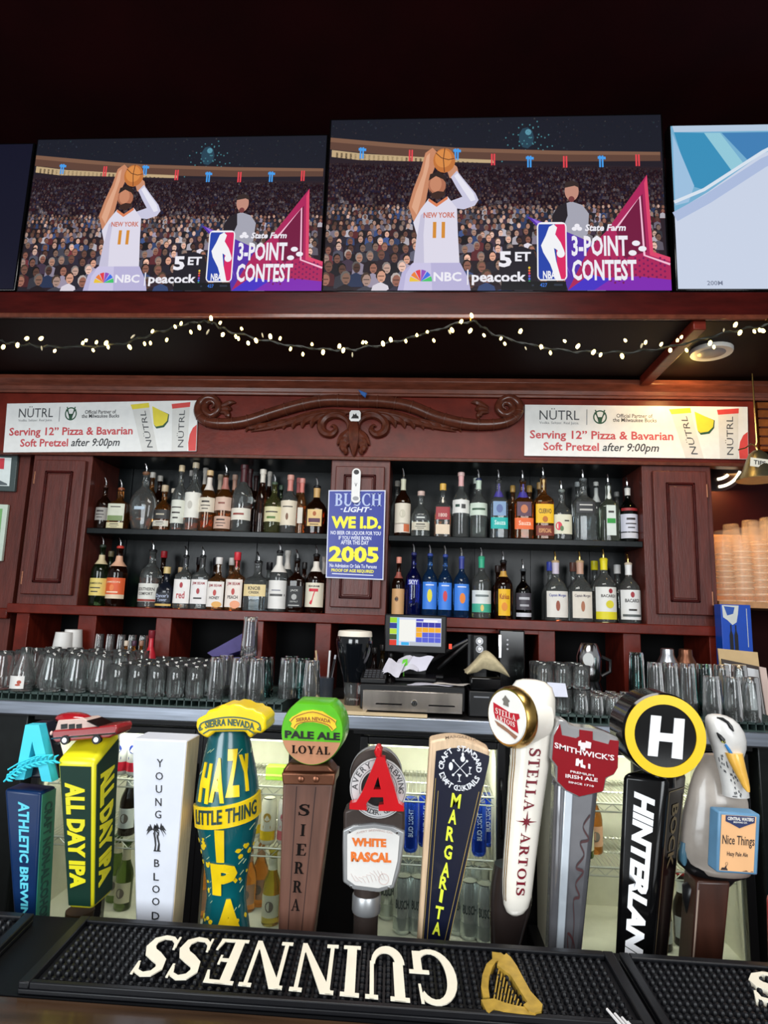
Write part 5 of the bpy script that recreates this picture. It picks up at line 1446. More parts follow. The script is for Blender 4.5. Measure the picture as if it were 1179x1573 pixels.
# ------------------------------------------------------------------ things on the counter, left
c = (at(231, 1000, 2.66).x, 2.66, ZM)
bottle('small bright red bottle standing behind the tulip glasses', c, at(231, 968, 2.66).z - ZM - 0.03, 0.026, 'slim', PAINT((190, 36, 50), 0.25), labels=[(0.1, 0.4, 0.9, (214, 190, 180), [Ee(0, 0.5, 0.4, 0.3, (190, 40, 50))])], top=('cap', (120, 30, 40), 0.03))
for i, px in enumerate((193, 205, 216)):
    c = (at(px, 1000, 2.73).x, 2.73, ZM)
    bottle(f'small dark capped bottle, {["left", "middle", "right"][i]} of three behind the tulip glasses', c, at(px, 984, 2.73).z - ZM - 0.02, 0.018, 'slim', tint(AMBER), top=('cap', [(206, 190, 170), (70, 40, 60), (150, 110, 90)][i], 0.02), group='small capped bottles behind the tulip glasses')
zc = at(98, 990, 2.76).z
c0 = (at(103, 980, 2.76).x, 2.76)
for i in range(2):
    px = (98, 112)[i]
    Y = (2.75, 2.79)[i]
    n = 3
    top = at(px, (971, 967)[i], Y).z
    for k in range(n):
        c = (at(px, 980, Y).x, Y, ZM + (top - ZM - 0.10) * (k + 0.02) / (n - 1 + 0.02))
        r = tag(MB().lathe([(0.045, 0), (0.046, 0.004), (0.036, 0.10), (0.033, 0.1005)], c, 18).build('paper_cup', PAINT((226, 224, 220)), None, c), f'white paper cup, {["bottom", "middle", "top"][k]} of the {["nearer", "farther"][i]} upturned stack behind the tulip glasses', 'cup', 'white paper cups stacked upside down')
m = MB()
q = [at(318, 1003, 2.7), at(372, 976, 2.7), at(378, 1000, 2.72), at(330, 1012, 2.7)]
m.loft([[p + Vector((0, 0.05 * k, 0.01 * math.sin(k * 2 + i))) for i, p in enumerate(q)] for k in range(3)])
m.box(*[v for v in (q[3].x, q[2].x, 2.7, 2.78, ZM, q[3].z)])
tag(m.build('folded_bag', P('lilac_plastic', (92, 84, 136), 0.35), None, (q[3].x, 2.74, ZM)), 'folded lilac plastic bag behind the front pint glasses', 'bag')

# ------------------------------------------------------------------ the till area
YP = 2.36
# wooden boards at the counter edge
for i, (a, b, c_, d, lab) in enumerate(((478, 562, 1086, 1098, 'pale wooden board under the big stout glass'), (558, 656, 1100, 1107, 'thin pale wooden strip under the cash drawer'))):
    p0, p1 = at(a, c_, YC + 0.005), at(b, c_, YC + 0.005)
    m = MB().box(p0.x, p1.x, YC + 0.004, YC + 0.30, Z_CT + 0.003, Z_CT + 0.016)
    if i:
        m = MB().box(p0.x, p1.x, YC + 0.003, YC + 0.025, Z_CT + 0.003, Z_CT + 0.0135)
    tag(m.build('wooden_board', P('pale_wood', (214, 190, 150), 0.5, var=0.2, stretch=(1, 10, 10), scale=8), None, ((p0.x + p1.x) / 2, YC + 0.1, Z_CT), bevel=0.001), lab, 'board')
# oversized glass of stout
Yg = YC + 0.16
u = ppx(Yg, 545, 1030)
c = Vector((at(543, 1030, Yg).x, Yg, Z_CT + 0.0165))
zt = at(543, 969, Yg).z - c.z
sg = thing('stout_glass', 'oversized display glass of black stout with a white head', 'glass', c)
MB().lathe([(12 * u, 0), (13 * u, 0.003), (13.5 * u, 0.05), (15 * u, 0.085)], c, 28).build('clear_foot', GLASS, sg, smooth=50)
MB().lathe([(15.2 * u, 0.0855), (18 * u, 0.12), (24 * u, zt * 0.62), (28 * u, zt * 0.82), (28 * u, zt * 0.87), (26.4 * u, zt * 0.925)], c, 28).build('stout', P('stout_black', (13, 16, 20), 0.1, coat=0.6), sg, smooth=50)
MB().lathe([(26.6 * u, zt * 0.9255), (26 * u, zt * 0.98), (25 * u, zt), (10 * u, zt * 1.012)], c, 28).build('foam_head', PAINT((240, 230, 214), 0.5), sg, smooth=50)
# pen cup
Yq = YC + 0.22
c = Vector((at(498, 1050, Yq).x, Yq, Z_CT + 0.0165))
pc = thing('pen_cup', 'cup crowded with pens left of the big stout glass', 'pen cup', c)
MB().lathe([(0.034, 0), (0.038, 0.09), (0.036, 0.092)], c, 16).build('cup', P('smoke_plastic', (60, 66, 76), 0.25), pc)
rnd = random.Random(9)
for k, col in enumerate(((220, 190, 150), (60, 90, 160), (230, 230, 232), (40, 40, 44), (210, 212, 220), (190, 160, 120))):
    a = rnd.uniform(0, 6.28)
    b = c + Vector((0.014 * math.cos(a), 0.014 * math.sin(a), 0.01))
    tp = c + Vector((0.044 * math.cos(a + 0.4), 0.03 * math.sin(a), 0.165 + 0.015 * (k % 3)))
    tag(MB().tube([b, tp], 0.0042, 7).build('pen', PAINT(col, 0.3), None, b), f'{["tan", "blue", "white", "black", "silver", "brown"][k]} pen standing in the pen cup', 'pen', 'pens in the pen cup')
# cash drawer
p0, p1 = at(553, 1056, YP), at(714, 1060, YP)
zt_, zb_ = at(634, 1053, YP).z, Z_CT + 0.014
cd = thing('cash_drawer', 'black cash drawer with brushed steel front', 'cash drawer', ((p0.x + p1.x) / 2, YP + 0.15, zb_))
MB().box(p0.x, p1.x, YP, YP + 0.36, zb_ + 0.006, zt_).build('drawer_case', BLACK, cd, bevel=0.004)
fx0, fx1 = at(557, 1070, YP).x, at(710, 1070, YP).x
fz0, fz1 = at(634, 1094, YP).z, at(634, 1062, YP).z
MB().box(fx0, fx1, YP - 0.008, YP + 0.002, fz0, fz1).build('steel_front', P('drawer_steel', (196, 186, 176), 0.26, 1.0, var=0.35, scale=3, stretch=(6, 1, 0.5)), cd, bevel=0.002)
for (a, b) in ((577, 617), (658, 698)):
    z = at((a + b) / 2, 1081 + (0.035 * (a - 577)), YP).z
    MB().box(at(a, 1083, YP).x, at(b, 1083, YP).x, YP - 0.0095, YP - 0.007, z - 0.0025, z + 0.0025).build('slot', BLACKG, cd)
c = at(636, 1080, YP - 0.008)
MB().loft([[c + Vector((r * math.cos(2 * math.pi * k / 18), -d, r * math.sin(2 * math.pi * k / 18))) for k in range(18)] for r, d in ((0.011, 0), (0.011, 0.004), (0.009, 0.006))]).build('lock', CHROME, cd)
MB().box(c.x - 0.0015, c.x + 0.0015, YP - 0.016, YP - 0.0138, c.z - 0.005, c.z + 0.005).build('key_slot', BLACK, cd)
for x in (p0.x + 0.02, p1.x - 0.02):
    MB().lathe([(0.009, 0), (0.011, 0.002), (0.011, 0.0075)], (x, YP + 0.03, zb_ - 0.0005), 12).build('foot', RUBBER, cd)
# papers, keyboard and gadgets on the drawer
ZD = zt_ + 0.0005
def sheet(pts, Y0, z, label, rgb=(226, 224, 236), name='receipt', cat='paper', curl=0.01, dy=0.1, tilt=0.0):
    a = at(pts[0], 1040, Y0).x
    b = at(pts[1], 1040, Y0).x
    m = MB()
    N = 7
    top = [[Vector((a + (b - a) * i / N + 0.01 * j, Y0 + dy * j / 3, z + curl * (1 + math.sin(i * 0.9 + j * 0.8 + z * 400)) + tilt * j / 3)) for i in range(N + 1)] for j in range(4)]
    vs = [p for r_ in top for p in r_] + [p - Vector((0, 0, 0.0012)) for r_ in top for p in r_]
    n = (N + 1)
    fs = []
    for j in range(3):
        for i in range(N):
            k = j * n + i
            fs.append((k, k + 1, k + n + 1, k + n))
            o_ = 4 * n
            fs.append((o_ + k + n, o_ + k + n + 1, o_ + k + 1, o_ + k))
    for i in range(N):
        fs.append((4 * n + i, 4 * n + i + 1, i + 1, i))
        k = 3 * n + i
        fs.append((k, k + 1, 4 * n + k + 1, 4 * n + k))
    for j in range(3):
        k = j * n
        fs.append((4 * n + k, k, k + n, 4 * n + k + n))
        k = j * n + N
        fs.append((k, 4 * n + k, 4 * n + k + n, k + n))
    m.add(vs, fs)
    return tag(m.build(name, PAINT(rgb, 0.6), None, ((a + b) / 2, Y0 + dy / 2, z)), label, cat)
sheet((625, 690), YP + 0.0, ZD + 0.0012, 'flat white slip at the front of the cash drawer', curl=0.002, dy=0.06)
sheet((582, 612), YP + 0.06, ZD + 0.020, 'crumpled white receipt nearest the keyboard', curl=0.01, tilt=0.045)
sheet((598, 640), YP + 0.11, ZD + 0.03, 'curled white receipt on top of the paper heap', curl=0.01, tilt=0.045)
sheet((622, 654), YP + 0.13, ZD + 0.04, 'flat white note standing highest in the paper heap', (214, 212, 226), curl=0.004, dy=0.05, tilt=0.05)
sheet((660, 712), YP + 0.02, ZD + 0.004, 'cream envelope right of the paper heap', (222, 214, 204), curl=0.002, dy=0.05)
m = MB().box(at(604, 1030, YP).x, at(672, 1030, YP).x, YP + 0.1, YP + 0.28, ZD + 0.0, ZD + 0.018)
tag(m.build('receipt_tray', BLACK, None, (at(638, 1030, YP).x, YP + 0.19, ZD), bevel=0.006), 'flat black tray under the paper heap', 'tray')
x0, x1 = at(553, 1040, YP).x, at(592, 1040, YP).x
kb = thing('keypad', 'small black keypad at the left of the cash drawer', 'keypad', ((x0 + x1) / 2, YP + 0.05, ZD))
MB().loft([[Vector((x, y, z)) for x, y, z in ((x0, YP + 0.01, ZD + a), (x1, YP + 0.01, ZD + a), (x1, YP + 0.11, ZD + b), (x0, YP + 0.11, ZD + b))] for a, b in ((0, 0), (0.018, 0.045))]).build('keypad_body', BLACK, kb, bevel=0.003)
for r in range(4):
    for q_ in range(5):
        x = x0 + 0.012 + q_ * (x1 - x0 - 0.02) / 5
        y = YP + 0.02 + r * 0.021
        z = ZD + 0.018 + 0.27 * (y - YP - 0.01)
        MB().box(x, x + 0.012, y, y + 0.014, z, z + 0.005).build('key', P('key_plastic', (40, 40, 44), 0.4), kb)
# touch screen
Ym = 2.56
q0, q1 = at(599, 948, Ym), at(677, 992, Ym)
cx = (q0.x + q1.x) / 2
zs0, zs1 = at(638, 992, Ym).z, at(638, 949, Ym).z
ms = thing('till_screen', 'black touch screen till showing coloured order buttons', 'till', (cx, Ym, Z_CT))
MB().box(q0.x - 0.022, q1.x + 0.022, Ym, Ym + 0.05, zs0 - 0.03, zs1 + 0.012).build('bezel', BLACK, ms, bevel=0.006)
MB().box(cx - 0.05, cx + 0.05, Ym + 0.05, Ym + 0.10, ZD + 0.01, zs0).box(cx - 0.12, cx + 0.12, Ym + 0.05, Ym + 0.15, ZD, ZD + 0.016).build('stand', BLACK, ms, bevel=0.005)
m = MB()
fs_ = lambda u_, v_, d=0.0: Vector((q0.x + u_ * (q1.x - q0.x), Ym - 0.0006 - d, zs0 + v_ * (zs1 - zs0)))
def sc(l, x0, y0, x1, y1, rgb):
    m.art(polys([rect((x0 - 285) / 330, 1 - (y1 - 82) / 200, (x1 - 285) / 330, 1 - (y0 - 82) / 200)]), fs_, 0, 0, 0.0003 + l * 0.0004, lin(rgb))
sc(0, 285, 82, 615, 282, (214, 220, 246))
for i, c_ in enumerate(((160, 220, 40), (40, 60, 150), (190, 226, 60), (60, 80, 40), (230, 60, 40))):
    sc(1, 285, 84 + i * 40, 330, 122 + i * 40, c_)
sc(1, 330, 84, 345, 282, (120, 210, 240)); sc(2, 345, 98, 450, 250, (250, 250, 244)); sc(1, 360, 258, 410, 280, (60, 180, 240)); sc(1, 415, 256, 612, 282, (190, 196, 210))
for i in range(4):
    for j in range(4):
        c_ = (50, 50, 170) if j == 0 else (250, 180, 40) if (j == 1 or (j == 2 and i == 0)) else (90, 100, 220)
        sc(2, 454 + i * 40, 114 + j * 36, 492 + i * 40, 148 + j * 36, c_)
sc(2, 454, 90, 500, 106, (90, 90, 200)); sc(2, 500, 96, 590, 112, (250, 250, 252))
m.build('screen', SCR, ms, None, 0)
# receipt printer with the towel over it
x0, x1 = at(719, 1070, YP + 0.02).x, at(772, 1070, YP + 0.02).x
zp = at(745, 1040, YP + 0.02).z
rp = thing('receipt_printer', 'black receipt printer right of the cash drawer', 'printer', ((x0 + x1) / 2, YP + 0.1, Z_CT))
MB().box(x0, x1, YP + 0.02, YP + 0.22, Z_CT + 0.0005, zp - 0.05).build('printer_body', BLACK, rp, bevel=0.006)
MB().box(x0 + 0.004, x1 - 0.004, YP + 0.014, YP + 0.20, zp - 0.049, zp).build('printer_lid', BLACKG, rp, bevel=0.008)
MB().box(x0 + 0.02, x1 - 0.05, YP + 0.0185, YP + 0.021, zp - 0.075, zp - 0.07).build('printed_name', PAINT((120, 122, 128)), rp)
m = MB()
hill = [(716, 1036), (722, 1028), (732, 1016), (741, 1004), (747, 1000), (756, 1006), (766, 1016), (776, 1028), (783, 1044)]
rings = []
for k, (sy, f_) in enumerate(((0.03, 0.25), (0.0, 0.8), (0.035, 1.0), (0.09, 0.96), (0.15, 0.7), (0.2, 0.25))):
    rr = []
    for i, (hx, hy) in enumerate(hill):
        p = at(hx, hy, YP + 0.03)
        zz = zp + 0.002 + max(0.0, p.z - zp) * f_ + 0.004 * math.sin(i * 2.3 + k * 1.7)
        rr.append(Vector((p.x + 0.004 * math.sin(k * 2 + i), YP + 0.02 + sy * 0.9, zz)))
    rings.append(rr)
m.loft(rings, 0, False, False, False)
tw = m.build('bar_towel', P('beige_towel', (196, 182, 146), 0.9, var=0.2, scale=60, bump=0.6), None, (at(747, 1030, YP).x, YP + 0.1, zp))
sm = tw.modifiers.new('solid', 'SOLIDIFY'); sm.thickness = 0.004; sm.offset = 1
sm = tw.modifiers.new('sub', 'SUBSURF'); sm.levels = 2; sm.render_levels = 2
tag(tw, 'crumpled beige bar towel heaped on the receipt printer', 'towel')
# card reader arm and gadgets behind
Yk = 2.72
c = at(737, 1002, Yk)
kd = thing('dial_panel', 'black panel with two round silver dials behind the towel', 'panel', (c.x, Yk, Z_CT))
MB().box(c.x - 0.03, c.x + 0.03, Yk, Yk + 0.06, Z_CT + 0.0005, at(737, 976, Yk).z).build('panel_body', BLACK, kd, bevel=0.004)
for py in (985, 997):
    p = at(736, py, Yk - 0.001)
    MB().art(annulus(0, 0, 0.010, 0.016, 20), FR(p, (1, 0, 0), (0, 0, 1)), 0, 0.004).build('dial_ring', PAINT((206, 208, 214), 0.3), kd)
    MB().art(polys([ell(0, 0, 0.008, 0.008, 14)]), FR(p, (1, 0, 0), (0, 0, 1)), 0, 0.006).build('dial', CHROME, kd)
c = at(785, 990, Yk)
gr = thing('coffee_grinder', 'black appliance with a chrome strip under the right shelf', 'appliance', (c.x, Yk, Z_CT))
x0, x1 = at(766, 990, Yk).x, at(806, 990, Yk).x
MB().box(x0, x1, Yk, Yk + 0.12, Z_CT + 0.0005, at(785, 968, Yk).z).build('appliance_body', BLACKG, gr, bevel=0.006)
MB().box(x0 - 0.004, x0 + 0.012, Yk - 0.006, Yk + 0.01, at(785, 1012, Yk).z, at(785, 975, Yk).z).build('chrome_strip', CHROME, gr, bevel=0.003)
for py in (983, 990, 997):
    p = at(779, py, Yk - 0.001)
    MB().art(polys([ell(0, 0, 0.004, 0.004, 10)]), FR(p, (1, 0, 0), (0, 0, 1)), 0, 0.003).build('button', PAINT((190, 190, 196)), gr)
p0, p1 = at(655, 1020, 2.6), at(722, 975, 2.66)
aw = thing('monitor_arm', 'black articulated arm right of the till screen', 'arm', (p1.x, 2.66, Z_CT))
MB().tube([Vector((p1.x, 2.66, Z_CT + 0.0005)), p1], 0.014, 8).build('post', BLACK, aw)
MB().tube([at(662, 1016, 2.66), at(700, 993, 2.66), at(722, 982, 2.66)], 0.009, 8).build('upper_bar', BLACK, aw)
MB().tube([at(672, 1028, 2.66), at(700, 1003, 2.66), at(722, 985, 2.66)], 0.009, 8).build('lower_bar', BLACK, aw)
p = at(691, 992, 2.63)
MB().box(p.x - 0.006, p.x + 0.006, p.y - 0.02, p.y - 0.008, p.z - 0.012, p.z + 0.008).build('red_light', P('red_lamp', (240, 70, 40), 0.3, emit=0.7), aw)
# bundle of small dark bottles and a green tag between stout glass and till
for i, (px, py, col) in enumerate(((575, 1003, (96, 66, 60)), (588, 998, (120, 96, 50)), (600, 1010, (52, 44, 44)))):
    c = (at(px, py, 2.62).x, 2.62 - 0.03 * (i % 2), Z_CT + 0.0005)
    bottle(f'small {["plum", "olive", "black"][i]} bitters bottle between the stout glass and the till', c, at(px, py - 8, 2.62).z - Z_CT - 0.02, 0.022, 'slim', tint(col), labels=[(0.2, 0.5, 0.9, (110, 90, 70), [])], top=('cap', (30, 28, 28), 0.02), group='bitters bottles beside the till')
p = at(620, 1020, 2.5)
m = MB().loft([[p + Vector((x, d, z)) for x, z in ((-0.012, -0.02), (0.014, -0.024), (0.014, 0.02), (-0.004, 0.016))] for d in (0, 0.012)])
m.box(p.x - 0.002, p.x + 0.002, p.y + 0.002, p.y + 0.006, Z_CT + 0.0005, p.z - 0.018)
tag(m.build('green_tag', PAINT((96, 196, 40)), None, (p.x, p.y, Z_CT)), 'bright green tag on a stick below the till screen', 'tag')

# ------------------------------------------------------------------ things on the counter, right end
p0, p1 = at(1106, 928, 2.74), at(1152, 928, 2.74)
bx = thing('blue_box', 'tall blue carton with a pale picture at the right end of the counter', 'box', ((p0.x + p1.x) / 2, 2.78, Z_CT))
MB().box(p0.x, p1.x, 2.74, 2.80, Z_CT + 0.0005, p0.z).build('carton', PAINT((24, 74, 178), 0.35), bx, bevel=0.002)
f = FR(Vector((p0.x, 2.7395, at(1106, 1000, 2.74).z)), (1, 0, 0), (0, 0, 1))
w, h = p1.x - p0.x, p0.z - at(1106, 1000, 2.74).z
m = MB()
m.art(polys([[(w * x, h * y) for x, y in ((0.04, 0.98), (0.6, 0.98), (0.56, 0.8), (0.5, 0.62), (0.36, 0.56), (0.2, 0.66), (0.06, 0.72))]]), f, 0, 0, 0.0006)
m.art(polys([[(w * x, h * y) for x, y in ((0.1, 0.96), (0.46, 0.94), (0.4, 0.8), (0.2, 0.76))]]), f, 1, 0, 0.001)
for a in (0.3, 0.46):
    m.art(polys([[(w * (a + x), h * y) for x, y in ((-0.06, 0.0), (0.06, 0.0), (0.06, 0.34), (0.02, 0.44), (0.02, 0.56), (-0.02, 0.56), (-0.02, 0.44), (-0.06, 0.34))]]), f, 2, 0, 0.0014)
m.art(polys([[(w * x, h * y) for x, y in ((0.84, 0.1), (0.86, 0.1), (0.86, 0.92), (0.84, 0.92))]]), f, 0, 0, 0.0006)
m.build('carton_print', [PAINT((206, 210, 206)), PAINT((40, 84, 170)), PAINT((20, 18, 22))], bx)
def board(name, pts, Y, lab, cat, mat, th=0.006, extra=None):
    q = [at(*p, Y) for p in pts]
    q[2] = Vector((q[2].x, q[2].y - 0.05, Z_CT + 0.014)); q[3] = Vector((q[3].x, q[3].y - 0.05, Z_CT + 0.014))
    r = thing(name, lab, cat, (q[2] + q[3]) / 2)
    MB().hexa([q[3], q[2], q[1], q[0]], [p + Vector((0, th, 0)) for p in (q[3], q[2], q[1], q[0])]).build('board', mat, r)
    if extra:
        f = QM(*q)
        mm = MB()
        mm.art(polys([rect(0.05, 0.03, 0.95, 0.93)]), f, 0, 0, 0.001)
        for k in range(8):
            mm.art(polys([rect(0.14, 0.78 - k * 0.07, 0.14 + 0.6 * (0.6 + 0.4 * ((k * 7) % 3) / 2), 0.79 - k * 0.07)]), f, 1, 0, 0.0014)
        mm.build('sheet', [PAINT((222, 226, 230)), PAINT((150, 156, 164))], r)
    return r
board('folder', [(1102, 996), (1163, 1002), (1165, 1100), (1104, 1096)], 2.66, 'tan folder leaning behind the clipboard', 'folder', PAINT((206, 176, 130)))
board('clipboard', [(1108, 1012), (1166, 1024), (1168, 1106), (1108, 1100)], 2.60, 'clipboard with white paper behind the right hand glasses', 'clipboard', PAINT((70, 60, 56)), extra=True)
board('folder', [(1166, 1024), (1176, 1026), (1178, 1114), (1168, 1112)], 2.56, 'narrow pale pink folder at the far right of the counter', 'folder', PAINT((214, 190, 180)))
# shiny mixer jar behind the shot glasses
c = Vector((at(904, 1010, 2.66).x, 2.66, Z_CT + 0.0005))
mj = thing('blender', 'chrome drinks blender behind the shot glasses', 'blender', c)
zt = at(904, 988, 2.66).z - c.z
MB().lathe([(0.05, 0), (0.056, 0.006), (0.05, 0.09), (0.04, 0.12)], c, 22).build('motor_base', BLACKG, mj)
MB().lathe([(0.04, 0.1205), (0.046, 0.13), (0.05, zt * 0.8), (0.036, zt * 0.97), (0.03, zt)], c, 22).build('jar', CHROME, mj, smooth=50)
p = at(903, 1013, 2.605)
MB().art(polys([ell(0, 0, 0.022, 0.026, 20)]), FR(p, (1, 0, 0), (0, 0, 1)), 0, 0.004).build('dial', PAINT((206, 208, 206)), mj)
MB().tube([c + Vector((0.05, 0, 0.14)), c + Vector((0.085, 0, 0.16)), c + Vector((0.085, 0, zt * 0.75)), c + Vector((0.05, 0, zt * 0.8))], 0.008, 8).build('handle', BLACK, mj)
# ------------------------------------------------------------------ glass fronted fridges under the back counter
YD = 2.37                                     # fridge doors
ZFT = at(590, 1140, YD).z                     # top of the doors
ZF_ = at(590, 1436, YD + 0.06).z              # fridge floor
ZSH1, ZSH2 = at(420, 1207, YD + 0.06).z, at(420, 1302, YD + 0.06).z
WIREM = P('fridge_wire', (206, 206, 196), 0.35, 0.6)
INNER = P('fridge_liner', (226, 224, 206), 0.5, var=0.05)
PANE = THIN('door_glass', (246, 250, 248), 0.0, 0.45, 0.045)
TUBE = P('fridge_lamp', (255, 250, 226), 0.4, emit=5.0, var=0.01)
def fridge(px0, px1, mull, label, lamp, back=None):
    x0, x1 = at(px0, 1250, YD).x, at(px1, 1250, YD).x
    cx = (x0 + x1) / 2
    r = thing('bar_fridge', label, 'fridge', (cx, YD, 0.002), 'fridges under the back counter')
    D = 0.42
    m = MB()
    t = 0.02
    m.box(x0 - t, x0, YD + 0.02, YD + D, ZF_ - 0.1, ZFT + 0.02).box(x1, x1 + t, YD + 0.02, YD + D, ZF_ - 0.1, ZFT + 0.02)
    m.box(x0, x1, YD + 0.02, YD + D, ZFT, ZFT + 0.02).box(x0, x1, YD + 0.02, YD + D, ZF_ - 0.02, ZF_)
    m.box(x0, x1, YD + D - 0.02, YD + D, ZF_, ZFT)
    m.build('liner', [INNER], r)
    m = MB().box(x0 - 0.06, x1 + 0.06, YD + 0.03, YD + D + 0.01, 0.002, ZF_ - 0.1)
    m.build('plinth', BLACK, r, bevel=0.004)
    MB().box(x0 - 0.06, x1 + 0.06, YD + 0.004, YD + D, ZFT + 0.021, Z_CT - 0.052).build('header', BLACK, r, bevel=0.004)
    for z in (ZSH1, ZSH2):
        m = MB()
        for y in (YD + 0.05, YD + 0.20, YD + 0.36):
            m.tube([(x0 + 0.003, y, z), (x1 - 0.003, y, z)], 0.004, 6)
        m.tube([(x0 + 0.003, YD + 0.05, z - 0.028), (x1 - 0.003, YD + 0.05, z - 0.028)], 0.003, 6)
        n = int((x1 - x0) / 0.03)
        m.tube([(x0 + 0.004 + (x1 - x0 - 0.008) * i / n, YD + 0.05, z - (0.027 if i % 2 else 0.001)) for i in range(n + 1)], 0.0022, 5)
        for i in range(n * 2):
            x = x0 + 0.01 + (x1 - x0 - 0.02) * i / (2 * n - 1)
            m.tube([(x, YD + 0.05, z + 0.003), (x, YD + 0.38, z + 0.003)], 0.0018, 4)
        m.build('wire_shelf', WIREM, r)
    m = MB().box(x0 + 0.02, x1 - 0.02, YD + 0.035, YD + 0.05, ZFT - 0.022, ZFT - 0.004)
    m.build('lamp_tube', TUBE, r)
    light('fridge_light', 'AREA', (cx, YD + 0.06, ZFT - 0.03), (cx, YD + 0.3, ZF_ + 0.1), lamp, (1.0, 0.97, 0.82), (x1 - x0) * 0.9, 0.04)
    # doors
    xs = [x0 - 0.03] + [at(q, 1250, YD).x for q in mull] + [x1 + 0.03]
    for a, b in zip(xs, xs[1:]):
        w = 0.03
        m = MB()
        m.box(a, a + w, YD - 0.02, YD + 0.012, ZF_ - 0.12, ZFT + 0.02).box(b - w, b, YD - 0.02, YD + 0.012, ZF_ - 0.12, ZFT + 0.02)
        m.box(a + w, b - w, YD - 0.02, YD + 0.012, ZFT - 0.006, ZFT + 0.02).box(a + w, b - w, YD - 0.02, YD + 0.012, ZF_ - 0.12, ZF_ - 0.03)
        d = m.build('door', BLACK, r, bevel=0.003)
        MB().box(a + w - 0.002, b - w + 0.002, YD - 0.006, YD - 0.001, ZF_ - 0.032, ZFT - 0.004).build('glass_pane', PANE, d)
        MB().tube([(b - w * 0.5, YD - 0.024, ZFT - 0.30), (b - w * 0.5, YD - 0.034, ZFT - 0.28), (b - w * 0.5, YD - 0.034, ZFT - 0.12), (b - w * 0.5, YD - 0.024, ZFT - 0.10)], 0.005, 8).build('door_handle', BLACKG, d)
    return x0, x1
fridge(58, 440, (160, 306), 'glass fronted fridge at left behind the yellow topped handles', 5)
fridge(562, 762, (), 'glass fronted fridge in the middle with blue and silver cans', 2.6)
fridge(866, 1136, (985,), 'glass fronted fridge at right behind the round emblem handle', 4)
m = MB().box(-3.0, 2.6, YD + 0.45, YD + 0.47, 0.002, Z_CT - 0.055)
struct(m.build('wall_under_counter', BLACK))
m = MB()
for a, b in ((-400, 26), (1169, 1500)):
    m = MB().box(at(a, 1250, YD).x, at(b, 1250, YD).x, YD, YD + 0.40, 0.002, Z_CT - 0.055)
    tag(m.build('cooler_cabinet', P('dark_cooler', (26, 30, 30), 0.3, var=0.2), None, ((at(a, 1250, YD).x + at(b, 1250, YD).x) / 2, YD, 0.002), bevel=0.005), ['dark solid cooler front at the left end', 'dark green grey cooler front at the right end'][a > 0], 'cooler')

# cans and bottles in the fridges
def can(px, Y, zb, kind, label, group):
    k = ('can', kind)
    x = at(px, 1300, Y).x
    if k in PROTO:
        return dup(PROTO[k], (x, Y, zb), label)
    body, band, ink, H, R = {'blue': ((50, 96, 236), (30, 70, 200), (214, 222, 244), 0.185, 0.027), 'silver': ((226, 232, 230), (196, 204, 200), (60, 70, 70), 0.19, 0.034), 'lemon': ((232, 226, 206), (240, 200, 40), (190, 150, 60), 0.16, 0.029), 'pink': ((232, 226, 222), (226, 120, 130), (190, 90, 110), 0.16, 0.029), 'white': ((222, 224, 226), (190, 40, 60), (40, 60, 140), 0.165, 0.033)}[kind]
    r = thing('can', label, 'can', (0, 0, 0), group)
    met = P('can_' + kind, body, 0.22, 0.75 if kind in ('silver', 'blue') else 0.1, var=0.1)
    MB().lathe([(R * 0.8, 0), (R * 0.86, 0.002), (R, 0.012), (R, H - 0.016), (R * 0.82, H - 0.003), (R * 0.82, H)], n=18).build('can_body', met, r, smooth=50)
    MB().lathe([(R * 0.83, H - 0.002), (R * 0.83, H + 0.001), (R * 0.74, H + 0.001), (R * 0.72, H - 0.003)], n=18).build('can_lid', P('can_lid_metal', (190, 192, 194), 0.25, 1.0), r)
    cyl = lambda u, v, d=0.0: Vector((R * 1.004 * math.sin(u), -R * 1.004 * math.cos(u) * 1.0, v)) * 1.0 + Vector((d * math.sin(u), -d * math.cos(u), 0))
    mb = MB()
    def band_(z0, z1, mi, l):
        mb.art(([(-1.2 + 0.2 * i, z) for z in (z0, z1) for i in range(13)], [(i, i + 1, 14 + i, 13 + i) for i in range(12)]), cyl, mi, 0, l)
    band_(0.016, H * 0.3, 0, 0.0003)
    if kind in ('blue', 'silver'):
        mb.art(fit(txt({'blue': 'BUD LIGHT', 'silver': 'BUSCH'}[kind], 0.02), *((-0.32, 0.32, H * 0.3, H * 0.82, 90) if kind == 'blue' else (-0.75, 0.75, H * 0.46, H * 0.62, 0))), cyl, 1, 0, 0.0007)
    else:
        mb.art(polys([ell(0, H * 0.6, 0.5, H * 0.1, 12), rect(-0.5, H * 0.36, 0.5, H * 0.42)]), cyl, 1, 0, 0.0007)
    mb.build('can_print', [P('can_band_' + kind, band, 0.25, 0.7 if kind in ('silver', 'blue') else 0.1), PAINT(ink, 0.35)], r)
    r.location = (x, Y, zb)
    PROTO[k] = r
    return r
ZB, ZA = ZF_ + 0.0008, ZSH2 + 0.0055
g = 'blue cans on the fridge shelf'
for i, (px, Y) in enumerate(((606, 2.50), (630, 2.46), (652, 2.52))):
    can(px, Y, ZA, 'blue', f'blue can, {["left", "middle", "right"][i]} of three behind the red letter handle', g)
can(735, 2.46, ZA, 'blue', 'blue can alone right of the navy paddle handle', g)
can(748, 2.56, ZA, 'blue', 'blue can half hidden behind the one right of the navy paddle', g)
g = 'silver cans on the fridge floor'
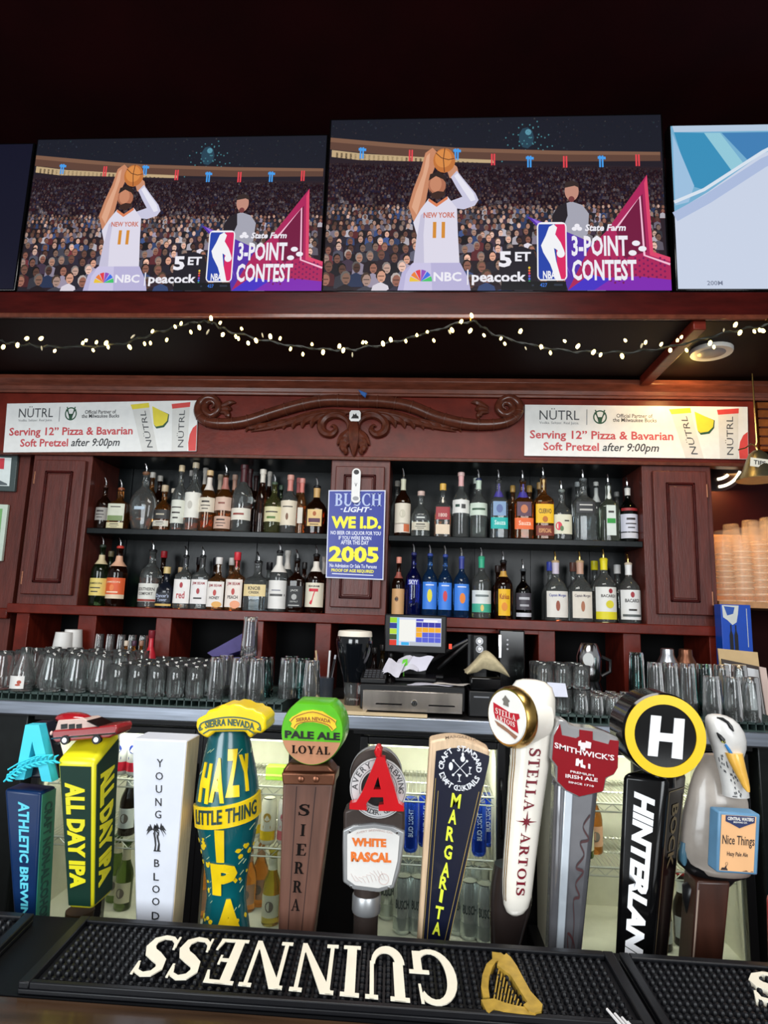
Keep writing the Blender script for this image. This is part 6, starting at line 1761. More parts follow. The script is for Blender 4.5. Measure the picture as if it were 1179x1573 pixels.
for i, (px, Y, lab) in enumerate(((597, 2.56, 'silver can furthest left, set back beside the grey collar'), (620, 2.46, 'silver can front left, right of the white rascal shield'), (644, 2.46, 'silver can front, touching the navy paddle from the left'), (616, 2.62, 'silver can at the back left of the middle fridge'), (640, 2.62, 'silver can at the back beside the navy paddle'), (704, 2.48, 'silver can first right of the navy paddle'), (721, 2.45, 'silver can in front, second right of the navy paddle'), (745, 2.43, 'silver can nearest the white tap handle'), (714, 2.60, 'silver can at the back, first right of the navy paddle'), (738, 2.60, 'silver can at the back, second right of the navy paddle'))):
    can(px, Y, ZB, 'silver', lab.replace('white rascal', 'brown'), g)
g = 'flavoured cans on the left fridge shelf'
can(410, 2.46, ZA, 'lemon', 'white can with yellow foot left of the wooden plank handle', g)
can(436, 2.47, ZA, 'pink', 'white can with pink foot half behind the wooden plank handle', g)
can(388, 2.52, ZA, 'lemon', 'white can with yellow foot set back behind the bottle shaped handle', g)
Zt = ZSH1 + 0.0055
g = 'white cans on the top fridge shelf'
for i, px in enumerate((172, 196)):
    can(px, 2.47, Zt, 'white', ['white can with red foot right of the red wagon', 'white can with red foot left of the white block handle'][i], g)
def beer(px, Y, zb, kind, label, group):
    k = ('beer', kind)
    x = at(px, 1300, Y).x
    if k in PROTO:
        return dup(PROTO[k], (x, Y, zb), label)
    gl, lab, cap, H, R = {'dark': ((34, 26, 24), (206, 210, 206), (160, 40, 40), 0.235, 0.033), 'amber': (AMBER, (196, 150, 120), (200, 180, 120), 0.235, 0.032), 'gold': ((220, 200, 80), (216, 214, 190), (210, 190, 60), 0.25, 0.033), 'green': ((96, 120, 60), (206, 200, 170), (60, 90, 50), 0.235, 0.032)}[kind]
    o = bottle(label, (0, 0, 0), H, R, 'beer', gl, None, 0.5, [(0.12, 0.42, 0.95, lab, [Ee(0, 0.5, 0.5, 0.25, (120, 110, 100))])], (0.74, 0.9, lab), ('cap', cap, 0.005), 16, group)
    o.location = (x, Y, zb)
    PROTO[k] = o
    return o
g = 'beer bottles in the fridges'
beer(192, 2.47, ZA, 'dark', 'dark beer bottle with white label left of the white block handle', g)
beer(182, 2.56, ZB, 'green', 'green beer bottle low behind the yellow edged block handle', g)
beer(196, 2.50, ZB, 'green', 'green beer bottle low beside the white block handle', g)
beer(312, 2.48, ZB, 'amber', 'amber beer bottle low left of the bottle shaped handle', g)
beer(384, 2.55, ZB, 'amber', 'amber beer bottle low right of the bottle shaped handle, set back', g)
beer(402, 2.60, ZB, 'amber', 'amber beer bottle at the very back, right of the bottle shaped handle', g)
beer(421, 2.46, ZB, 'gold', 'golden clear bottle beside the wooden plank handle', g)
beer(1012, 2.46, ZB, 'dark', 'dark beer bottle low, right of the black lettered handle', g)
beer(1043, 2.50, ZB, 'dark', 'dark beer bottle low, against the brown bird handle post', g)
beer(898, 2.5, ZA, 'green', 'green beer bottle between the shield handle and the black handle', g)
beer(912, 2.55, ZA, 'amber', 'amber beer bottle between the shield handle and the black handle', g)
for i, (px, Y, z, w, h, col, acc, lab) in enumerate(((898, 2.5, Zt, 0.07, 0.10, (224, 226, 220), (70, 170, 150), 'white carton with teal bands behind the shield handle'), (873, 2.47, Zt + 0.0, 0.04, 0.13, (236, 206, 40), (60, 60, 50), 'yellow carton beside the shield handle'), (425, 2.48, Zt, 0.09, 0.05, (150, 200, 60), (232, 226, 120), 'lime green packet on the top shelf left of the wooden plank handle'))):
    x = at(px, 1200, Y).x
    r = thing('carton', lab, 'carton', (x, Y, z))
    MB().box(x - w / 2, x + w / 2, Y, Y + 0.05, z, z + h).build('carton_box', PAINT(col), r, bevel=0.002)
    MB().box(x - w / 2 - 0.0004, x + w / 2 + 0.0004, Y - 0.0006, Y + 0.05, z + h * 0.3, z + h * 0.45).build('carton_band', PAINT(acc), r)

# ------------------------------------------------------------------ right of the back bar: cups, bell, lit sign
YW = 3.08
zs = at(1140, 924, YW - 0.1).z
xa, xb = at(1098, 900, YW - 0.1).x, 2.15
m = MB().box(xa, xb, YW - 0.13, 3.40, zs - 0.03, zs)
struct(m.build('trim_5', P('pale_shelf_wood', (190, 140, 96), 0.5, var=0.2), bevel=0.003))
m = MB().box(xa, xb, 3.36, 3.41, zs, at(1140, 822, 3.36).z)
struct(m.build('trim_6', P('tan_board', (206, 150, 96), 0.5, var=0.25, scale=3, stretch=(1, 1, 6))))
CUP = MILKY('clear_plastic_cup', (244, 214, 180), 0.87)
cupo = None
for i, (px, py, Y, n) in enumerate(((1112, 816, YW, 9), (1140, 812, YW - 0.03, 9), (1167, 802, YW, 9), (1192, 800, YW - 0.03, 9), (1126, 806, YW + 0.13, 10), (1156, 800, YW + 0.13, 10), (1184, 796, YW + 0.13, 10))):
    top = at(px, py, Y).z
    x = at(px, 880, Y).x
    st = (top - zs - 0.12) / (n - 1)
    for k in range(n):
        if cupo is None:
            prof = [(0.046, 0), (0.0485, 0.001), (0.0485, 0.006), (0.0455, 0.0075), (0.036, 0.116), (0.034, 0.12)]
            inner = [(0.0335, 0.1185), (0.0445, 0.0075), (0.0455, 0.001)]
            cupo = MB().lathe(prof[3:], n=20, cap0=False).lathe(prof[:4], n=20, mat=1, cap0=False, cap1=False).build('plastic_cup', [CUP, MILKY('plastic_cup_rim', (248, 222, 190), 0.55)], None, smooth=50)
            o = cupo
        else:
            o = cupo.copy()
            COL.objects.link(o)
        o.location = (x, Y, zs + 0.0006 + st * k)
        lab = ['bottom', 'second', 'third', 'fourth', 'fifth', 'sixth', 'seventh', 'eighth', 'ninth', 'tenth'][k] if k < n - 1 else 'topmost'
        tag(o, f'clear plastic cup, {lab} of the {["leftmost", "second", "third", "rightmost"][i] if i < 4 else ["leftmost", "middle", "rightmost"][i - 4]} {"front" if i < 4 else "back"} stack on the right shelf', 'cup', 'nested plastic cups on the right shelf')
light('assumed_shelf_light', 'AREA', (at(1150, 800, 3.0).x, 3.22, at(1150, 740, 3.2).z), (at(1150, 860, 3.1).x, 3.2, zs), 5.0, (1.0, 0.6, 0.22), 0.4, 0.15)  # assumed warm light above the cups, a bare area light with no lamp built
# hanging bell
Yb = 2.70
c = at(1163, 700, Yb)
u = ppx(Yb, 1160, 700)
bl = thing('hand_bell', 'grey brass bell hanging at the right end with a paper tag', 'bell', (c.x, Yb, at(1163, 690, Yb).z))
zc = c.z
MB().lathe([(33 * u, zc - 40 * u), (32 * u, zc - 37 * u), (24 * u, zc - 26 * u), (17 * u, zc - 8 * u), (13 * u, zc + 2 * u), (6 * u, zc + 8 * u), (2 * u, zc + 9 * u)], (c.x, Yb, 0), 28).build('bell_body', P('bell_metal', (128, 122, 96), 0.34, 0.85, var=0.2), bl, smooth=50)
top = Z_SOFFIT - 0.001
MB().tube([(c.x, Yb, zc + 9 * u), (c.x - 2 * u, Yb, zc + 16 * u), (c.x, Yb, zc + 22 * u), (c.x, Yb, top)], 0.0035, 6).build('cord', BRASS, bl)
MB().tube([(c.x - 2 * u, Yb - 0.01, zc + 14 * u), (c.x - 14 * u, Yb - 0.03, zc + 16 * u), (c.x - 26 * u, Yb - 0.04, zc + 8 * u), (c.x - 38 * u, Yb - 0.05, zc + 4 * u)], 0.003, 6).build('pull_string', BRASS, bl)
p = at(1166, 711, Yb - 20 * u)
f = FR(p, (1, 0, -0.12), (0.12, 0, 1))
tg = MB().art(polys([rect(-14 * u, -7 * u, 16 * u, 7 * u)]), f, 0, 0.001)
tg = tg.build('paper_tag', PAINT((226, 222, 206)), bl)
MB().art(fit(txt('TIPS', 0.02), -9 * u, 9 * u, -3.5 * u, 3.5 * u), f, 0, 0, 0.0014).build('tag_lettering', BLACK, tg)
# round sign with lit strips, half hidden behind the right cabinet
Yn = YB + 0.22
c = at(1092, 712, Yn)
u = ppx(Yn, 1092, 712)
ns = thing('lit_sign', 'round dark sign with curved white light strips behind the right cabinet', 'sign', (c.x, Yn, c.z - 46 * u))
f = FR((c.x, Yn, c.z), (1, 0, 0), (0, 0, 1))
MB().art(polys([ell(0, 0, 47 * u, 45 * u, 36)]), f, 0, 0.03).build('sign_disc', P('sign_dark', (34, 16, 14), 0.3), ns)
MB().art(annulus(0, 0, 44 * u, 47 * u, 36), f, 0, 0.006, 0.03).build('rim', P('sign_rim', (70, 44, 40), 0.3), ns)
LIT = P('white_light_strip', (255, 244, 214), 0.4, emit=2.2, var=0.01)
for (r, a0, a1) in ((40, -84, -22), (28, -84, -48)):
    pts = arcpts(0, 0, r * u, r * u, a0, a1, 12)
    MB().tube([f(x, y, 0.036) for x, y in pts], 2.3 * u, 8).build('light_strip', LIT, ns)
# brick coloured lit panel beyond, top right
m = MB().box(at(1164, 640, 3.2).x, at(1230, 640, 3.2).x, 3.2, 3.24, at(1170, 690, 3.2).z, at(1170, 618, 3.2).z)
for i in range(5):
    z = at(1170, 628 + i * 14, 3.19).z
    m.box(at(1164, 640, 3.2).x, at(1230, 640, 3.2).x, 3.19, 3.2, z - 0.004, z + 0.004, 1)
pn = thing('slatted_panel', 'amber slatted panel on the far wall above the bell', 'panel', (at(1190, 640, 3.2).x, 3.2, at(1170, 690, 3.2).z))
m.build('panel_board', [P('amber_panel', (206, 110, 40), 0.4, var=0.3), P('panel_slat', (110, 50, 30), 0.4)], pn)
MB().box(at(1186, 640, 3.3).x, at(1196, 640, 3.3).x, 3.24, 3.42, at(1170, 660, 3.2).z, at(1170, 650, 3.2).z).build('wall_bracket', BLACK, pn)
# ------------------------------------------------------------------ the front bar
ZBAR = 1.062
def gm(px, py):
    return atz(px, py, ZBAR + 0.012)
yb0 = gm(560, 1430).y
yf0 = gm(560, 1556).y
m = MB().box(-2.2, 2.2, -0.25, yf0 + 0.008, ZBAR - 0.05, ZBAR)
bt = thing('bar_counter', 'polished brown wooden front bar top', 'bar', (0, 0.2, 0.002))
m.build('worktop', P('bar_wood', (60, 42, 28), 0.25, spec=0.3, var=0.55, scale=5, stretch=(1.2, 14, 14), coat=0.2, bump=0.06), bt, bevel=0.003, segs=3)
MB().box(-2.2, 2.2, yf0 + 0.0085, yb0 + 0.012, ZBAR - 0.05, ZBAR).build('service_rail', P('rail_black', (9, 10, 13), 0.5, spec=0.2), bt)
MB().box(-2.2, 2.2, -0.1, yb0 - 0.05, 0.0, ZBAR - 0.051).build('bar_front', WOODD, bt)
MATP = RUBBER
def bar_mat(pts, label, nx, ny, skip=None):
    """rubber mat: base, raised rim, a field of small round studs"""
    tl, tr, br, bl = [Vector((p.x, p.y, ZBAR)) for p in pts]
    r = thing('bar_mat', label, 'bar mat', ((tl + br) / 2), 'rubber mats on the service rail')
    def f(s, t, d=0.0):
        return (bl * (1 - s) + br * s) * (1 - t) + (tl * (1 - s) + tr * s) * t + Vector((0, 0, 0.0006 + d))
    m = MB()
    def slab(s0, s1, t0, t1, z0, z1):
        a = [f(s0, t0, z1), f(s1, t0, z1), f(s1, t1, z1), f(s0, t1, z1)]
        b = [f(s0, t0, z0), f(s1, t0, z0), f(s1, t1, z0), f(s0, t1, z0)]
        m.hexa(a, b)
    slab(0, 1, 0, 1, 0, 0.005)
    for q in ((0, 0.018, 0, 1), (0.982, 1, 0, 1), (0.018, 0.982, 0, 0.05), (0.018, 0.982, 0.92, 1)):
        slab(*q, 0.005, 0.0115)
    m.build('mat_base', MATP, r, bevel=0.0012)
    m = MB()
    for j in range(ny):
        for i in range(nx):
            s, t = 0.026 + 0.948 * (i + 0.5) / nx, 0.06 + 0.85 * (j + 0.5) / ny
            if skip and skip(s, t):
                continue
            c = f(s, t, 0.005)
            m.loft([[c + Vector((rr * math.cos(1.0472 * k), rr * math.sin(1.0472 * k), z)) for k in range(6)] for rr, z in ((0.0034, 0), (0.0030, 0.004), (0.0018, 0.0052))], 0, False, True)
    st = m.build('stud_field', MATP, r)
    st['kind'] = 'stuff'
    return r, f
mp = [gm(125, 1406), gm(940, 1461), gm(1008, 1575), gm(28, 1508)]
r, mf = bar_mat(mp, 'black rubber bar mat with upside down cream lettering and a gold harp', 66, 10)
m = MB()
q = [gm(237, 1437), gm(693, 1462), gm(713, 1548), gm(195, 1497)]
q = [Vector((p.x, p.y, ZBAR + 0.0056)) for p in q]
def lf(s, t, d=0.0):
    return (q[3] * (1 - s) + q[2] * s) * (1 - t) + (q[0] * (1 - s) + q[1] * s) * t + Vector((0, 0, d))
CREAMP = PAINT((226, 220, 202), 0.5)
word = 'GUINNESS'
full = fit(serif(word, 0.07), 0, 1, 0, 1, 180)
# each letter a part of its own
x = 0.0
tot = sum(GLY[ch][0] + 0.07 for ch in word) - 0.07
for ch in word:
    g1_ = serif(ch)
    ax0, ax1 = min(p[0] for p in g1_[0]), max(p[0] for p in g1_[0])
    v = [(1 - (x + p[0]) / tot, 1 - p[1]) for p in g1_[0]]
    l_ = MB().art((v, g1_[1]), lf, 0, 0.0012, 0.0058).build('raised_letter', CREAMP, r, smooth=0)
    MB().art((v, g1_[1]), lf, 0, 0.0057).build('letter_riser', MATP, l_, smooth=0)
    x += GLY[ch][0] + 0.07
GOLD = P('gold_rubber', (186, 152, 62), 0.42, 0.25, var=0.25, scale=90)
def hp(pts):
    return [Vector((p.x, p.y, 0)) for p in (gm(580 + (x_ / 1.968), 1380 + y_ / 1.968) for x_, y_ in pts)]
hp_fn = lambda a, b, d=0.0: Vector((a, b, ZBAR + 0.0056 + d))
def harp(lst, h):
    mb = MB()
    for pts in lst:
        w = hp(pts)
        mb.art(polys([[(p.x, p.y) for p in w]]), hp_fn, 0, h)
    return mb
hr = harp([[(345, 163), (372, 166), (386, 176), (372, 188), (358, 192), (346, 210), (336, 240), (334, 270), (338, 300), (318, 300), (312, 268), (316, 232), (328, 200), (346, 184)]], 0.007).build('harp_column', GOLD, r, smooth=0)
harp([[(388, 170), (402, 182), (420, 208), (440, 246), (462, 286), (484, 310), (498, 326), (494, 346), (474, 352), (456, 346), (440, 326), (452, 318), (430, 284), (402, 238), (360, 206), (366, 190)]], 0.008).build('harp_soundbox', GOLD, r, smooth=0)
harp([[(312, 308), (352, 304), (380, 316), (420, 326), (456, 332), (490, 342), (476, 354), (430, 350), (380, 344), (352, 336), (336, 348), (328, 342)]], 0.007).build('harp_neck', GOLD, r, smooth=0)
for k in range(9):
    a = (366 + k * 8.4, 208 + k * 13)
    b = (350 + k * 9.5, 304 + k * 2.9)
    MB().tube([Vector((p.x, p.y, ZBAR + 0.010)) for p in hp([a, b])], 0.0009, 5).build('harp_string', GOLD, r)
r2, mf2 = bar_mat([gm(950, 1462), gm(1800, 1520), gm(1900, 1650), gm(1020, 1577)], 'black rubber bar mat at the right with a cream letter', 66, 10)
q = [gm(1146, 1490), gm(1200, 1494), gm(1216, 1540), gm(1156, 1536)]
q = [Vector((p.x, p.y, ZBAR + 0.0056)) for p in q]
lf2 = lambda s, t, d=0.0, q=q: (q[3] * (1 - s) + q[2] * s) * (1 - t) + (q[0] * (1 - s) + q[1] * s) * t + Vector((0, 0, d))
MB().art(fit(serif('S'), 0, 1, 0, 1, 180), lf2, 0, 0.006).build('raised_letter', CREAMP, r2, smooth=0)
r3, mf3 = bar_mat([gm(-700, 1352), gm(53, 1403), gm(-46, 1500), gm(-800, 1440)], 'black rubber bar mat at the left edge', 60, 10)
# tines of a fork lying at the very front
fk = [gm(932, 1553), gm(944, 1560), gm(955, 1566), gm(964, 1573)]
c = sum((Vector((p.x, p.y, 0)) for p in fk), Vector()) / 4
fr = thing('fork', 'four steel fork tines reaching in over the mat edge', 'fork', (c.x, c.y - 0.02, ZBAR + 0.012))
dn = Vector((0.012, -0.05, 0.0))
for p in fk:
    MB().tube([Vector((p.x, p.y, ZBAR + 0.0135)), Vector((p.x, p.y, ZBAR + 0.014)) + dn * 0.6], [0.0013, 0.0016], 7).build('tine', P('satin_steel', (226, 226, 228), 0.5, 0.2), fr)
a, b = Vector((fk[0].x, fk[0].y, ZBAR + 0.014)) + dn * 0.6, Vector((fk[3].x, fk[3].y, ZBAR + 0.014)) + dn * 0.6
MB().tube([a + (a - b) * 0.08, (a + b) / 2 + dn * 0.1, b + (b - a) * 0.08], 0.0022, 8).tube([(a + b) / 2, (a + b) / 2 + dn * 2.2], [0.006, 0.003], 8).build('handle', CHROME, fr)

# ------------------------------------------------------------------ tap handles
YT = 0.85
ZTAP = 1.0                                    # top of the tap tower, hidden behind the bar
tt = thing('tap_tower', 'steel tap tower behind the service rail carrying the handles', 'tap tower', (0, YT + 0.02, 0.002))
MB().box(-1.0, 1.05, YT - 0.02, YT + 0.09, 0.90, ZTAP - 0.04).box(-0.9, -0.8, YT, YT + 0.06, 0.002, 0.9).box(0.8, 0.9, YT, YT + 0.06, 0.002, 0.9).build('tower_body', STEEL, tt, bevel=0.006)
K = ppx(YT, 590, 1250)
def W(px, py, d=0.0):
    return at(px, py, YT + d)
def ferrule(root, c, r=0.013):
    MB().lathe([(r, ZTAP - 0.0395), (r, ZTAP - 0.02), (r * 0.8, ZTAP - 0.014), (r * 0.8, c.z + 0.012)], (c.x, c.y, 0), 16).build('ferrule', CHROME, root)
def down(p, q, z):
    """carry the line from p (upper) through q (lower) on to height z"""
    t = (p.z - z) / (p.z - q.z)
    return p + (q - p) * t
def block(root, name, tl, tr, bl, br, dep, mats, bevel=0.004, dep2=None, zend=ZTAP, side=Vector((0, 1, 0)), rise=0.0):
    """tapered square handle from its front face and depth; returns front and right faces as patches"""
    bl2, br2 = down(tl, bl, zend), down(tr, br, zend)
    d1, d2 = side * dep + Vector((0, 0, rise)), side * (dep2 or dep)
    f4 = [bl2, br2, tr, tl]
    b4 = [bl2 + d2, br2 + d2, tr + d1, tl + d1]
    o = MB().hexa(f4, b4).build(name, mats, root, bevel=bevel, segs=3)
    return o, QM(tl, tr, br2, bl2), QM(tr, tr + d1, br2 + d2, br2), (tl, tr, br2, bl2)
def newtap(label, c):
    r = thing('beer_tap', label, 'beer tap', (c.x, c.y, ZTAP - 0.0395), 'tap handles along the bar')
    return r
# 1 navy and teal block with the cyan letter
r = newtap('navy and teal block tap handle with a cyan letter A', W(45, 1300, 0.02))
NAVY = P('navy_gloss', (10, 38, 78), 0.3, spec=0.3)
o, F_, R_, _ = block(r, 'handle_body', W(6, 1212), W(63, 1218), W(20, 1404), W(53, 1406), 0.036, NAVY, 0.004)
CY = PAINT((60, 200, 220), 0.35)
cy = lambda y: 0.0
MB().art(fit(txt('ATHLETIC BREWING', 0.03), 0.38, 0.70, 0.165, 0.93, -90), F_, 0, 0.0008).build('lettering', PAINT((90, 196, 216)), r)
s1 = MB().art(polys([rect(0.06, 0.01, 0.94, 0.985)]), R_, 0, 0.0008).build('side_panel', PAINT((36, 112, 96), 0.35), r)
MB().art(fit(txt('CRAFT NON-ALCOHOLIC', 0.03), 0.24, 0.74, 0.1, 0.92, -90), R_, 0, 0.0006, 0.0008).build('lettering', PAINT((16, 62, 62)), r)
ferrule(r, W(42, 1500, 0.02))
A = lambda pts, d=0.0: [(W(x / 4.77, 1090 + y / 4.767, d)) for x, y in pts]
def slabpx(mb, pts, d0, th, mat=0, conv=A):
    """outline in photo crop pixels, extruded back from depth d0"""
    pf = [(p.x, p.z) for p in conv(pts)]
    mb.art(polys([pf]), lambda a, b, d=0.0: Vector((a, YT + d0 + th - d, b)), mat, th)
    return mb
m = MB()
m.art(polys([[(p.x, p.z) for p in A(q_)] for q_ in ([(165, 118), (215, 118), (215, 240), (205, 290), (155, 522), (88, 524)], [(215, 118), (265, 118), (360, 540), (285, 534), (226, 290), (215, 240)], [(190, 360), (245, 360), (258, 430), (176, 430)])]), lambda a, b, d=0.0: Vector((a, YT + 0.022 - d, b)), 0, 0.016)
m.build('letter', CY, r)
m = slabpx(MB(), [(160, 116), (270, 116), (370, 535), (80, 530)], 0.0222, 0.02)
m.build('letter_backing', P('navy_dark', (12, 20, 36), 0.3), r, bevel=0.002)
m = MB()
stem = spline([(28, 528), (80, 480), (170, 420), (280, 385), (410, 374)], 6)
m.tube([W(p[0] / 4.77, 1090 + p[1] / 4.767, -0.002) for p in stem], 0.0012, 6)
for i in range(3, 24, 2):
    p = stem[i]
    for sg in (1, -1):
        a = [(p[0], p[1]), (p[0] + 10, p[1] - sg * 22 - 8), (p[0] + 34, p[1] - sg * 36 - 6)]
        if sg < 0:
            a = [(p[0], p[1]), (p[0] + 18, p[1] + 10), (p[0] + 44, p[1] + 16)]
        m.tube([W(x / 4.77, 1090 + y / 4.767, -0.002) for x, y in a], [0.0012, 0.0017, 0.0007], 6)
m.tube([W(x / 4.77, 1090 + y / 4.767, -0.001) for x, y in ((58, 440), (150, 385), (270, 340), (390, 332))], 0.0011, 6)
m.build('barley_sprig', CY, r)

# 2 yellow edged dark green block with the little wagon on top
r = newtap('dark green tap handle with yellow edges under a red toy wagon', W(118, 1300, 0.03))
YEL = PAINT((214, 206, 30), 0.3)
o, F_, R_, _ = block(r, 'handle_body', W(87, 1166), W(146, 1168), W(103, 1396), W(143, 1399), 0.064, YEL, 0.006, 0.052, zend=W(120, 1397).z, rise=0.028)
DG = P('deep_green', (12, 44, 34), 0.45, spec=0.2)
p1 = MB().art(polys([rect(0.08, 0.025, 0.9, 0.955)]), F_, 0, 0.001).build('front_panel', DG, r)
p2 = MB().art(polys([rect(0.06, 0.03, 0.93, 0.955)]), R_, 0, 0.001).build('side_panel', DG, r)
MB().art(fit(txt('ALL DAY IPA', 0.05), 0.2, 0.74, 0.14, 0.84, -90), F_, 0, 0.0012, 0.001).build('lettering', YEL, p1)
MB().art(fit(txt('ALL DAY IPA', 0.05), 0.2, 0.76, 0.12, 0.86, -90), R_, 0, 0.0012, 0.001).build('lettering', YEL, p2)
cb = W(123, 1397, 0.028)
MB().lathe([(0.013, ZTAP - 0.0395), (0.016, ZTAP), (0.018, cb.z - 0.0005)], (cb.x, cb.y, 0), 16).build('ferrule', P('brown_stem', (70, 52, 30), 0.4), r)
# wagon: built in photo crop outline with real width
V = lambda x, y, d: W(x / 2.807, 1080 + y / 2.808, d)
CR = P('wagon_red', (140, 30, 34), 0.2, coat=0.6)
wg = MB()
def car(mb, pts, d0, d1, mat=0, inset=0.0):
    a = [V(x, y, d0) for x, y in pts]
    b = [V(x, y, d0) + Vector((0.004, d1 - d0, 0.0)) for x, y in pts]
    mb.loft([a, b], mat)
car(wg, [(222, 126), (232, 118), (360, 108), (500, 94), (506, 110), (498, 136), (470, 150), (240, 170), (226, 160)], 0.012, 0.05)
bd_ = wg.build('wagon_body', CR, r, bevel=0.002)
m = MB()
a = [V(x, y, 0.014) for x, y in ((236, 118), (250, 74), (360, 66), (424, 100), (360, 110))]
b = [V(x, y, 0.014) + Vector((0.004, 0.032, 0.0)) for x, y in ((240, 118), (256, 76), (362, 68), (424, 100), (360, 110))]
m.loft([a, b]).build('wagon_cabin', P('wagon_cream', (196, 170, 160), 0.3), r, bevel=0.001)
m = MB()
for (x0, x1) in ((262, 290), (296, 322), (328, 352)):
    a = [V(x, y, 0.0134) for x, y in ((x0, 92), (x1, 89), (x1, 110), (x0, 113))]
    m.hexa([a[3], a[2], a[1], a[0]], [p + Vector((0, 0.001, 0)) for p in (a[3], a[2], a[1], a[0])])
m.build('side_window', BLACKG, r)
m = MB()
a = [V(x, y, 0.0) for x, y in ((366, 72), (420, 100))]
dv = Vector((0.004, 0.034, 0))
m.hexa([V(374, 76, 0.012), V(424, 101, 0.012), V(424, 101, 0.012) + dv, V(374, 76, 0.012) + dv], [p - Vector((0, 0, 0.001)) for p in (V(374, 76, 0.012), V(424, 101, 0.012), V(424, 101, 0.012) + dv, V(374, 76, 0.012) + dv)]).build('windscreen', BLACKG, r)
cc = V(318, 66, 0.031)
m = MB().ball(cc, 0.026, 0.016, 0.0085, 0, 16, 8)
m.build('roof_canoe', P('wagon_red_gloss', (150, 24, 32), 0.12, coat=0.8), r)
for (x, y) in ((278, 160), (414, 158)):
    for d in (0.0095, 0.047):
        c = V(x, y, d)
        w_ = MB().loft([[c + Vector((0.0062 * math.cos(t * 0.3927), yy, 0.0062 * math.sin(t * 0.3927))) for t in range(16)] for yy in (0, 0.006)]).build('wheel', RUBBER, r)
        MB().loft([[c + Vector((0.0034 * math.cos(t * 0.3927), yy, 0.0034 * math.sin(t * 0.3927))) for t in range(16)] for yy in (-0.0006, 0.0)]).build('hub_cap', CHROME, w_)
for (a_, b_) in (((222, 152), (498, 130)),):
    MB().tube([V(a_[0], a_[1], 0.011), V(b_[0], b_[1], 0.011)], 0.0012, 6).build('trim_strip', CHROME, r)
MB().ball(V(222, 130, 0.018), 0.0018, 0.003, 0.003, 0, 8, 5).build('tail_lamp', P('lamp_lens', (240, 200, 190), 0.15), r)

# 3 white block
r = newtap('white tapered block tap handle with black spaced letters and palm trees', W(240, 1300, 0.02))
o, F_, R_, qd = block(r, 'handle_body', W(203, 1134), W(287, 1138), W(208, 1408), W(265, 1411), 0.048, [PAINT((206, 210, 220), 0.36)], 0.0022, 0.036)
MB().art(polys([rect(0.02, 0.0, 0.98, 0.995)]), R_, 0, 0.0006).build('wood_side', P('bare_wood', (206, 186, 150), 0.5, var=0.2, stretch=(8, 8, 1)), r)
zt0, zb0 = qd[0].z, qd[3].z
tpx = lambda py: (W(245, py).z - zb0) / (zt0 - zb0)
m = MB()
def gl3(ch, cxp, y0, y1, wpx=None):
    s = (cxp[0] - 208.0) / 1.0
    t0, t1 = tpx(y1), tpx(y0)
    tm = (t0 + t1) / 2
    def fpx(x, y):
        tq = tpx(y)
        L, R = F_(0, tq), F_(1, tq)
        p = W(x, y)
        return (p.x - L.x) / (R.x - L.x), tq
    g = fit(ch, 0, 1, 0, 1)
    vs = []
    for (u_, v_) in g[0]:
        x = cxp[0] + (u_ - 0.5) * cxp[1]
        vs.append(fpx(x, y1 + (y0 - y1) * v_))
    m.art((vs, g[1]), F_, 0, 0.0005, 0.0002)
for ch, y in zip('YOUNG', (1172, 1192, 1212, 1232, 1251)):
    gl3(txt(ch), (150 + {'Y': 376, 'O': 372, 'U': 370, 'N': 367, 'G': 365}[ch] / 3.93, 9.5 if ch != 'O' else 11.5), y - 6, y + 6)
m.build('lettering', BLACK, r)
m = MB()
for ch, y, x in zip('BLOOD', (1326, 1347, 1366, 1385, 1407), (357, 353, 352, 351, 350)):
    gl3(txt(ch), (150 + x / 3.93, 8 if ch in 'BL' else 11.5), y - 5.8, y + 5.8)
m.build('lettering', BLACK, r)
m = MB()
def pm(lst):
    for pts in lst:
        v = []
        for x, y in pts:
            x, y = 150 + x / 3.93, 1110 + y / 3.93
            tq = tpx(y)
            L, R = F_(0, tq), F_(1, tq)
            p = W(x, y)
            v.append(((p.x - L.x) / (R.x - L.x), tq))
        m.art(polys([v]), F_, 0, 0.0005, 0.0002)
pm([[(340, 776), (346, 740), (342, 700), (336, 668), (344, 664), (352, 700), (354, 740), (350, 776)], [(358, 776), (366, 730), (356, 690), (366, 658), (372, 664), (366, 690), (376, 736), (372, 776)], rect(338, 772, 380, 778)])
for cx_, cy_ in ((334, 648), (374, 640)):
    for a in (200, 160, 125, 60, 20, -20, -50):
        ar = math.radians(a)
        ex, ey = cx_ + 42 * math.cos(ar), cy_ - 32 * math.sin(ar) + 14
        pm([[(cx_, cy_), (cx_ + 24 * math.cos(ar) - 3, cy_ - 26 * math.sin(ar) - 12), (ex, ey + 8), (cx_ + 18 * math.cos(ar), cy_ - 12 * math.sin(ar) + 4)]])
m.build('palm_emblem', BLACK, r)
ferrule(r, W(238, 1500, 0.02))

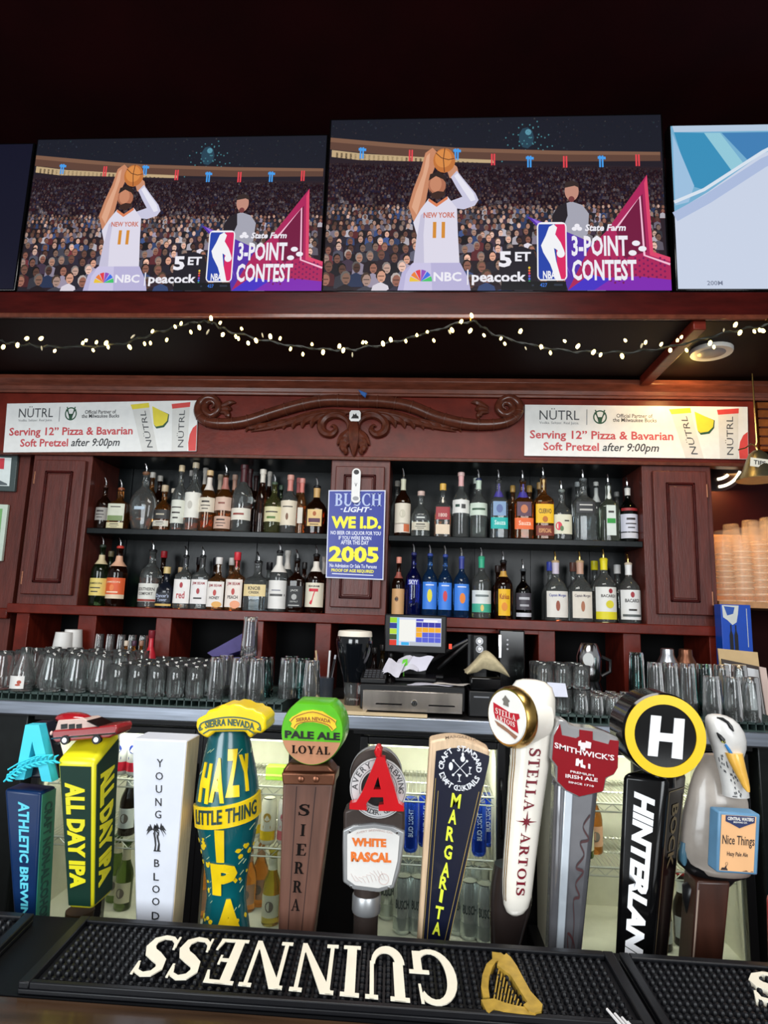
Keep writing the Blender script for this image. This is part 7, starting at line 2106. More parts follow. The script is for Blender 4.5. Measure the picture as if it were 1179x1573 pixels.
# 4 pilsner shaped teal handle
Y4 = YT + 0.035
r = newtap('teal bottle shaped tap handle with yellow lettering and a yellow badge on top', at(350, 1300, Y4))
u = ppx(Y4, 350, 1250)
prof4 = [(1113, 27), (1130, 31), (1160, 37), (1195, 44), (1225, 47.5), (1250, 47), (1280, 42), (1310, 36), (1345, 30), (1375, 28), (1395, 30), (1412, 33), (1440, 36), (1475, 36)]
cz = lambda py: at(351, py, Y4).z
cx4 = lambda py: at(352 - (py - 1130) * 0.018, py, Y4).x
rings = [ring((cx4(py), Y4, 0), rr * u, rr * u, cz(py), 28) for py, rr in reversed(prof4)]
def r4(z):
    for (p0, a), (p1, b) in zip(prof4, prof4[1:]):
        z0, z1 = cz(p0), cz(p1)
        if z1 <= z <= z0:
            return (b + (a - b) * (z - z1) / (z0 - z1)) * u
    return prof4[-1][1] * u
TEAL = P('teal_gloss', (8, 88, 96), 0.24, coat=0.4)
MB().loft(rings).build('handle_body', TEAL, r, smooth=50)
YL4 = P('yellow_gloss', (240, 204, 24), 0.28, coat=0.3, var=0.08)
def f4(a, py, d=0.0):
    """a in degrees round the front, py photo row"""
    z = cz(py)
    rr = r4(z) + d
    t = math.radians(a)
    return Vector((cx4(py) + rr * math.sin(t), Y4 - rr * math.cos(t), z))
def dense(geom, n=3):
    """split faces so that letters follow a curved surface"""
    v, f = list(geom[0]), []
    tri = []
    for q_ in geom[1]:
        for i in range(1, len(q_) - 1):
            tri.append((q_[0], q_[i], q_[i + 1]))
    cache = {}
    def mid(a, b):
        k = (min(a, b), max(a, b))
        if k not in cache:
            cache[k] = len(v)
            v.append(((v[a][0] + v[b][0]) / 2, (v[a][1] + v[b][1]) / 2))
        return cache[k]
    for _ in range(n):
        nt = []
        cache.clear()
        for a, b, c in tri:
            x, y, z = mid(a, b), mid(b, c), mid(c, a)
            nt += [(a, x, z), (x, b, y), (z, y, c), (x, y, z)]
        tri = nt
    return v, tri
m = MB()
for ch, a0, a1, t0, t1 in (('H', -44, -19, 1165, 1222), ('A', -17, 10, 1156, 1219), ('Z', 12, 38, 1143, 1211), ('Y', 40, 66, 1152, 1205)):
    g = dense(fit(txt(ch, 0.05), 0, 1, 0, 1), 2)
    m.art(([(a0 + (a1 - a0) * x + 0 * y, t1 + (t0 - t1) * y) for x, y in g[0]], g[1]), f4, 0, 0.0018, 0.0003)
for ch, a0, a1, t0, t1 in (('I', -6, 11, 1259, 1310), ('P', -22, 42, 1313, 1362), ('A', -12, 58, 1368, 1424)):
    g = dense(fit(txt(ch, 0.06), 0, 1, 0, 1), 2)
    m.art(([(a0 + (a1 - a0) * x, t1 + (t0 - t1) * y) for x, y in g[0]], g[1]), f4, 0, 0.0018, 0.0003)
m.build('lettering', YL4, r)
m = MB()
n = 20
vs = [(-95 + 190 * i / n, y0 - 0.13 * (-95 + 190 * i / n)) for y0 in (1257, 1224) for i in range(n + 1)]
m.art((vs, [(i, i + 1, n + 2 + i, n + 1 + i) for i in range(n)]), f4, 0, 0.0032)
bn = m.build('banner', YL4, r, smooth=50)
g = dense(fit(txt('LITTLE THING', 0.02), 0, 1, 0, 1), 1)
MB().art(([(-46 + 116 * x, 1250 - 0.13 * (-46 + 116 * x) - 22 * y) for x, y in g[0]], g[1]), f4, 0, 0.0006, 0.0034).build('lettering', PAINT((30, 60, 60)), bn)
m = MB()
rnd = random.Random(21)
for i in range(26):
    a = rnd.choice([rnd.uniform(-70, -22), rnd.uniform(38, 95)])
    py = rnd.uniform(1266, 1405)
    s = rnd.uniform(1.5, 4.5)
    m.art(dense(polys([[(a + s * 1.6 * math.cos(t) * (1 + 0.3 * rnd.uniform(-1, 1)), py + s * math.sin(t) * (1 + 0.3 * rnd.uniform(-1, 1))) for t in [k * 0.7854 for k in range(8)]]]), 1), f4, 0, 0.0008, 0.0002)
m.build('splash_mark', YL4, r)['kind'] = 'stuff'
m = MB()
for i in range(34):
    a = rnd.choice([rnd.uniform(-70, -22), rnd.uniform(38, 95)])
    py = rnd.uniform(1140, 1410)
    if 1200 < py < 1262:
        continue
    l = rnd.uniform(4, 11)
    m.art(polys([[(a, py), (a + l * 1.3, py - l * 0.7), (a + l * 1.3, py - l * 0.7 - 1), (a, py - 1)]]), f4, 0, 0.0006, 0.0002)
m.build('rain_mark', PAINT((190, 214, 170)), r)['kind'] = 'stuff'
# yellow badge
bp = lambda x, y: (300 + (x - 845) / 2.807 + 1, 1080 + y / 2.808)
out = [(850, 70), (866, 60), (890, 48), (900, 30), (940, 22), (960, 6), (990, 10), (1010, 2), (1040, 6), (1066, 20), (1096, 22), (1108, 34), (1130, 40), (1152, 66), (1148, 84), (1150, 112), (1128, 130), (1098, 126), (1086, 152), (1070, 140), (1060, 122), (990, 122), (930, 124), (912, 138), (900, 150), (880, 142), (858, 126), (848, 100)]
pf = [W(*bp(x, y)) for x, y in out]
bg = MB().art(polys([[(p.x, p.z) for p in pf]]), lambda a, b, d=0.0: Vector((a, YT + 0.046 - d, b)), 0, 0.05).build('badge', YL4, r, bevel=0.003)
fb = lambda a, b, d=0.0: Vector((a, YT - 0.0044 - d, b))
pb = lambda x, y: (W(*bp(x, y)).x, W(*bp(x, y)).z)
m = MB()
g = fit(txt('SIERRA NEVADA', 0.02), 0, 1, 0, 1)
m.art(([pb(888 + 212 * x, 108 + 6 * x - 30 * y - 16 * math.sin(math.pi * x)) for x, y in g[0]], g[1]), fb, 0, 0.0008)
for pts in ([(866, 118), (872, 86), (930, 66), (996, 58), (1060, 64), (1118, 84), (1126, 118)], [(880, 130), (900, 118), (922, 112), (1060, 110), (1080, 116), (1100, 128)]):
    s = spline([(x, y, 0) for x, y in pts], 4)
    m.art(polys(stroke([pb(p[0], p[1]) for p in s], 0.0016)), fb, 0, 0.0008)
for cx_, sg in ((868, 1), (1122, -1)):
    m.art(polys(stroke([pb(cx_ + sg * 9 * math.cos(t * 0.5) * (1 - t / 16), 106 + 9 * math.sin(t * 0.5) * (1 - t / 16)) for t in range(14)], 0.0014)), fb, 0, 0.0008)
m.build('badge_lettering', PAINT((44, 84, 78)), bg)
ferrule(r, at(350, 1500, Y4))

# 5 wooden plank with the green faced disc
r = newtap('wooden plank tap handle with a round green and tan top', W(470, 1300, 0.02))
PLK = P('plank_wood', (98, 66, 54), 0.42, var=0.35, scale=7, stretch=(10, 10, 1.2), bump=0.2)
o, F_, R_, qd = block(r, 'handle_body', W(434, 1202), W(512, 1204), W(427, 1424), W(482, 1428), 0.034, PLK, 0.003)
m = MB()
for s in (0.28, 0.66):
    m.art(polys([[(s - 0.008, 0), (s + 0.008, 0), (s + 0.008, 0.98), (s - 0.008, 0.98)]]), F_, 0, 0.0004)
m.build('plank_groove', P('groove_dark', (44, 22, 18), 0.6), r)
zt0, zb0 = qd[0].z, qd[3].z
m = MB()
for ch, cyp, cxp in zip('SIERRA', (1245, 1276, 1306, 1334, 1363, 1391), (467, 465, 462.5, 459.5, 457, 454)):
    t0, t1 = [(W(470, cyp + k).z - zb0) / (zt0 - zb0) for k in (9, -9)]
    L, R = F_(0, (t0 + t1) / 2), F_(1, (t0 + t1) / 2)
    sx = (W(cxp, cyp).x - L.x) / (R.x - L.x)
    hw = 0.115 if ch != 'I' else 0.05
    m.art(fit(serif(ch), sx - hw, sx + hw, t0, t1), F_, 0, 0.0004, 0.0004)
m.build('lettering', P('burnt_black', (14, 9, 8), 0.7, spec=0.1), r)
a, b = W(432, 1187, -0.006), W(515, 1189, -0.006)
c_, d_ = W(434, 1206, -0.006), W(513, 1207, -0.006)
dv = Vector((0, 0.046, 0))
cl = MB().hexa([c_, d_, b, a], [p + dv for p in (c_, d_, b, a)]).build('clamp_band', BRONZE, r, bevel=0.002)
for px in (462, 485):
    c = W(px, 1197, -0.0062)
    MB().loft([[c + Vector((rr * math.cos(k * 0.5236), -d, rr * math.sin(k * 0.5236))) for k in range(12)] for rr, d in ((0.0042, 0), (0.0038, 0.0018), (0.002, 0.0026))]).build('rivet', BRONZE, cl)
m = MB()
a = [W(442, 1172), W(504, 1174), W(515, 1188), W(432, 1187)]
m.hexa([a[3], a[2], a[1], a[0]], [p + Vector((0, 0.036, 0)) for p in (a[3], a[2], a[1], a[0])]).build('neck_block', BRONZE, r, bevel=0.003)
c5 = W(479, 1124, -0.012)
R5 = 49.0 * K
GR = P('green_gloss', (86, 178, 24), 0.3, coat=0.3)
def disc(o_, rad, y0, y1, n=48, ch=0.0, a0=0, a1=360):
    cc = Vector((o_.x, 0, o_.z))
    pr = [(rad - ch, y0), (rad, y0 + ch), (rad, y1 - ch), (rad - ch, y1)] if ch else [(rad, y0), (rad, y1)]
    return MB().loft([[cc + Vector((rr * math.cos(2 * math.pi * k / n), yy, rr * math.sin(2 * math.pi * k / n))) for k in range(n)] for rr, yy in pr])
# the round top is cut flat above like a cask end
def octo(rad, y):
    out = []
    for k in range(56):
        t = 2 * math.pi * k / 56
        x, z = rad * math.cos(t), rad * 1.03 * math.sin(t)
        z = min(z, rad * 0.86)
        out.append(Vector((c5.x + x, y, c5.z + z)))
    return out
MB().loft([octo(R5 * 0.97, YT - 0.0115), octo(R5, YT - 0.008), octo(R5 * 1.03, YT + 0.044), octo(R5, YT + 0.048)]).build('round_top', GR, r, smooth=45)
f5 = lambda a, b, d=0.0: Vector((c5.x + a, YT - 0.0117 - d, c5.z + b))
P5 = lambda x, y: (W(400 + x / 3.103, 1040 + y / 3.103, -0.012).x - c5.x, W(400 + x / 3.103, 1040 + y / 3.103, -0.012).z - c5.z)
zc_ = P5(250, 306)[1]
a0 = math.asin(max(-1, min(1, zc_ / (R5 * 0.965))))
m = MB().art(polys([[(R5 * 0.965 * math.cos(t), R5 * 0.985 * math.sin(t)) for t in [-math.pi - a0 + (math.pi + 2 * a0) * k / 24 for k in range(25)]]]), f5, 0, 0.0006)
m.build('tan_segment', P('tan_plate', (176, 122, 88), 0.45, var=0.15), r)
m = MB()
g = fit(txt('PALE ALE', 0.035), 0, 1, 0, 1)
m.art(([P5(116 + 262 * x, 290 - 36 * y + 12 * x) for x, y in g[0]], g[1]), f5, 0, 0.0012)
m.build('lettering', BLACK, r)
m = MB()
g = fit(serif('LOYAL'), 0, 1, 0, 1)
m.art(([P5(150 + 180 * x, 362 + 8 * x - 38 * y) for x, y in g[0]], g[1]), f5, 0, 0.001, 0.0006)
m.build('carved_name', P('burnt_black', (14, 9, 8), 0.7, spec=0.1), r)
m = MB()
m.art(polys([[P5(*p) for p in ((136, 205), (150, 190), (172, 178), (200, 162), (250, 156), (296, 164), (326, 184), (362, 206), (356, 222), (362, 240), (340, 258), (322, 234), (290, 222), (250, 214), (206, 216), (180, 228), (166, 250), (144, 236), (150, 220))]]), f5, 0, 0.0012)
em = m.build('scroll_emblem', P('emblem_gold', (232, 190, 40), 0.4), r)
m = MB()
g = fit(txt('SIERRA NEVADA', 0.02), 0, 1, 0, 1)
m.art(([P5(170 + 164 * x, 214 + 6 * x - 18 * y - 10 * math.sin(math.pi * x)) for x, y in g[0]], g[1]), f5, 0, 0.0005, 0.0012)
for pts in ([(144, 212), (172, 186), (250, 166), (326, 192), (356, 214)], [(160, 240), (180, 220), (250, 210), (320, 226), (344, 250)]):
    m.art(polys(stroke([P5(x, y) for x, y in [(p[0], p[1]) for p in spline([(x, y, 0) for x, y in pts], 4)]], 0.0009)), f5, 0, 0.0005, 0.0012)
m.build('emblem_lettering', PAINT((130, 70, 30)), em)
ferrule(r, W(452, 1500, 0.016))

# 6 brown shield with the red letter
r = newtap('brown shield tap handle with a big red letter over a silver ring', W(560, 1300, 0.02))
BRN = P('dark_bronze_plastic', (66, 56, 52), 0.4, 0.3, var=0.2, scale=50)
SIL = P('dull_silver', (176, 178, 180), 0.36, 0.7, var=0.1)
V6 = lambda x, y: W(400 + x / 3.103, 1040 + y / 3.103)
def out6(pts, d0, th):
    w = [V6(*p) for p in pts]
    return MB().art(polys([[(p.x, p.z) for p in w]]), lambda a, b, d=0.0: Vector((a, YT + d0 + th - d, b)), 0, th)
c6 = V6(560, 530)
k6 = K / 3.103
disc(V6(546, 478), 126 * k6, YT + 0.012, YT + 0.03, 40, 0.002).build('back_disc', BRN, r)
disc(V6(546, 478), 128 * k6, YT + 0.016, YT + 0.026, 40).build('disc_rim', SIL, r)
f6 = FR((c6.x, YT + 0.004, c6.z), (1, 0, 0), (0, 0, 1))
m = MB().art(annulus(0, 0, 82 * k6, 136 * k6, 44), f6, 0, 0.004)
rg = m.build('silver_ring', P('ring_white_metal', (206, 206, 206), 0.35, 0.3), r)
MB().art(polys([ell(0, 0, 82 * k6, 82 * k6, 36)]), f6, 0, 0.002).build('ring_centre', P('near_black', (30, 26, 26), 0.4), rg)
m = MB()
ringtext(m, 'AVERY', f6, 98 * k6, 148, 78, 28 * k6, 0, lift=0.0042)
ringtext(m, 'BREWING', f6, 98 * k6, 32, 84, 26 * k6, 0, lift=0.0042)
ringtext(m, 'BOULDER. COLO', f6, 98 * k6, -90, 92, 22 * k6, 0, True, lift=0.0042)
for rr in (90, 130):
    m.art(annulus(0, 0, (rr - 1.2) * k6, (rr + 1.2) * k6, 40), f6, 0, 0, 0.0043)
m.build('ring_lettering', P('ring_ink', (70, 70, 72), 0.5), rg)
REDA = P('red_gloss', (184, 14, 24), 0.28, coat=0.4)
w = [[V6(*p) for p in q_] for q_ in (
    [(556, 372), (566, 366), (596, 372), (600, 420), (576, 430), (556, 480), (528, 560), (508, 586), (512, 618), (430, 612), (430, 586), (462, 578), (490, 530)],
    [(568, 372), (594, 372), (636, 500), (660, 584), (684, 600), (684, 622), (566, 620), (566, 594), (590, 590), (588, 560), (572, 500), (560, 440)],
    [(520, 520), (602, 520), (608, 556), (508, 556)])]
m = MB().art(polys([[(p.x, p.z) for p in q_] for q_ in w]), lambda a, b, d=0.0: Vector((a, YT - 0.002 - d, b)), 0, 0.014)
m.build('red_letter', REDA, r)
out6([(552, 322), (570, 320), (582, 340), (578, 374), (552, 374), (544, 346)], -0.014, 0.02).build('red_finial', REDA, r, bevel=0.002)
out6([(390, 648), (430, 632), (540, 626), (640, 636), (684, 656), (684, 760), (668, 900), (640, 1010), (560, 1024), (440, 1016), (392, 990), (388, 820)], 0.0085, 0.03).build('shield_body', BRN, r, bevel=0.004)
out6([(390, 736), (440, 712), (540, 702), (632, 716), (686, 744), (684, 800), (664, 930), (636, 1014), (560, 1034), (440, 1020), (390, 984), (388, 820)], 0.0035, 0.008).build('silver_frame', SIL, r, bevel=0.002)
lb = out6([(412, 754), (460, 730), (540, 722), (620, 736), (662, 762), (652, 880), (624, 994), (560, 1010), (450, 996), (412, 968)], 0.002, 0.0018).build('label_plate', PAINT((216, 214, 210), 0.45), r)
m = MB()
fl = lambda a, b, d=0.0: Vector((a, YT + 0.0018 - d, b))
g = fit(txt('WHITE', 0.05), 0, 1, 0, 1)
pv = lambda x, y: (V6(x, y).x, V6(x, y).z)
m.art(([pv(434 + 164 * x, 808 - 40 * y + 6 * x) for x, y in g[0]], g[1]), fl, 0, 0.0006)
g = fit(txt('RASCAL', 0.05), 0, 1, 0, 1)
m.art(([pv(430 + 192 * x, 882 - 48 * y + 6 * x) for x, y in g[0]], g[1]), fl, 0, 0.0006)
m.build('lettering', PAINT((222, 112, 40)), lb)
m = MB()
g = fit(txt('AVERY BREWING CO.', 0.01), 0, 1, 0, 1)
m.art(([pv(454 + 176 * x, 752 - 10 * y - 14 * math.sin(math.pi * x)) for x, y in g[0]], g[1]), fl, 0, 0.0004)
m.art(annulus(*pv(586, 966), 22 * k6, 25 * k6, 20), fl, 0, 0.0003)
for i in range(9):
    a = i * 0.7
    m.art(polys(stroke([pv(430 + i * 18, 940 + 16 * math.sin(a)), pv(450 + i * 18, 960 + 14 * math.cos(a)), pv(466 + i * 17, 976 + 8 * math.sin(a))], 1.6 * k6)), fl, 0, 0.0003)
m.build('label_drawing', PAINT((206, 186, 180)), lb)
for (x, y) in ((424, 742), (650, 746), (430, 1004), (610, 1010)):
    c = V6(x, y)
    disc(Vector((c.x, 0, c.z)), 5 * k6, YT + 0.002, YT + 0.004, 10).build('screw', CHROME, r)
n0, n1 = V6(500, 1025), V6(494, 1260)
MB().lathe([(56 * k6, down(n0, n1, ZTAP - 0.02).z), (58 * k6, V6(500, 1190).z), (62 * k6, V6(500, 1120).z), (62 * k6, n0.z + 0.01)], (n0.x, YT + 0.024, 0), 22).build('neck', BRN, r)
MB().lathe([(66 * k6, V6(500, 1160).z), (69 * k6, V6(500, 1150).z), (69 * k6, V6(500, 1080).z), (65 * k6, V6(500, 1070).z)], (n0.x, YT + 0.024, 0), 24).build('collar', SIL, r)
ferrule(r, Vector((n0.x, YT + 0.024, ZTAP - 0.03)))

# 7 navy paddle
r = newtap('navy paddle tap handle with wooden edge and yellow stacked letters', W(690, 1300, 0.02))
V7 = lambda x, y, d=0.0: W(400 + x / 3.103, 1040 + y / 3.103, d)
bot = 1560
ex = lambda xa, ya, xb, yb: xa + (xb - xa) * (bot - ya) / (yb - ya)
def arch(l, rr, sag, t0, t1):
    return [(l + (rr - l) * i / 12, t0 + (t1 - t0) * i / 12 - sag * math.sin(math.pi * i / 12)) for i in range(13)]
oo = arch(806, 1094, 36, 306, 352) + [(ex(1088, 400, 905, 1225), bot), (ex(806, 340, 750, 1225), bot)]
w = [V7(*p) for p in oo]
EDGE = P('pale_edge_wood', (206, 178, 146), 0.42, var=0.2, stretch=(8, 8, 1))
MB().art(polys([[(p.x, p.z) for p in w]]), lambda a, b, d=0.0: Vector((a, YT + 0.034 - d, b)), 0, 0.034).build('paddle', EDGE, r, bevel=0.003)
NV = P('navy_face', (16, 20, 40), 0.3, coat=0.2)
oo = arch(836, 1090, 26, 352, 376) + [(1088, 400), (ex(1086, 410, 905, 1225), bot), (ex(834, 400, 772, 1225), bot)]
w = [V7(*p) for p in oo]
MB().art(polys([[(p.x, p.z) for p in w]]), lambda a, b, d=0.0: Vector((a, YT - d, b)), 0, 0.0015).build('navy_face', NV, r)
f7 = lambda a, b, d=0.0: Vector((a, YT - 0.0015 - d, b))
p7 = lambda x, y: (V7(x, y).x, V7(x, y).z)
c7 = V7(950, 432)
fr7 = FR((c7.x, YT - 0.0015, c7.z), (1, 0, 0), (0, 0, 1))
m = MB()
ringtext(m, 'CRAFT STANDARD', fr7, 76 * k6, 88, 196, 26 * k6, 0, bold=0.03)
ringtext(m, 'DRAFT COCKTAILS', fr7, 78 * k6, -92, 138, 26 * k6, 0, True, bold=0.03)
for a in (45, 135):
    ar = math.radians(a)
    dx, dy = math.cos(ar), math.sin(ar)
    m.art(polys(stroke([(-46 * k6 * dx, -46 * k6 * dy), (46 * k6 * dx, 46 * k6 * dy)], 3.4 * k6) + [ell(46 * k6 * dx * sg, 46 * k6 * dy * sg, 6 * k6, 6 * k6, 10) for sg in (1, -1)]), fr7, 0, 0, 0.0004)
m.art(polys([ell(12 * k6, 42 * k6, 11 * k6, 14 * k6, 14), ell(12 * k6, 62 * k6, 6 * k6, 10 * k6, 8), ell(-44 * k6, 6 * k6, 10 * k6, 19 * k6, 12), [(-14 * k6, -26 * k6), (8 * k6, -30 * k6), (-3 * k6, -44 * k6)], rect(-4.5 * k6, -60 * k6, -1.5 * k6, -42 * k6), rect(-11 * k6, -62 * k6, 5 * k6, -59 * k6), [(40 * k6, 8 * k6), (56 * k6, 6 * k6), (46 * k6, -6 * k6)], rect(44 * k6, -24 * k6, 47 * k6, -4 * k6), rect(38 * k6, -27 * k6, 54 * k6, -23 * k6)]), fr7, 0, 0, 0.0004)
m.build('round_emblem', PAINT((216, 218, 224)), r)
m = MB()
for ch, cx_, cy_ in zip('MARGARITA', (930, 916, 904, 893, 882, 872, 861, 850, 840), (588, 664, 746, 832, 916, 978, 1040, 1120, 1196)):
    hh = 34 if cy_ < 950 else 30
    wd = 19 if ch != 'I' else 7
    if ch == 'M':
        wd = 22
    lean = 9
    g = fit(txt(ch, 0.03), 0, 1, 0, 1)
    m.art(([p7(cx_ + (x - 0.5) * 2 * wd - lean * (0.5 - y) * 1.0, cy_ + (0.5 - y) * 2 * hh + (x - 0.5) * 8) for x, y in g[0]], g[1]), f7, 0, 0.0006)
m.build('lettering', PAINT((214, 222, 60)), r)
m = MB()
GLD = P('gold_line', (186, 160, 92), 0.35, 0.5)
for (a, b) in (((834, 480), (770, 1300)), ((846, 540), (790, 1300)), ((1060, 520), (900, 1240)), ((1040, 545), (880, 1240))):
    e = (a[0] + (b[0] - a[0]) * (bot - a[1]) / (b[1] - a[1]), bot)
    m.art(polys(stroke([p7(*a), p7(*e)], 2.6 * k6)), f7, 0, 0, 0.0005)
m.build('gold_line', GLD, r)
m = MB()
g = fit(txt('MARGARITA', 0.01), 0, 1, 0, 1)
m.art(([p7(880 + 150 * x, 296 - 14 * y - 10 * math.sin(math.pi * x) + 12 * x) for x, y in g[0]], g[1]), lambda a, b, d=0.0: Vector((a, YT - d, b)), 0, 0.0005)
m.build('edge_lettering', PAINT((130, 110, 90)), r)
cb = V7(806, bot, 0.017)
MB().lathe([(0.012, ZTAP - 0.0395), (0.012, cb.z + 0.01)], (cb.x, cb.y, 0), 16).build('ferrule', CHROME, r)

# 8 white swan necked handle with the round medallion
r = newtap('tall white glossy tap handle with a gold rimmed medallion and dark red letters', W(800, 1350, 0.03))
V8 = lambda x, y, d=0.0: W(740 + x / 2.686, 1030 + y / 2.687, d)
IV = P('ivory_gloss', (238, 232, 220), 0.18, coat=0.7, var=0.03)
sec = [(36, 196, 30), (44, 200, 62), (66, 206, 84), (110, 212, 92), (170, 212, 92), (230, 210, 90), (300, 202, 86), (380, 196, 82), (460, 186, 79), (560, 176, 74), (660, 166, 70), (760, 156, 67), (850, 148, 64), (920, 144, 60), (965, 140, 52), (992, 136, 38), (1008, 134, 18)]
rings = []
for (y, cx_, hw) in sec:
    c = V8(cx_, y, 0.03)
    dd = min(0.028, hw * k6 * 3.103 / 2.686 * 0.85)
    rings.append(ring((c.x, c.y, 0), hw * K / 2.686, dd, c.z, 26, 2.3))
MB().loft(rings).build('handle_body', IV, r, smooth=60)
# medallion, facing left and forward
cm = V8(108, 192, 0.012)
nv = Vector((-0.80, -0.60, 0.02)).normalized()
uv = Vector((0.60, -0.80, 0)).normalized()
RM = 122 * K / 2.686
fm = lambda a, b, d=0.0: cm + uv * a + Vector((0, 0, 1)) * b + nv * d
MB().loft([[fm(rr * math.cos(2 * math.pi * k / 40), rr * math.sin(2 * math.pi * k / 40), d) for k in range(40)] for rr, d in ((RM * 1.0, -0.045), (RM * 1.0, -0.006), (RM * 0.97, 0.0))]).build('head', IV, r, smooth=50)
MB().loft([[fm(rr * math.cos(2 * math.pi * k / 40), rr * math.sin(2 * math.pi * k / 40), d) for k in range(40)] for rr, d in ((RM * 1.03, -0.014), (RM * 1.05, -0.010), (RM * 1.03, -0.003), (RM * 0.96, 0.002))]).build('medallion_rim', BRASS, r, smooth=50)
md = MB().loft([[fm(rr * math.cos(2 * math.pi * k / 36), rr * math.sin(2 * math.pi * k / 36), d) for k in range(36)] for rr, d in ((RM * 0.9, 0.0021), (RM * 0.88, 0.004))]).build('medallion', PAINT((240, 238, 234), 0.25), r, smooth=50)
m = MB()
q_ = RM
m.art(polys([[(q_ * x, q_ * y) for x, y in ((-0.62, 0.42), (-0.2, 0.3), (0.2, 0.18), (0.62, 0.2), (0.66, 0.06), (0.52, -0.02), (0.6, -0.44), (0.3, -0.36), (0.0, -0.22), (-0.5, -0.12), (-0.6, 0.1))]]), fm, 0, 0, 0.0046)
m.art(polys([[(q_ * x, q_ * y) for x, y in ((-0.56, -0.18), (-0.1, -0.3), (0.56, -0.54), (0.44, -0.66), (0.1, -0.5), (-0.4, -0.34))]]), fm, 2, 0, 0.0046)
g = fit(serif('STELLA'), -0.5 * q_, 0.5 * q_, 0.0, 0.2 * q_)
m.art(([(x, y - 0.0 - x * 0.12) for x, y in g[0]], g[1]), fm, 1, 0, 0.005)
g = fit(serif('ARTOIS'), -0.46 * q_, 0.46 * q_, -0.2 * q_, -0.04 * q_)
m.art(([(x, y - x * 0.14) for x, y in g[0]], g[1]), fm, 1, 0, 0.005)
m.art(polys([[(q_ * x, q_ * y) for x, y in ((-0.14, 0.4), (0.14, 0.36), (0.12, 0.5), (0.2, 0.56), (0.06, 0.66), (-0.02, 0.74), (-0.1, 0.64), (-0.18, 0.58), (-0.1, 0.5))]]), fm, 3, 0, 0.0046)
m.build('medallion_print', [PAINT((186, 30, 48)), PAINT((244, 232, 226)), PAINT((150, 110, 90)), PAINT((120, 116, 110))], md)
def f8(sx, y, d=0.0):
    """surface of the white body: sx -1..1 across, y crop row"""
    for (s0, s1) in zip(sec, sec[1:]):
        if s0[0] <= y <= s1[0]:
            t = (y - s0[0]) / (s1[0] - s0[0])
            cx_, hw = s0[1] + (s1[1] - s0[1]) * t, s0[2] + (s1[2] - s0[2]) * t
            break
    c = V8(cx_, y, 0.03)
    dd = min(0.028, hw * k6 * 3.103 / 2.686 * 0.85)
    sx = max(-0.99, min(0.99, sx))
    return Vector((c.x + sx * hw * K / 2.686, c.y - dd * (1 - abs(sx) ** 2.3) ** (1 / 2.3) - d, c.z))
m = MB()
for word, y0, y1 in (('STELLA', 306, 560), ('ARTOIS', 650, 905)):
    g = dense(fit(serif(word, 0.14), 0, 1, 0, 1), 1)
    m.art(([(-0.22 + 0.56 * y, y0 + (y1 - y0) * x) for x, y in g[0]], g[1]), f8, 0, 0.0005, 0.0006)
st = []
for k in range(16):
    a = 2 * math.pi * k / 16
    rr = (0.6 if k % 4 == 0 else 0.3) if k % 2 == 0 else 0.14
    st.append((0.02 + rr * math.cos(a), 604 + rr * 74 * math.sin(a)))
m.art(dense(polys([[(0.02, 604), st[k], st[(k + 1) % 16]] for k in range(16)]), 1), f8, 0, 0.0005, 0.0006)
m.build('lettering', PAINT((112, 20, 36), 0.35), r)
m = MB()
for sx in (-0.93, -0.84):
    m.tube([f8(sx, y, 0.0002) for y in range(130, 960, 30)], 0.0007, 5)
m.build('gold_line', BRASS, r)
bs = [(800, 126, 76), (860, 122, 84), (940, 118, 88), (1000, 112, 82), (1060, 104, 72), (1110, 98, 64), (1230, 92, 58)]
rings = []
for (y, cx_, hw) in bs:
    c = V8(cx_, y, 0.05)
    rings.append(ring((c.x, c.y, 0), hw * K / 2.686, 0.02, c.z, 22, 2.3))
MB().loft(rings).build('dark_holder', P('holder_dark', (40, 32, 30), 0.28, coat=0.4), r, smooth=60)
ferrule(r, V8(92, 1300, 0.05))

# 9 smoked clear column with the red castle shield
r = newtap('smoky clear tap handle with a red castle shaped shield', W(880, 1350, 0.02))
SMK = P('smoked_clear', (176, 180, 184), 0.12, trans=0.75, ior=1.42, var=0.08)
a, b = W(853, 1200, 0.006), W(921, 1204, 0.006)
c_, d_ = W(844, 1440, 0.006), W(897, 1446, 0.006)
o, F_, R_, qd = block(r, 'clear_column', a, b, c_, d_, 0.032, P('smoked_column', (92, 92, 96), 0.2, 0.35, var=0.15, coat=0.6), 0.008)
MB().art(polys([[(0.2, 0.0), (0.42, 0.0), (0.4, 0.98), (0.2, 0.98)]]), F_, 0, 0.003).build('highlight_stripe', P('painted_highlight', (178, 186, 194), 0.12, 0.3, var=0.1, coat=0.5), r, bevel=0.0012)  # highlight down the column, made as a lighter raised stripe
m = MB()
sg_ = spline([(0.5, 0.08, 0), (0.72, 0.2, 0), (0.5, 0.26, 0), (0.62, 0.12, 0), (0.66, 0.3, 0), (0.6, 0.42, 0), (0.75, 0.44, 0), (0.62, 0.5, 0), (0.8, 0.56, 0), (0.6, 0.58, 0), (0.78, 0.64, 0), (0.66, 0.7, 0), (0.86, 0.72, 0), (0.7, 0.78, 0), (0.84, 0.84, 0)], 5)
m.art(polys(stroke([(p[0], p[1]) for p in sg_], 0.014)), F_, 0, 0, 0.0008)
m.build('signature', P('signature_ink', (64, 34, 36), 0.4), r)
V9 = lambda x, y, d=0.0: W(740 + x / 5.36, 1030 + y / 5.36, d)
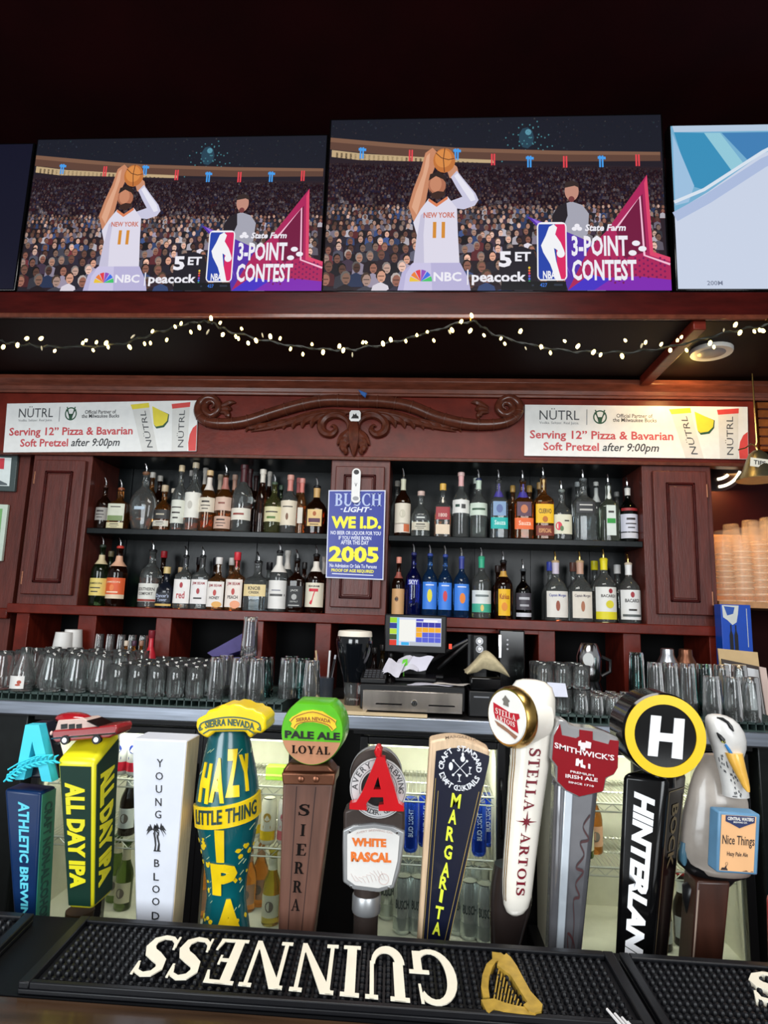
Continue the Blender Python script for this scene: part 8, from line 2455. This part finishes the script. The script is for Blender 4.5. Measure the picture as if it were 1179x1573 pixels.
so = [(590, 540), (640, 440), (656, 530), (774, 556), (800, 542), (800, 486), (908, 500), (908, 570), (1040, 606), (1052, 570), (1122, 578), (1112, 800), (1080, 850), (1014, 880), (992, 990), (800, 1034), (690, 980), (620, 910), (622, 790), (576, 730)]
bo = [(580, 548), (630, 400), (700, 412), (720, 450), (800, 470), (930, 480), (1000, 500), (1130, 556), (1124, 806), (1090, 862), (1026, 892), (1006, 1002), (800, 1048), (680, 992), (608, 918), (610, 796), (566, 736)]
w = [V9(*p) for p in bo]
MB().art(polys([[(p.x, p.z) for p in w]]), lambda a_, b_, d=0.0: Vector((a_, YT + 0.03 - d, b_)), 0, 0.03).build('clear_shield', P('shield_clear', (150, 150, 150), 0.14, 0.3, coat=0.6, var=0.12), r, bevel=0.003)
w = [V9(*p) for p in so]
sh = MB().art(polys([[(p.x, p.z) for p in w]]), lambda a_, b_, d=0.0: Vector((a_, YT - d, b_)), 0, 0.0015).build('red_shield', P('shield_red', (132, 8, 22), 0.45, spec=0.2, var=0.1), r)
m = MB()
f9 = lambda a_, b_, d=0.0: Vector((a_, YT - 0.0016 - d, b_))
p9 = lambda x, y: (V9(x, y).x, V9(x, y).z)
g = fit(txt('SMITHWICK’S', 0.02), 0, 1, 0, 1)
m.art(([p9(594 + 490 * x, 632 + 108 * x - 46 * y + 14 * math.sin(math.pi * x)) for x, y in g[0]], g[1]), f9, 0, 0.0005)
for s, x0, x1, y, h in (('PREMIUM', 724, 916, 836, 18), ('IRISH ALE', 684, 948, 878, 30), ('SINCE 1710', 708, 916, 922, 16)):
    g = fit(txt(s, 0.02), 0, 1, 0, 1)
    m.art(([p9(x0 + (x1 - x0) * x, y - h * yy + 36 * x) for x, yy in g[0]], g[1]), f9, 0, 0.0005)
for pts in ([(790, 580), (812, 572), (812, 590), (850, 592), (850, 576), (896, 592), (890, 640), (846, 634), (846, 660), (806, 652), (806, 622), (788, 616)], [(770, 724), (790, 720), (800, 738), (826, 730), (826, 772), (848, 780), (846, 804), (808, 792), (806, 762), (796, 760), (790, 784), (766, 780)], [(870, 764), (888, 768), (886, 808), (870, 804)]):
    m.art(polys([[p9(*p) for p in pts]]), f9, 0, 0.0005)
m.build('shield_lettering', PAINT((226, 214, 214)), sh)
ferrule(r, W(868, 1500, 0.02))

# 10 black block with the yellow ringed disc
r = newtap('glossy black tap handle with a yellow ringed disc and white slanted letters', W(985, 1350, 0.02))
tl, tr = W(955, 1187, 0.012), W(1024, 1195, -0.004)
bl, br = W(942, 1462, 0.012), W(1000, 1468, -0.004)
GB = P('black_lacquer', (8, 8, 9), 0.14, spec=0.3, coat=0.25, var=0.1)
sd = (at(1056, 1183, YT + 0.036) - tr)
sd.z = 0
o, F_, R_, qd = block(r, 'handle_body', tl, tr, bl, br, sd.length, GB, 0.007, sd.length * 0.8, side=sd.normalized())
m = MB()
tq = lambda py: (W(985, py).z - qd[3].z) / (qd[0].z - qd[3].z)
g = txt('HINTERLAND', 0.055, 0.28)
t0 = tq(1500)
m.art(fit(g, 0.3, 0.78, t0, tq(1218), -90), F_, 0, 0.0008)
m.build('lettering', PAINT((236, 238, 242), 0.35), r)
m = MB()
n = 0.016
for q_ in (rect(0.14, 0.02, 0.17, 0.93), rect(0.83, 0.02, 0.86, 0.90), rect(0.14, 0.925, 0.86, 0.93)):
    m.art(polys([q_]), R_, 0, 0, 0.0008)
m.art(fit(txt('BOCK', 0.02), 0.36, 0.66, 0.56, 0.86, -90), R_, 0, 0, 0.0008)
m.build('side_lettering', P('side_gold', (120, 106, 76), 0.4, 0.4), r)
cH = W(1021, 1130, -0.012)
RH = 61.5 * K
disc(cH, RH, YT - 0.012, YT + 0.052, 52, 0.005).build('black_disc', GB, r, smooth=40)
fH = FR((cH.x, YT - 0.0121, cH.z), (1, 0, 0), (0, 0, 1))
dH = MB().art(annulus(0, 0, RH * 0.74, RH * 0.965, 52), fH, 0, 0.0015).build('yellow_ring', P('ring_yellow', (232, 190, 16), 0.3, var=0.06), r)
m = MB()
w = [[(W(740 + x / 2.686, 1030 + y / 2.687, -0.012).x - cH.x, W(740 + x / 2.686, 1030 + y / 2.687, -0.012).z - cH.z) for x, y in q_] for q_ in ([(696, 184), (738, 188), (722, 354), (682, 350)], [(792, 196), (834, 200), (824, 366), (780, 360)], [(732, 256), (794, 262), (790, 296), (728, 290)])]
m.art(polys(w), fH, 0, 0.0016)
m.build('white_letter', PAINT((238, 240, 244), 0.3), r)
c = W(1012, 1192, 0.02)
MB().lathe([(0.02, c.z - 0.01), (0.02, c.z + 0.014)], (c.x, c.y, 0), 18).build('neck', GB, r)
ferrule(r, W(968, 1500, 0.02))

# 11 the goose
Y11 = YT + 0.05
r = newtap('white goose shaped tap handle holding a peach coloured sign', at(1100, 1350, Y11))
V11 = lambda x, y, d=0.0: at(1020 + x / 3.93, 1080 + y / 3.93, Y11 + d)
K11 = ppx(Y11, 1100, 1250) / 3.93
GW = P('goose_white', (206, 204, 200), 0.28, coat=0.4, var=0.12, scale=60, bump=0.1)
GG = P('goose_grey', (170, 160, 150), 0.32, coat=0.4, var=0.12, scale=40, bump=0.12)
# body
bod = [(1040, 350, 90, 0.6), (1020, 340, 170, 0.9), (960, 318, 200, 1), (880, 300, 206, 1), (780, 300, 204, 1), (680, 308, 196, 1), (580, 318, 180, 0.95), (500, 312, 158, 0.9), (430, 308, 132, 0.85), (370, 312, 106, 0.8), (310, 322, 84, 0.75)]
rings = []
for (y, cx_, hw, dy) in bod:
    c = V11(cx_, y)
    rings.append(ring((c.x, c.y, 0), hw * K11, hw * K11 * 0.62 * dy, c.z, 26))
MB().loft(rings).build('goose_body', GG, r, smooth=60)
# neck and head
hd = [(560, 430, 76), (500, 424, 74), (430, 404, 68), (370, 388, 70), (320, 388, 84), (270, 388, 98), (220, 378, 108), (170, 366, 108), (120, 346, 96), (90, 330, 78), (74, 318, 54), (66, 312, 24)]
rings = []
for (y, cx_, hw) in hd:
    c = V11(cx_, y, -0.030)
    rings.append(ring((c.x, c.y, 0), hw * K11, hw * K11 * 0.8, c.z, 24))
MB().loft(rings).build('goose_head', GW, r, smooth=60)
bi = [(300, 418, 50, 44), (340, 430, 46, 40), (400, 452, 38, 32), (460, 476, 29, 24), (510, 494, 20, 17), (536, 506, 9, 8)]
rings = []
for i, (y, cx_, hw, hd_) in enumerate(bi):
    c = V11(cx_, y, -0.044 - 0.002 * i)
    rings.append(ring((c.x, c.y, 0), hw * K11, hd_ * K11, c.z, 18))
MB().loft(rings).build('beak', P('beak_ochre', (222, 170, 70), 0.3, coat=0.4, var=0.2), r, smooth=60)
def onhead(x, y, lift=0.0012):
    for (h0, h1) in zip(hd, hd[1:]):
        if h1[0] <= y <= h0[0]:
            t = (y - h1[0]) / (h0[0] - h1[0])
            cx_, hw = h1[1] + (h0[1] - h1[1]) * t, h1[2] + (h0[2] - h1[2]) * t
            c = V11(cx_, y, -0.030)
            q_ = V11(x, y, -0.030)
            s = max(-0.97, min(0.97, (q_.x - c.x) / (hw * K11)))
            return Vector((c.x + s * hw * K11, c.y - hw * K11 * 0.8 * math.sqrt(1 - s * s) - lift, c.z))
    return V11(x, y, -0.05)
MB().tube([onhead(x, y) for x, y in ((292, 80), (320, 86), (346, 104), (360, 130), (374, 154))], [0.0008, 0.002, 0.0018, 0.0024, 0.0008], 8).build('crown_stripe', BLACK, r)
MB().tube([onhead(x, y) for x, y in ((286, 170), (300, 190), (316, 212), (326, 228))], [0.0008, 0.0026, 0.003, 0.0012], 8).build('eye_mask', BLACK, r)
MB().ball(onhead(316, 216, 0.002), 0.0026, 0.002, 0.0026, 0, 10, 6).build('eye', P('eye_yellow', (190, 190, 90), 0.1), r)
MB().ball(onhead(316, 216, 0.0036), 0.0013, 0.001, 0.0013, 0, 8, 5).build('pupil', BLACKG, r)
MB().tube([onhead(x, y, 0.001) for x, y in ((330, 236), (350, 266), (370, 296), (384, 318))], [0.0014, 0.002, 0.002, 0.001], 8).build('blue_stripe', PAINT((50, 120, 180)), r)
m = MB()
rnd = random.Random(8)
for i in range(46):
    y = rnd.uniform(300, 550)
    x = 330 + (y - 300) * 0.38 + rnd.uniform(-34, 46)
    m.tube([onhead(x, y, 0.0006), onhead(x + 4, y + 14, 0.0006)], 0.0006, 4)
fe = m.build('breast_feather_mark', P('feather_mark', (70, 72, 76), 0.5), r)
fe['kind'] = 'stuff'
# sign held by the goose
q = [V11(340, 668, -0.066), V11(566, 682, -0.066), V11(548, 1030, -0.066), V11(325, 1014, -0.066)]
BLU = P('sign_blue', (90, 132, 164), 0.35, var=0.15)
dv = Vector((-0.004, 0.017, 0.002))
pad = [Vector((-0.002, 0, 0.002)), Vector((0.003, 0, 0.002)), Vector((0.003, 0, -0.002)), Vector((-0.002, 0, -0.002))]
q2 = [a_ + b_ for a_, b_ in zip(q, pad)]
MB().hexa([q2[3], q2[2], q2[1], q2[0]], [p + dv for p in (q2[3], q2[2], q2[1], q2[0])]).build('sign_block', BLU, r, bevel=0.002)
f11 = QM(*q)
fc = MB().art(polys([rect(0.02, 0.02, 0.94, 0.985)]), f11, 0, 0.001).build('sign_face', PAINT((226, 174, 124), 0.4), r)
m = MB()
m.art(polys([[(0.12, 0.985), (0.9, 0.985), (0.9, 0.88), (0.78, 0.85), (0.5, 0.77), (0.24, 0.85), (0.12, 0.88)]]), f11, 0, 0, 0.0014)
m.art(fit(txt('CENTRAL WATERS', 0.03), 0.17, 0.86, 0.905, 0.965), f11, 1, 0, 0.0018)
m.art(fit(txt('BREWING CO.', 0.02), 0.33, 0.7, 0.86, 0.89), f11, 1, 0, 0.0018)
m.art(fit(txt('Nice Things', 0.01), 0.06, 0.92, 0.43, 0.64), f11, 2, 0, 0.0014)
m.art(fit(txt('Hazy Pale Ale', 0.015), 0.2, 0.76, 0.26, 0.355), f11, 2, 0, 0.0014)
m.art(polys([[(0.04, 0.03), (0.24, 0.03), (0.22, 0.06), (0.2, 0.07), (0.2, 0.11), (0.17, 0.1), (0.15, 0.075), (0.08, 0.075), (0.06, 0.05)], *stroke([(0.19, 0.1), (0.17, 0.15), (0.2, 0.17)], 0.008), *stroke([(0.2, 0.1), (0.23, 0.14), (0.22, 0.17)], 0.008), [(0.62, 0.03), (0.74, 0.05), (0.8, 0.03)], [(0.84, 0.03), (0.9, 0.045), (0.93, 0.03)]]), f11, 2, 0, 0.0014)
m.build('sign_lettering', [PAINT((30, 40, 84)), PAINT((226, 222, 216)), PAINT((40, 26, 24))], fc)
un = [(1058, 318, 110), (1030, 316, 176), (980, 296, 210), (900, 262, 190), (850, 230, 150)]
rings = []
for (y, cx_, hw) in [(1330, 172, 16), (1260, 186, 60), (1180, 200, 90), (1110, 240, 130)] + un:
    c = V11(cx_, y, 0.004)
    rings.append(ring((c.x, c.y, 0), hw * K11, hw * K11 * 0.55, c.z, 24))
MB().loft(rings).build('tail_feathers', P('tail_black', (16, 16, 18), 0.35), r, smooth=60)
MB().loft([ring((V11(112, y, -0.004).x, V11(112, y, -0.004).y, 0), hw * K11, 0.006, V11(112, y).z, 12) for y, hw in ((965, 10), (940, 26), (890, 30), (830, 14))]).build('wing_tip', P('wing_blue', (70, 110, 130), 0.3, coat=0.3), r, smooth=60)
tl, tr = V11(196, 1075, -0.02), V11(400, 1082, -0.02)
bl, br = V11(168, 1500, -0.02), V11(360, 1510, -0.02)
o, F_, R_, qd = block(r, 'wood_post', tl, tr, bl, br, 0.04, P('dark_walnut', (60, 32, 22), 0.35, var=0.4, scale=6, stretch=(8, 8, 1)), 0.003)
MB().tube([tl + Vector((0.001, -0.0012, -0.01)), qd[3] + Vector((0.001, -0.0012, 0))], 0.0012, 5).build('worn_edge', P('worn_wood', (150, 130, 116), 0.5), r)
ferrule(r, Vector(((qd[2].x + qd[3].x) / 2, qd[3].y + 0.02, ZTAP - 0.03)))

# 12 red handle just entering at the right edge
r = newtap('red tap handle only just entering at the right edge', W(1232, 1430, 0.02))
o, F_, R_, qd = block(r, 'handle_body', W(1200, 1390), W(1262, 1394), W(1202, 1462), W(1252, 1466), 0.04, P('red_paint', (196, 24, 44), 0.3, coat=0.3), 0.008)
MB().art(polys([rect(0.12, 0.05, 0.88, 0.92)]), F_, 0, 0.0008).build('front_panel', PAINT((214, 40, 56), 0.35), r)
ferrule(r, W(1228, 1500, 0.02))
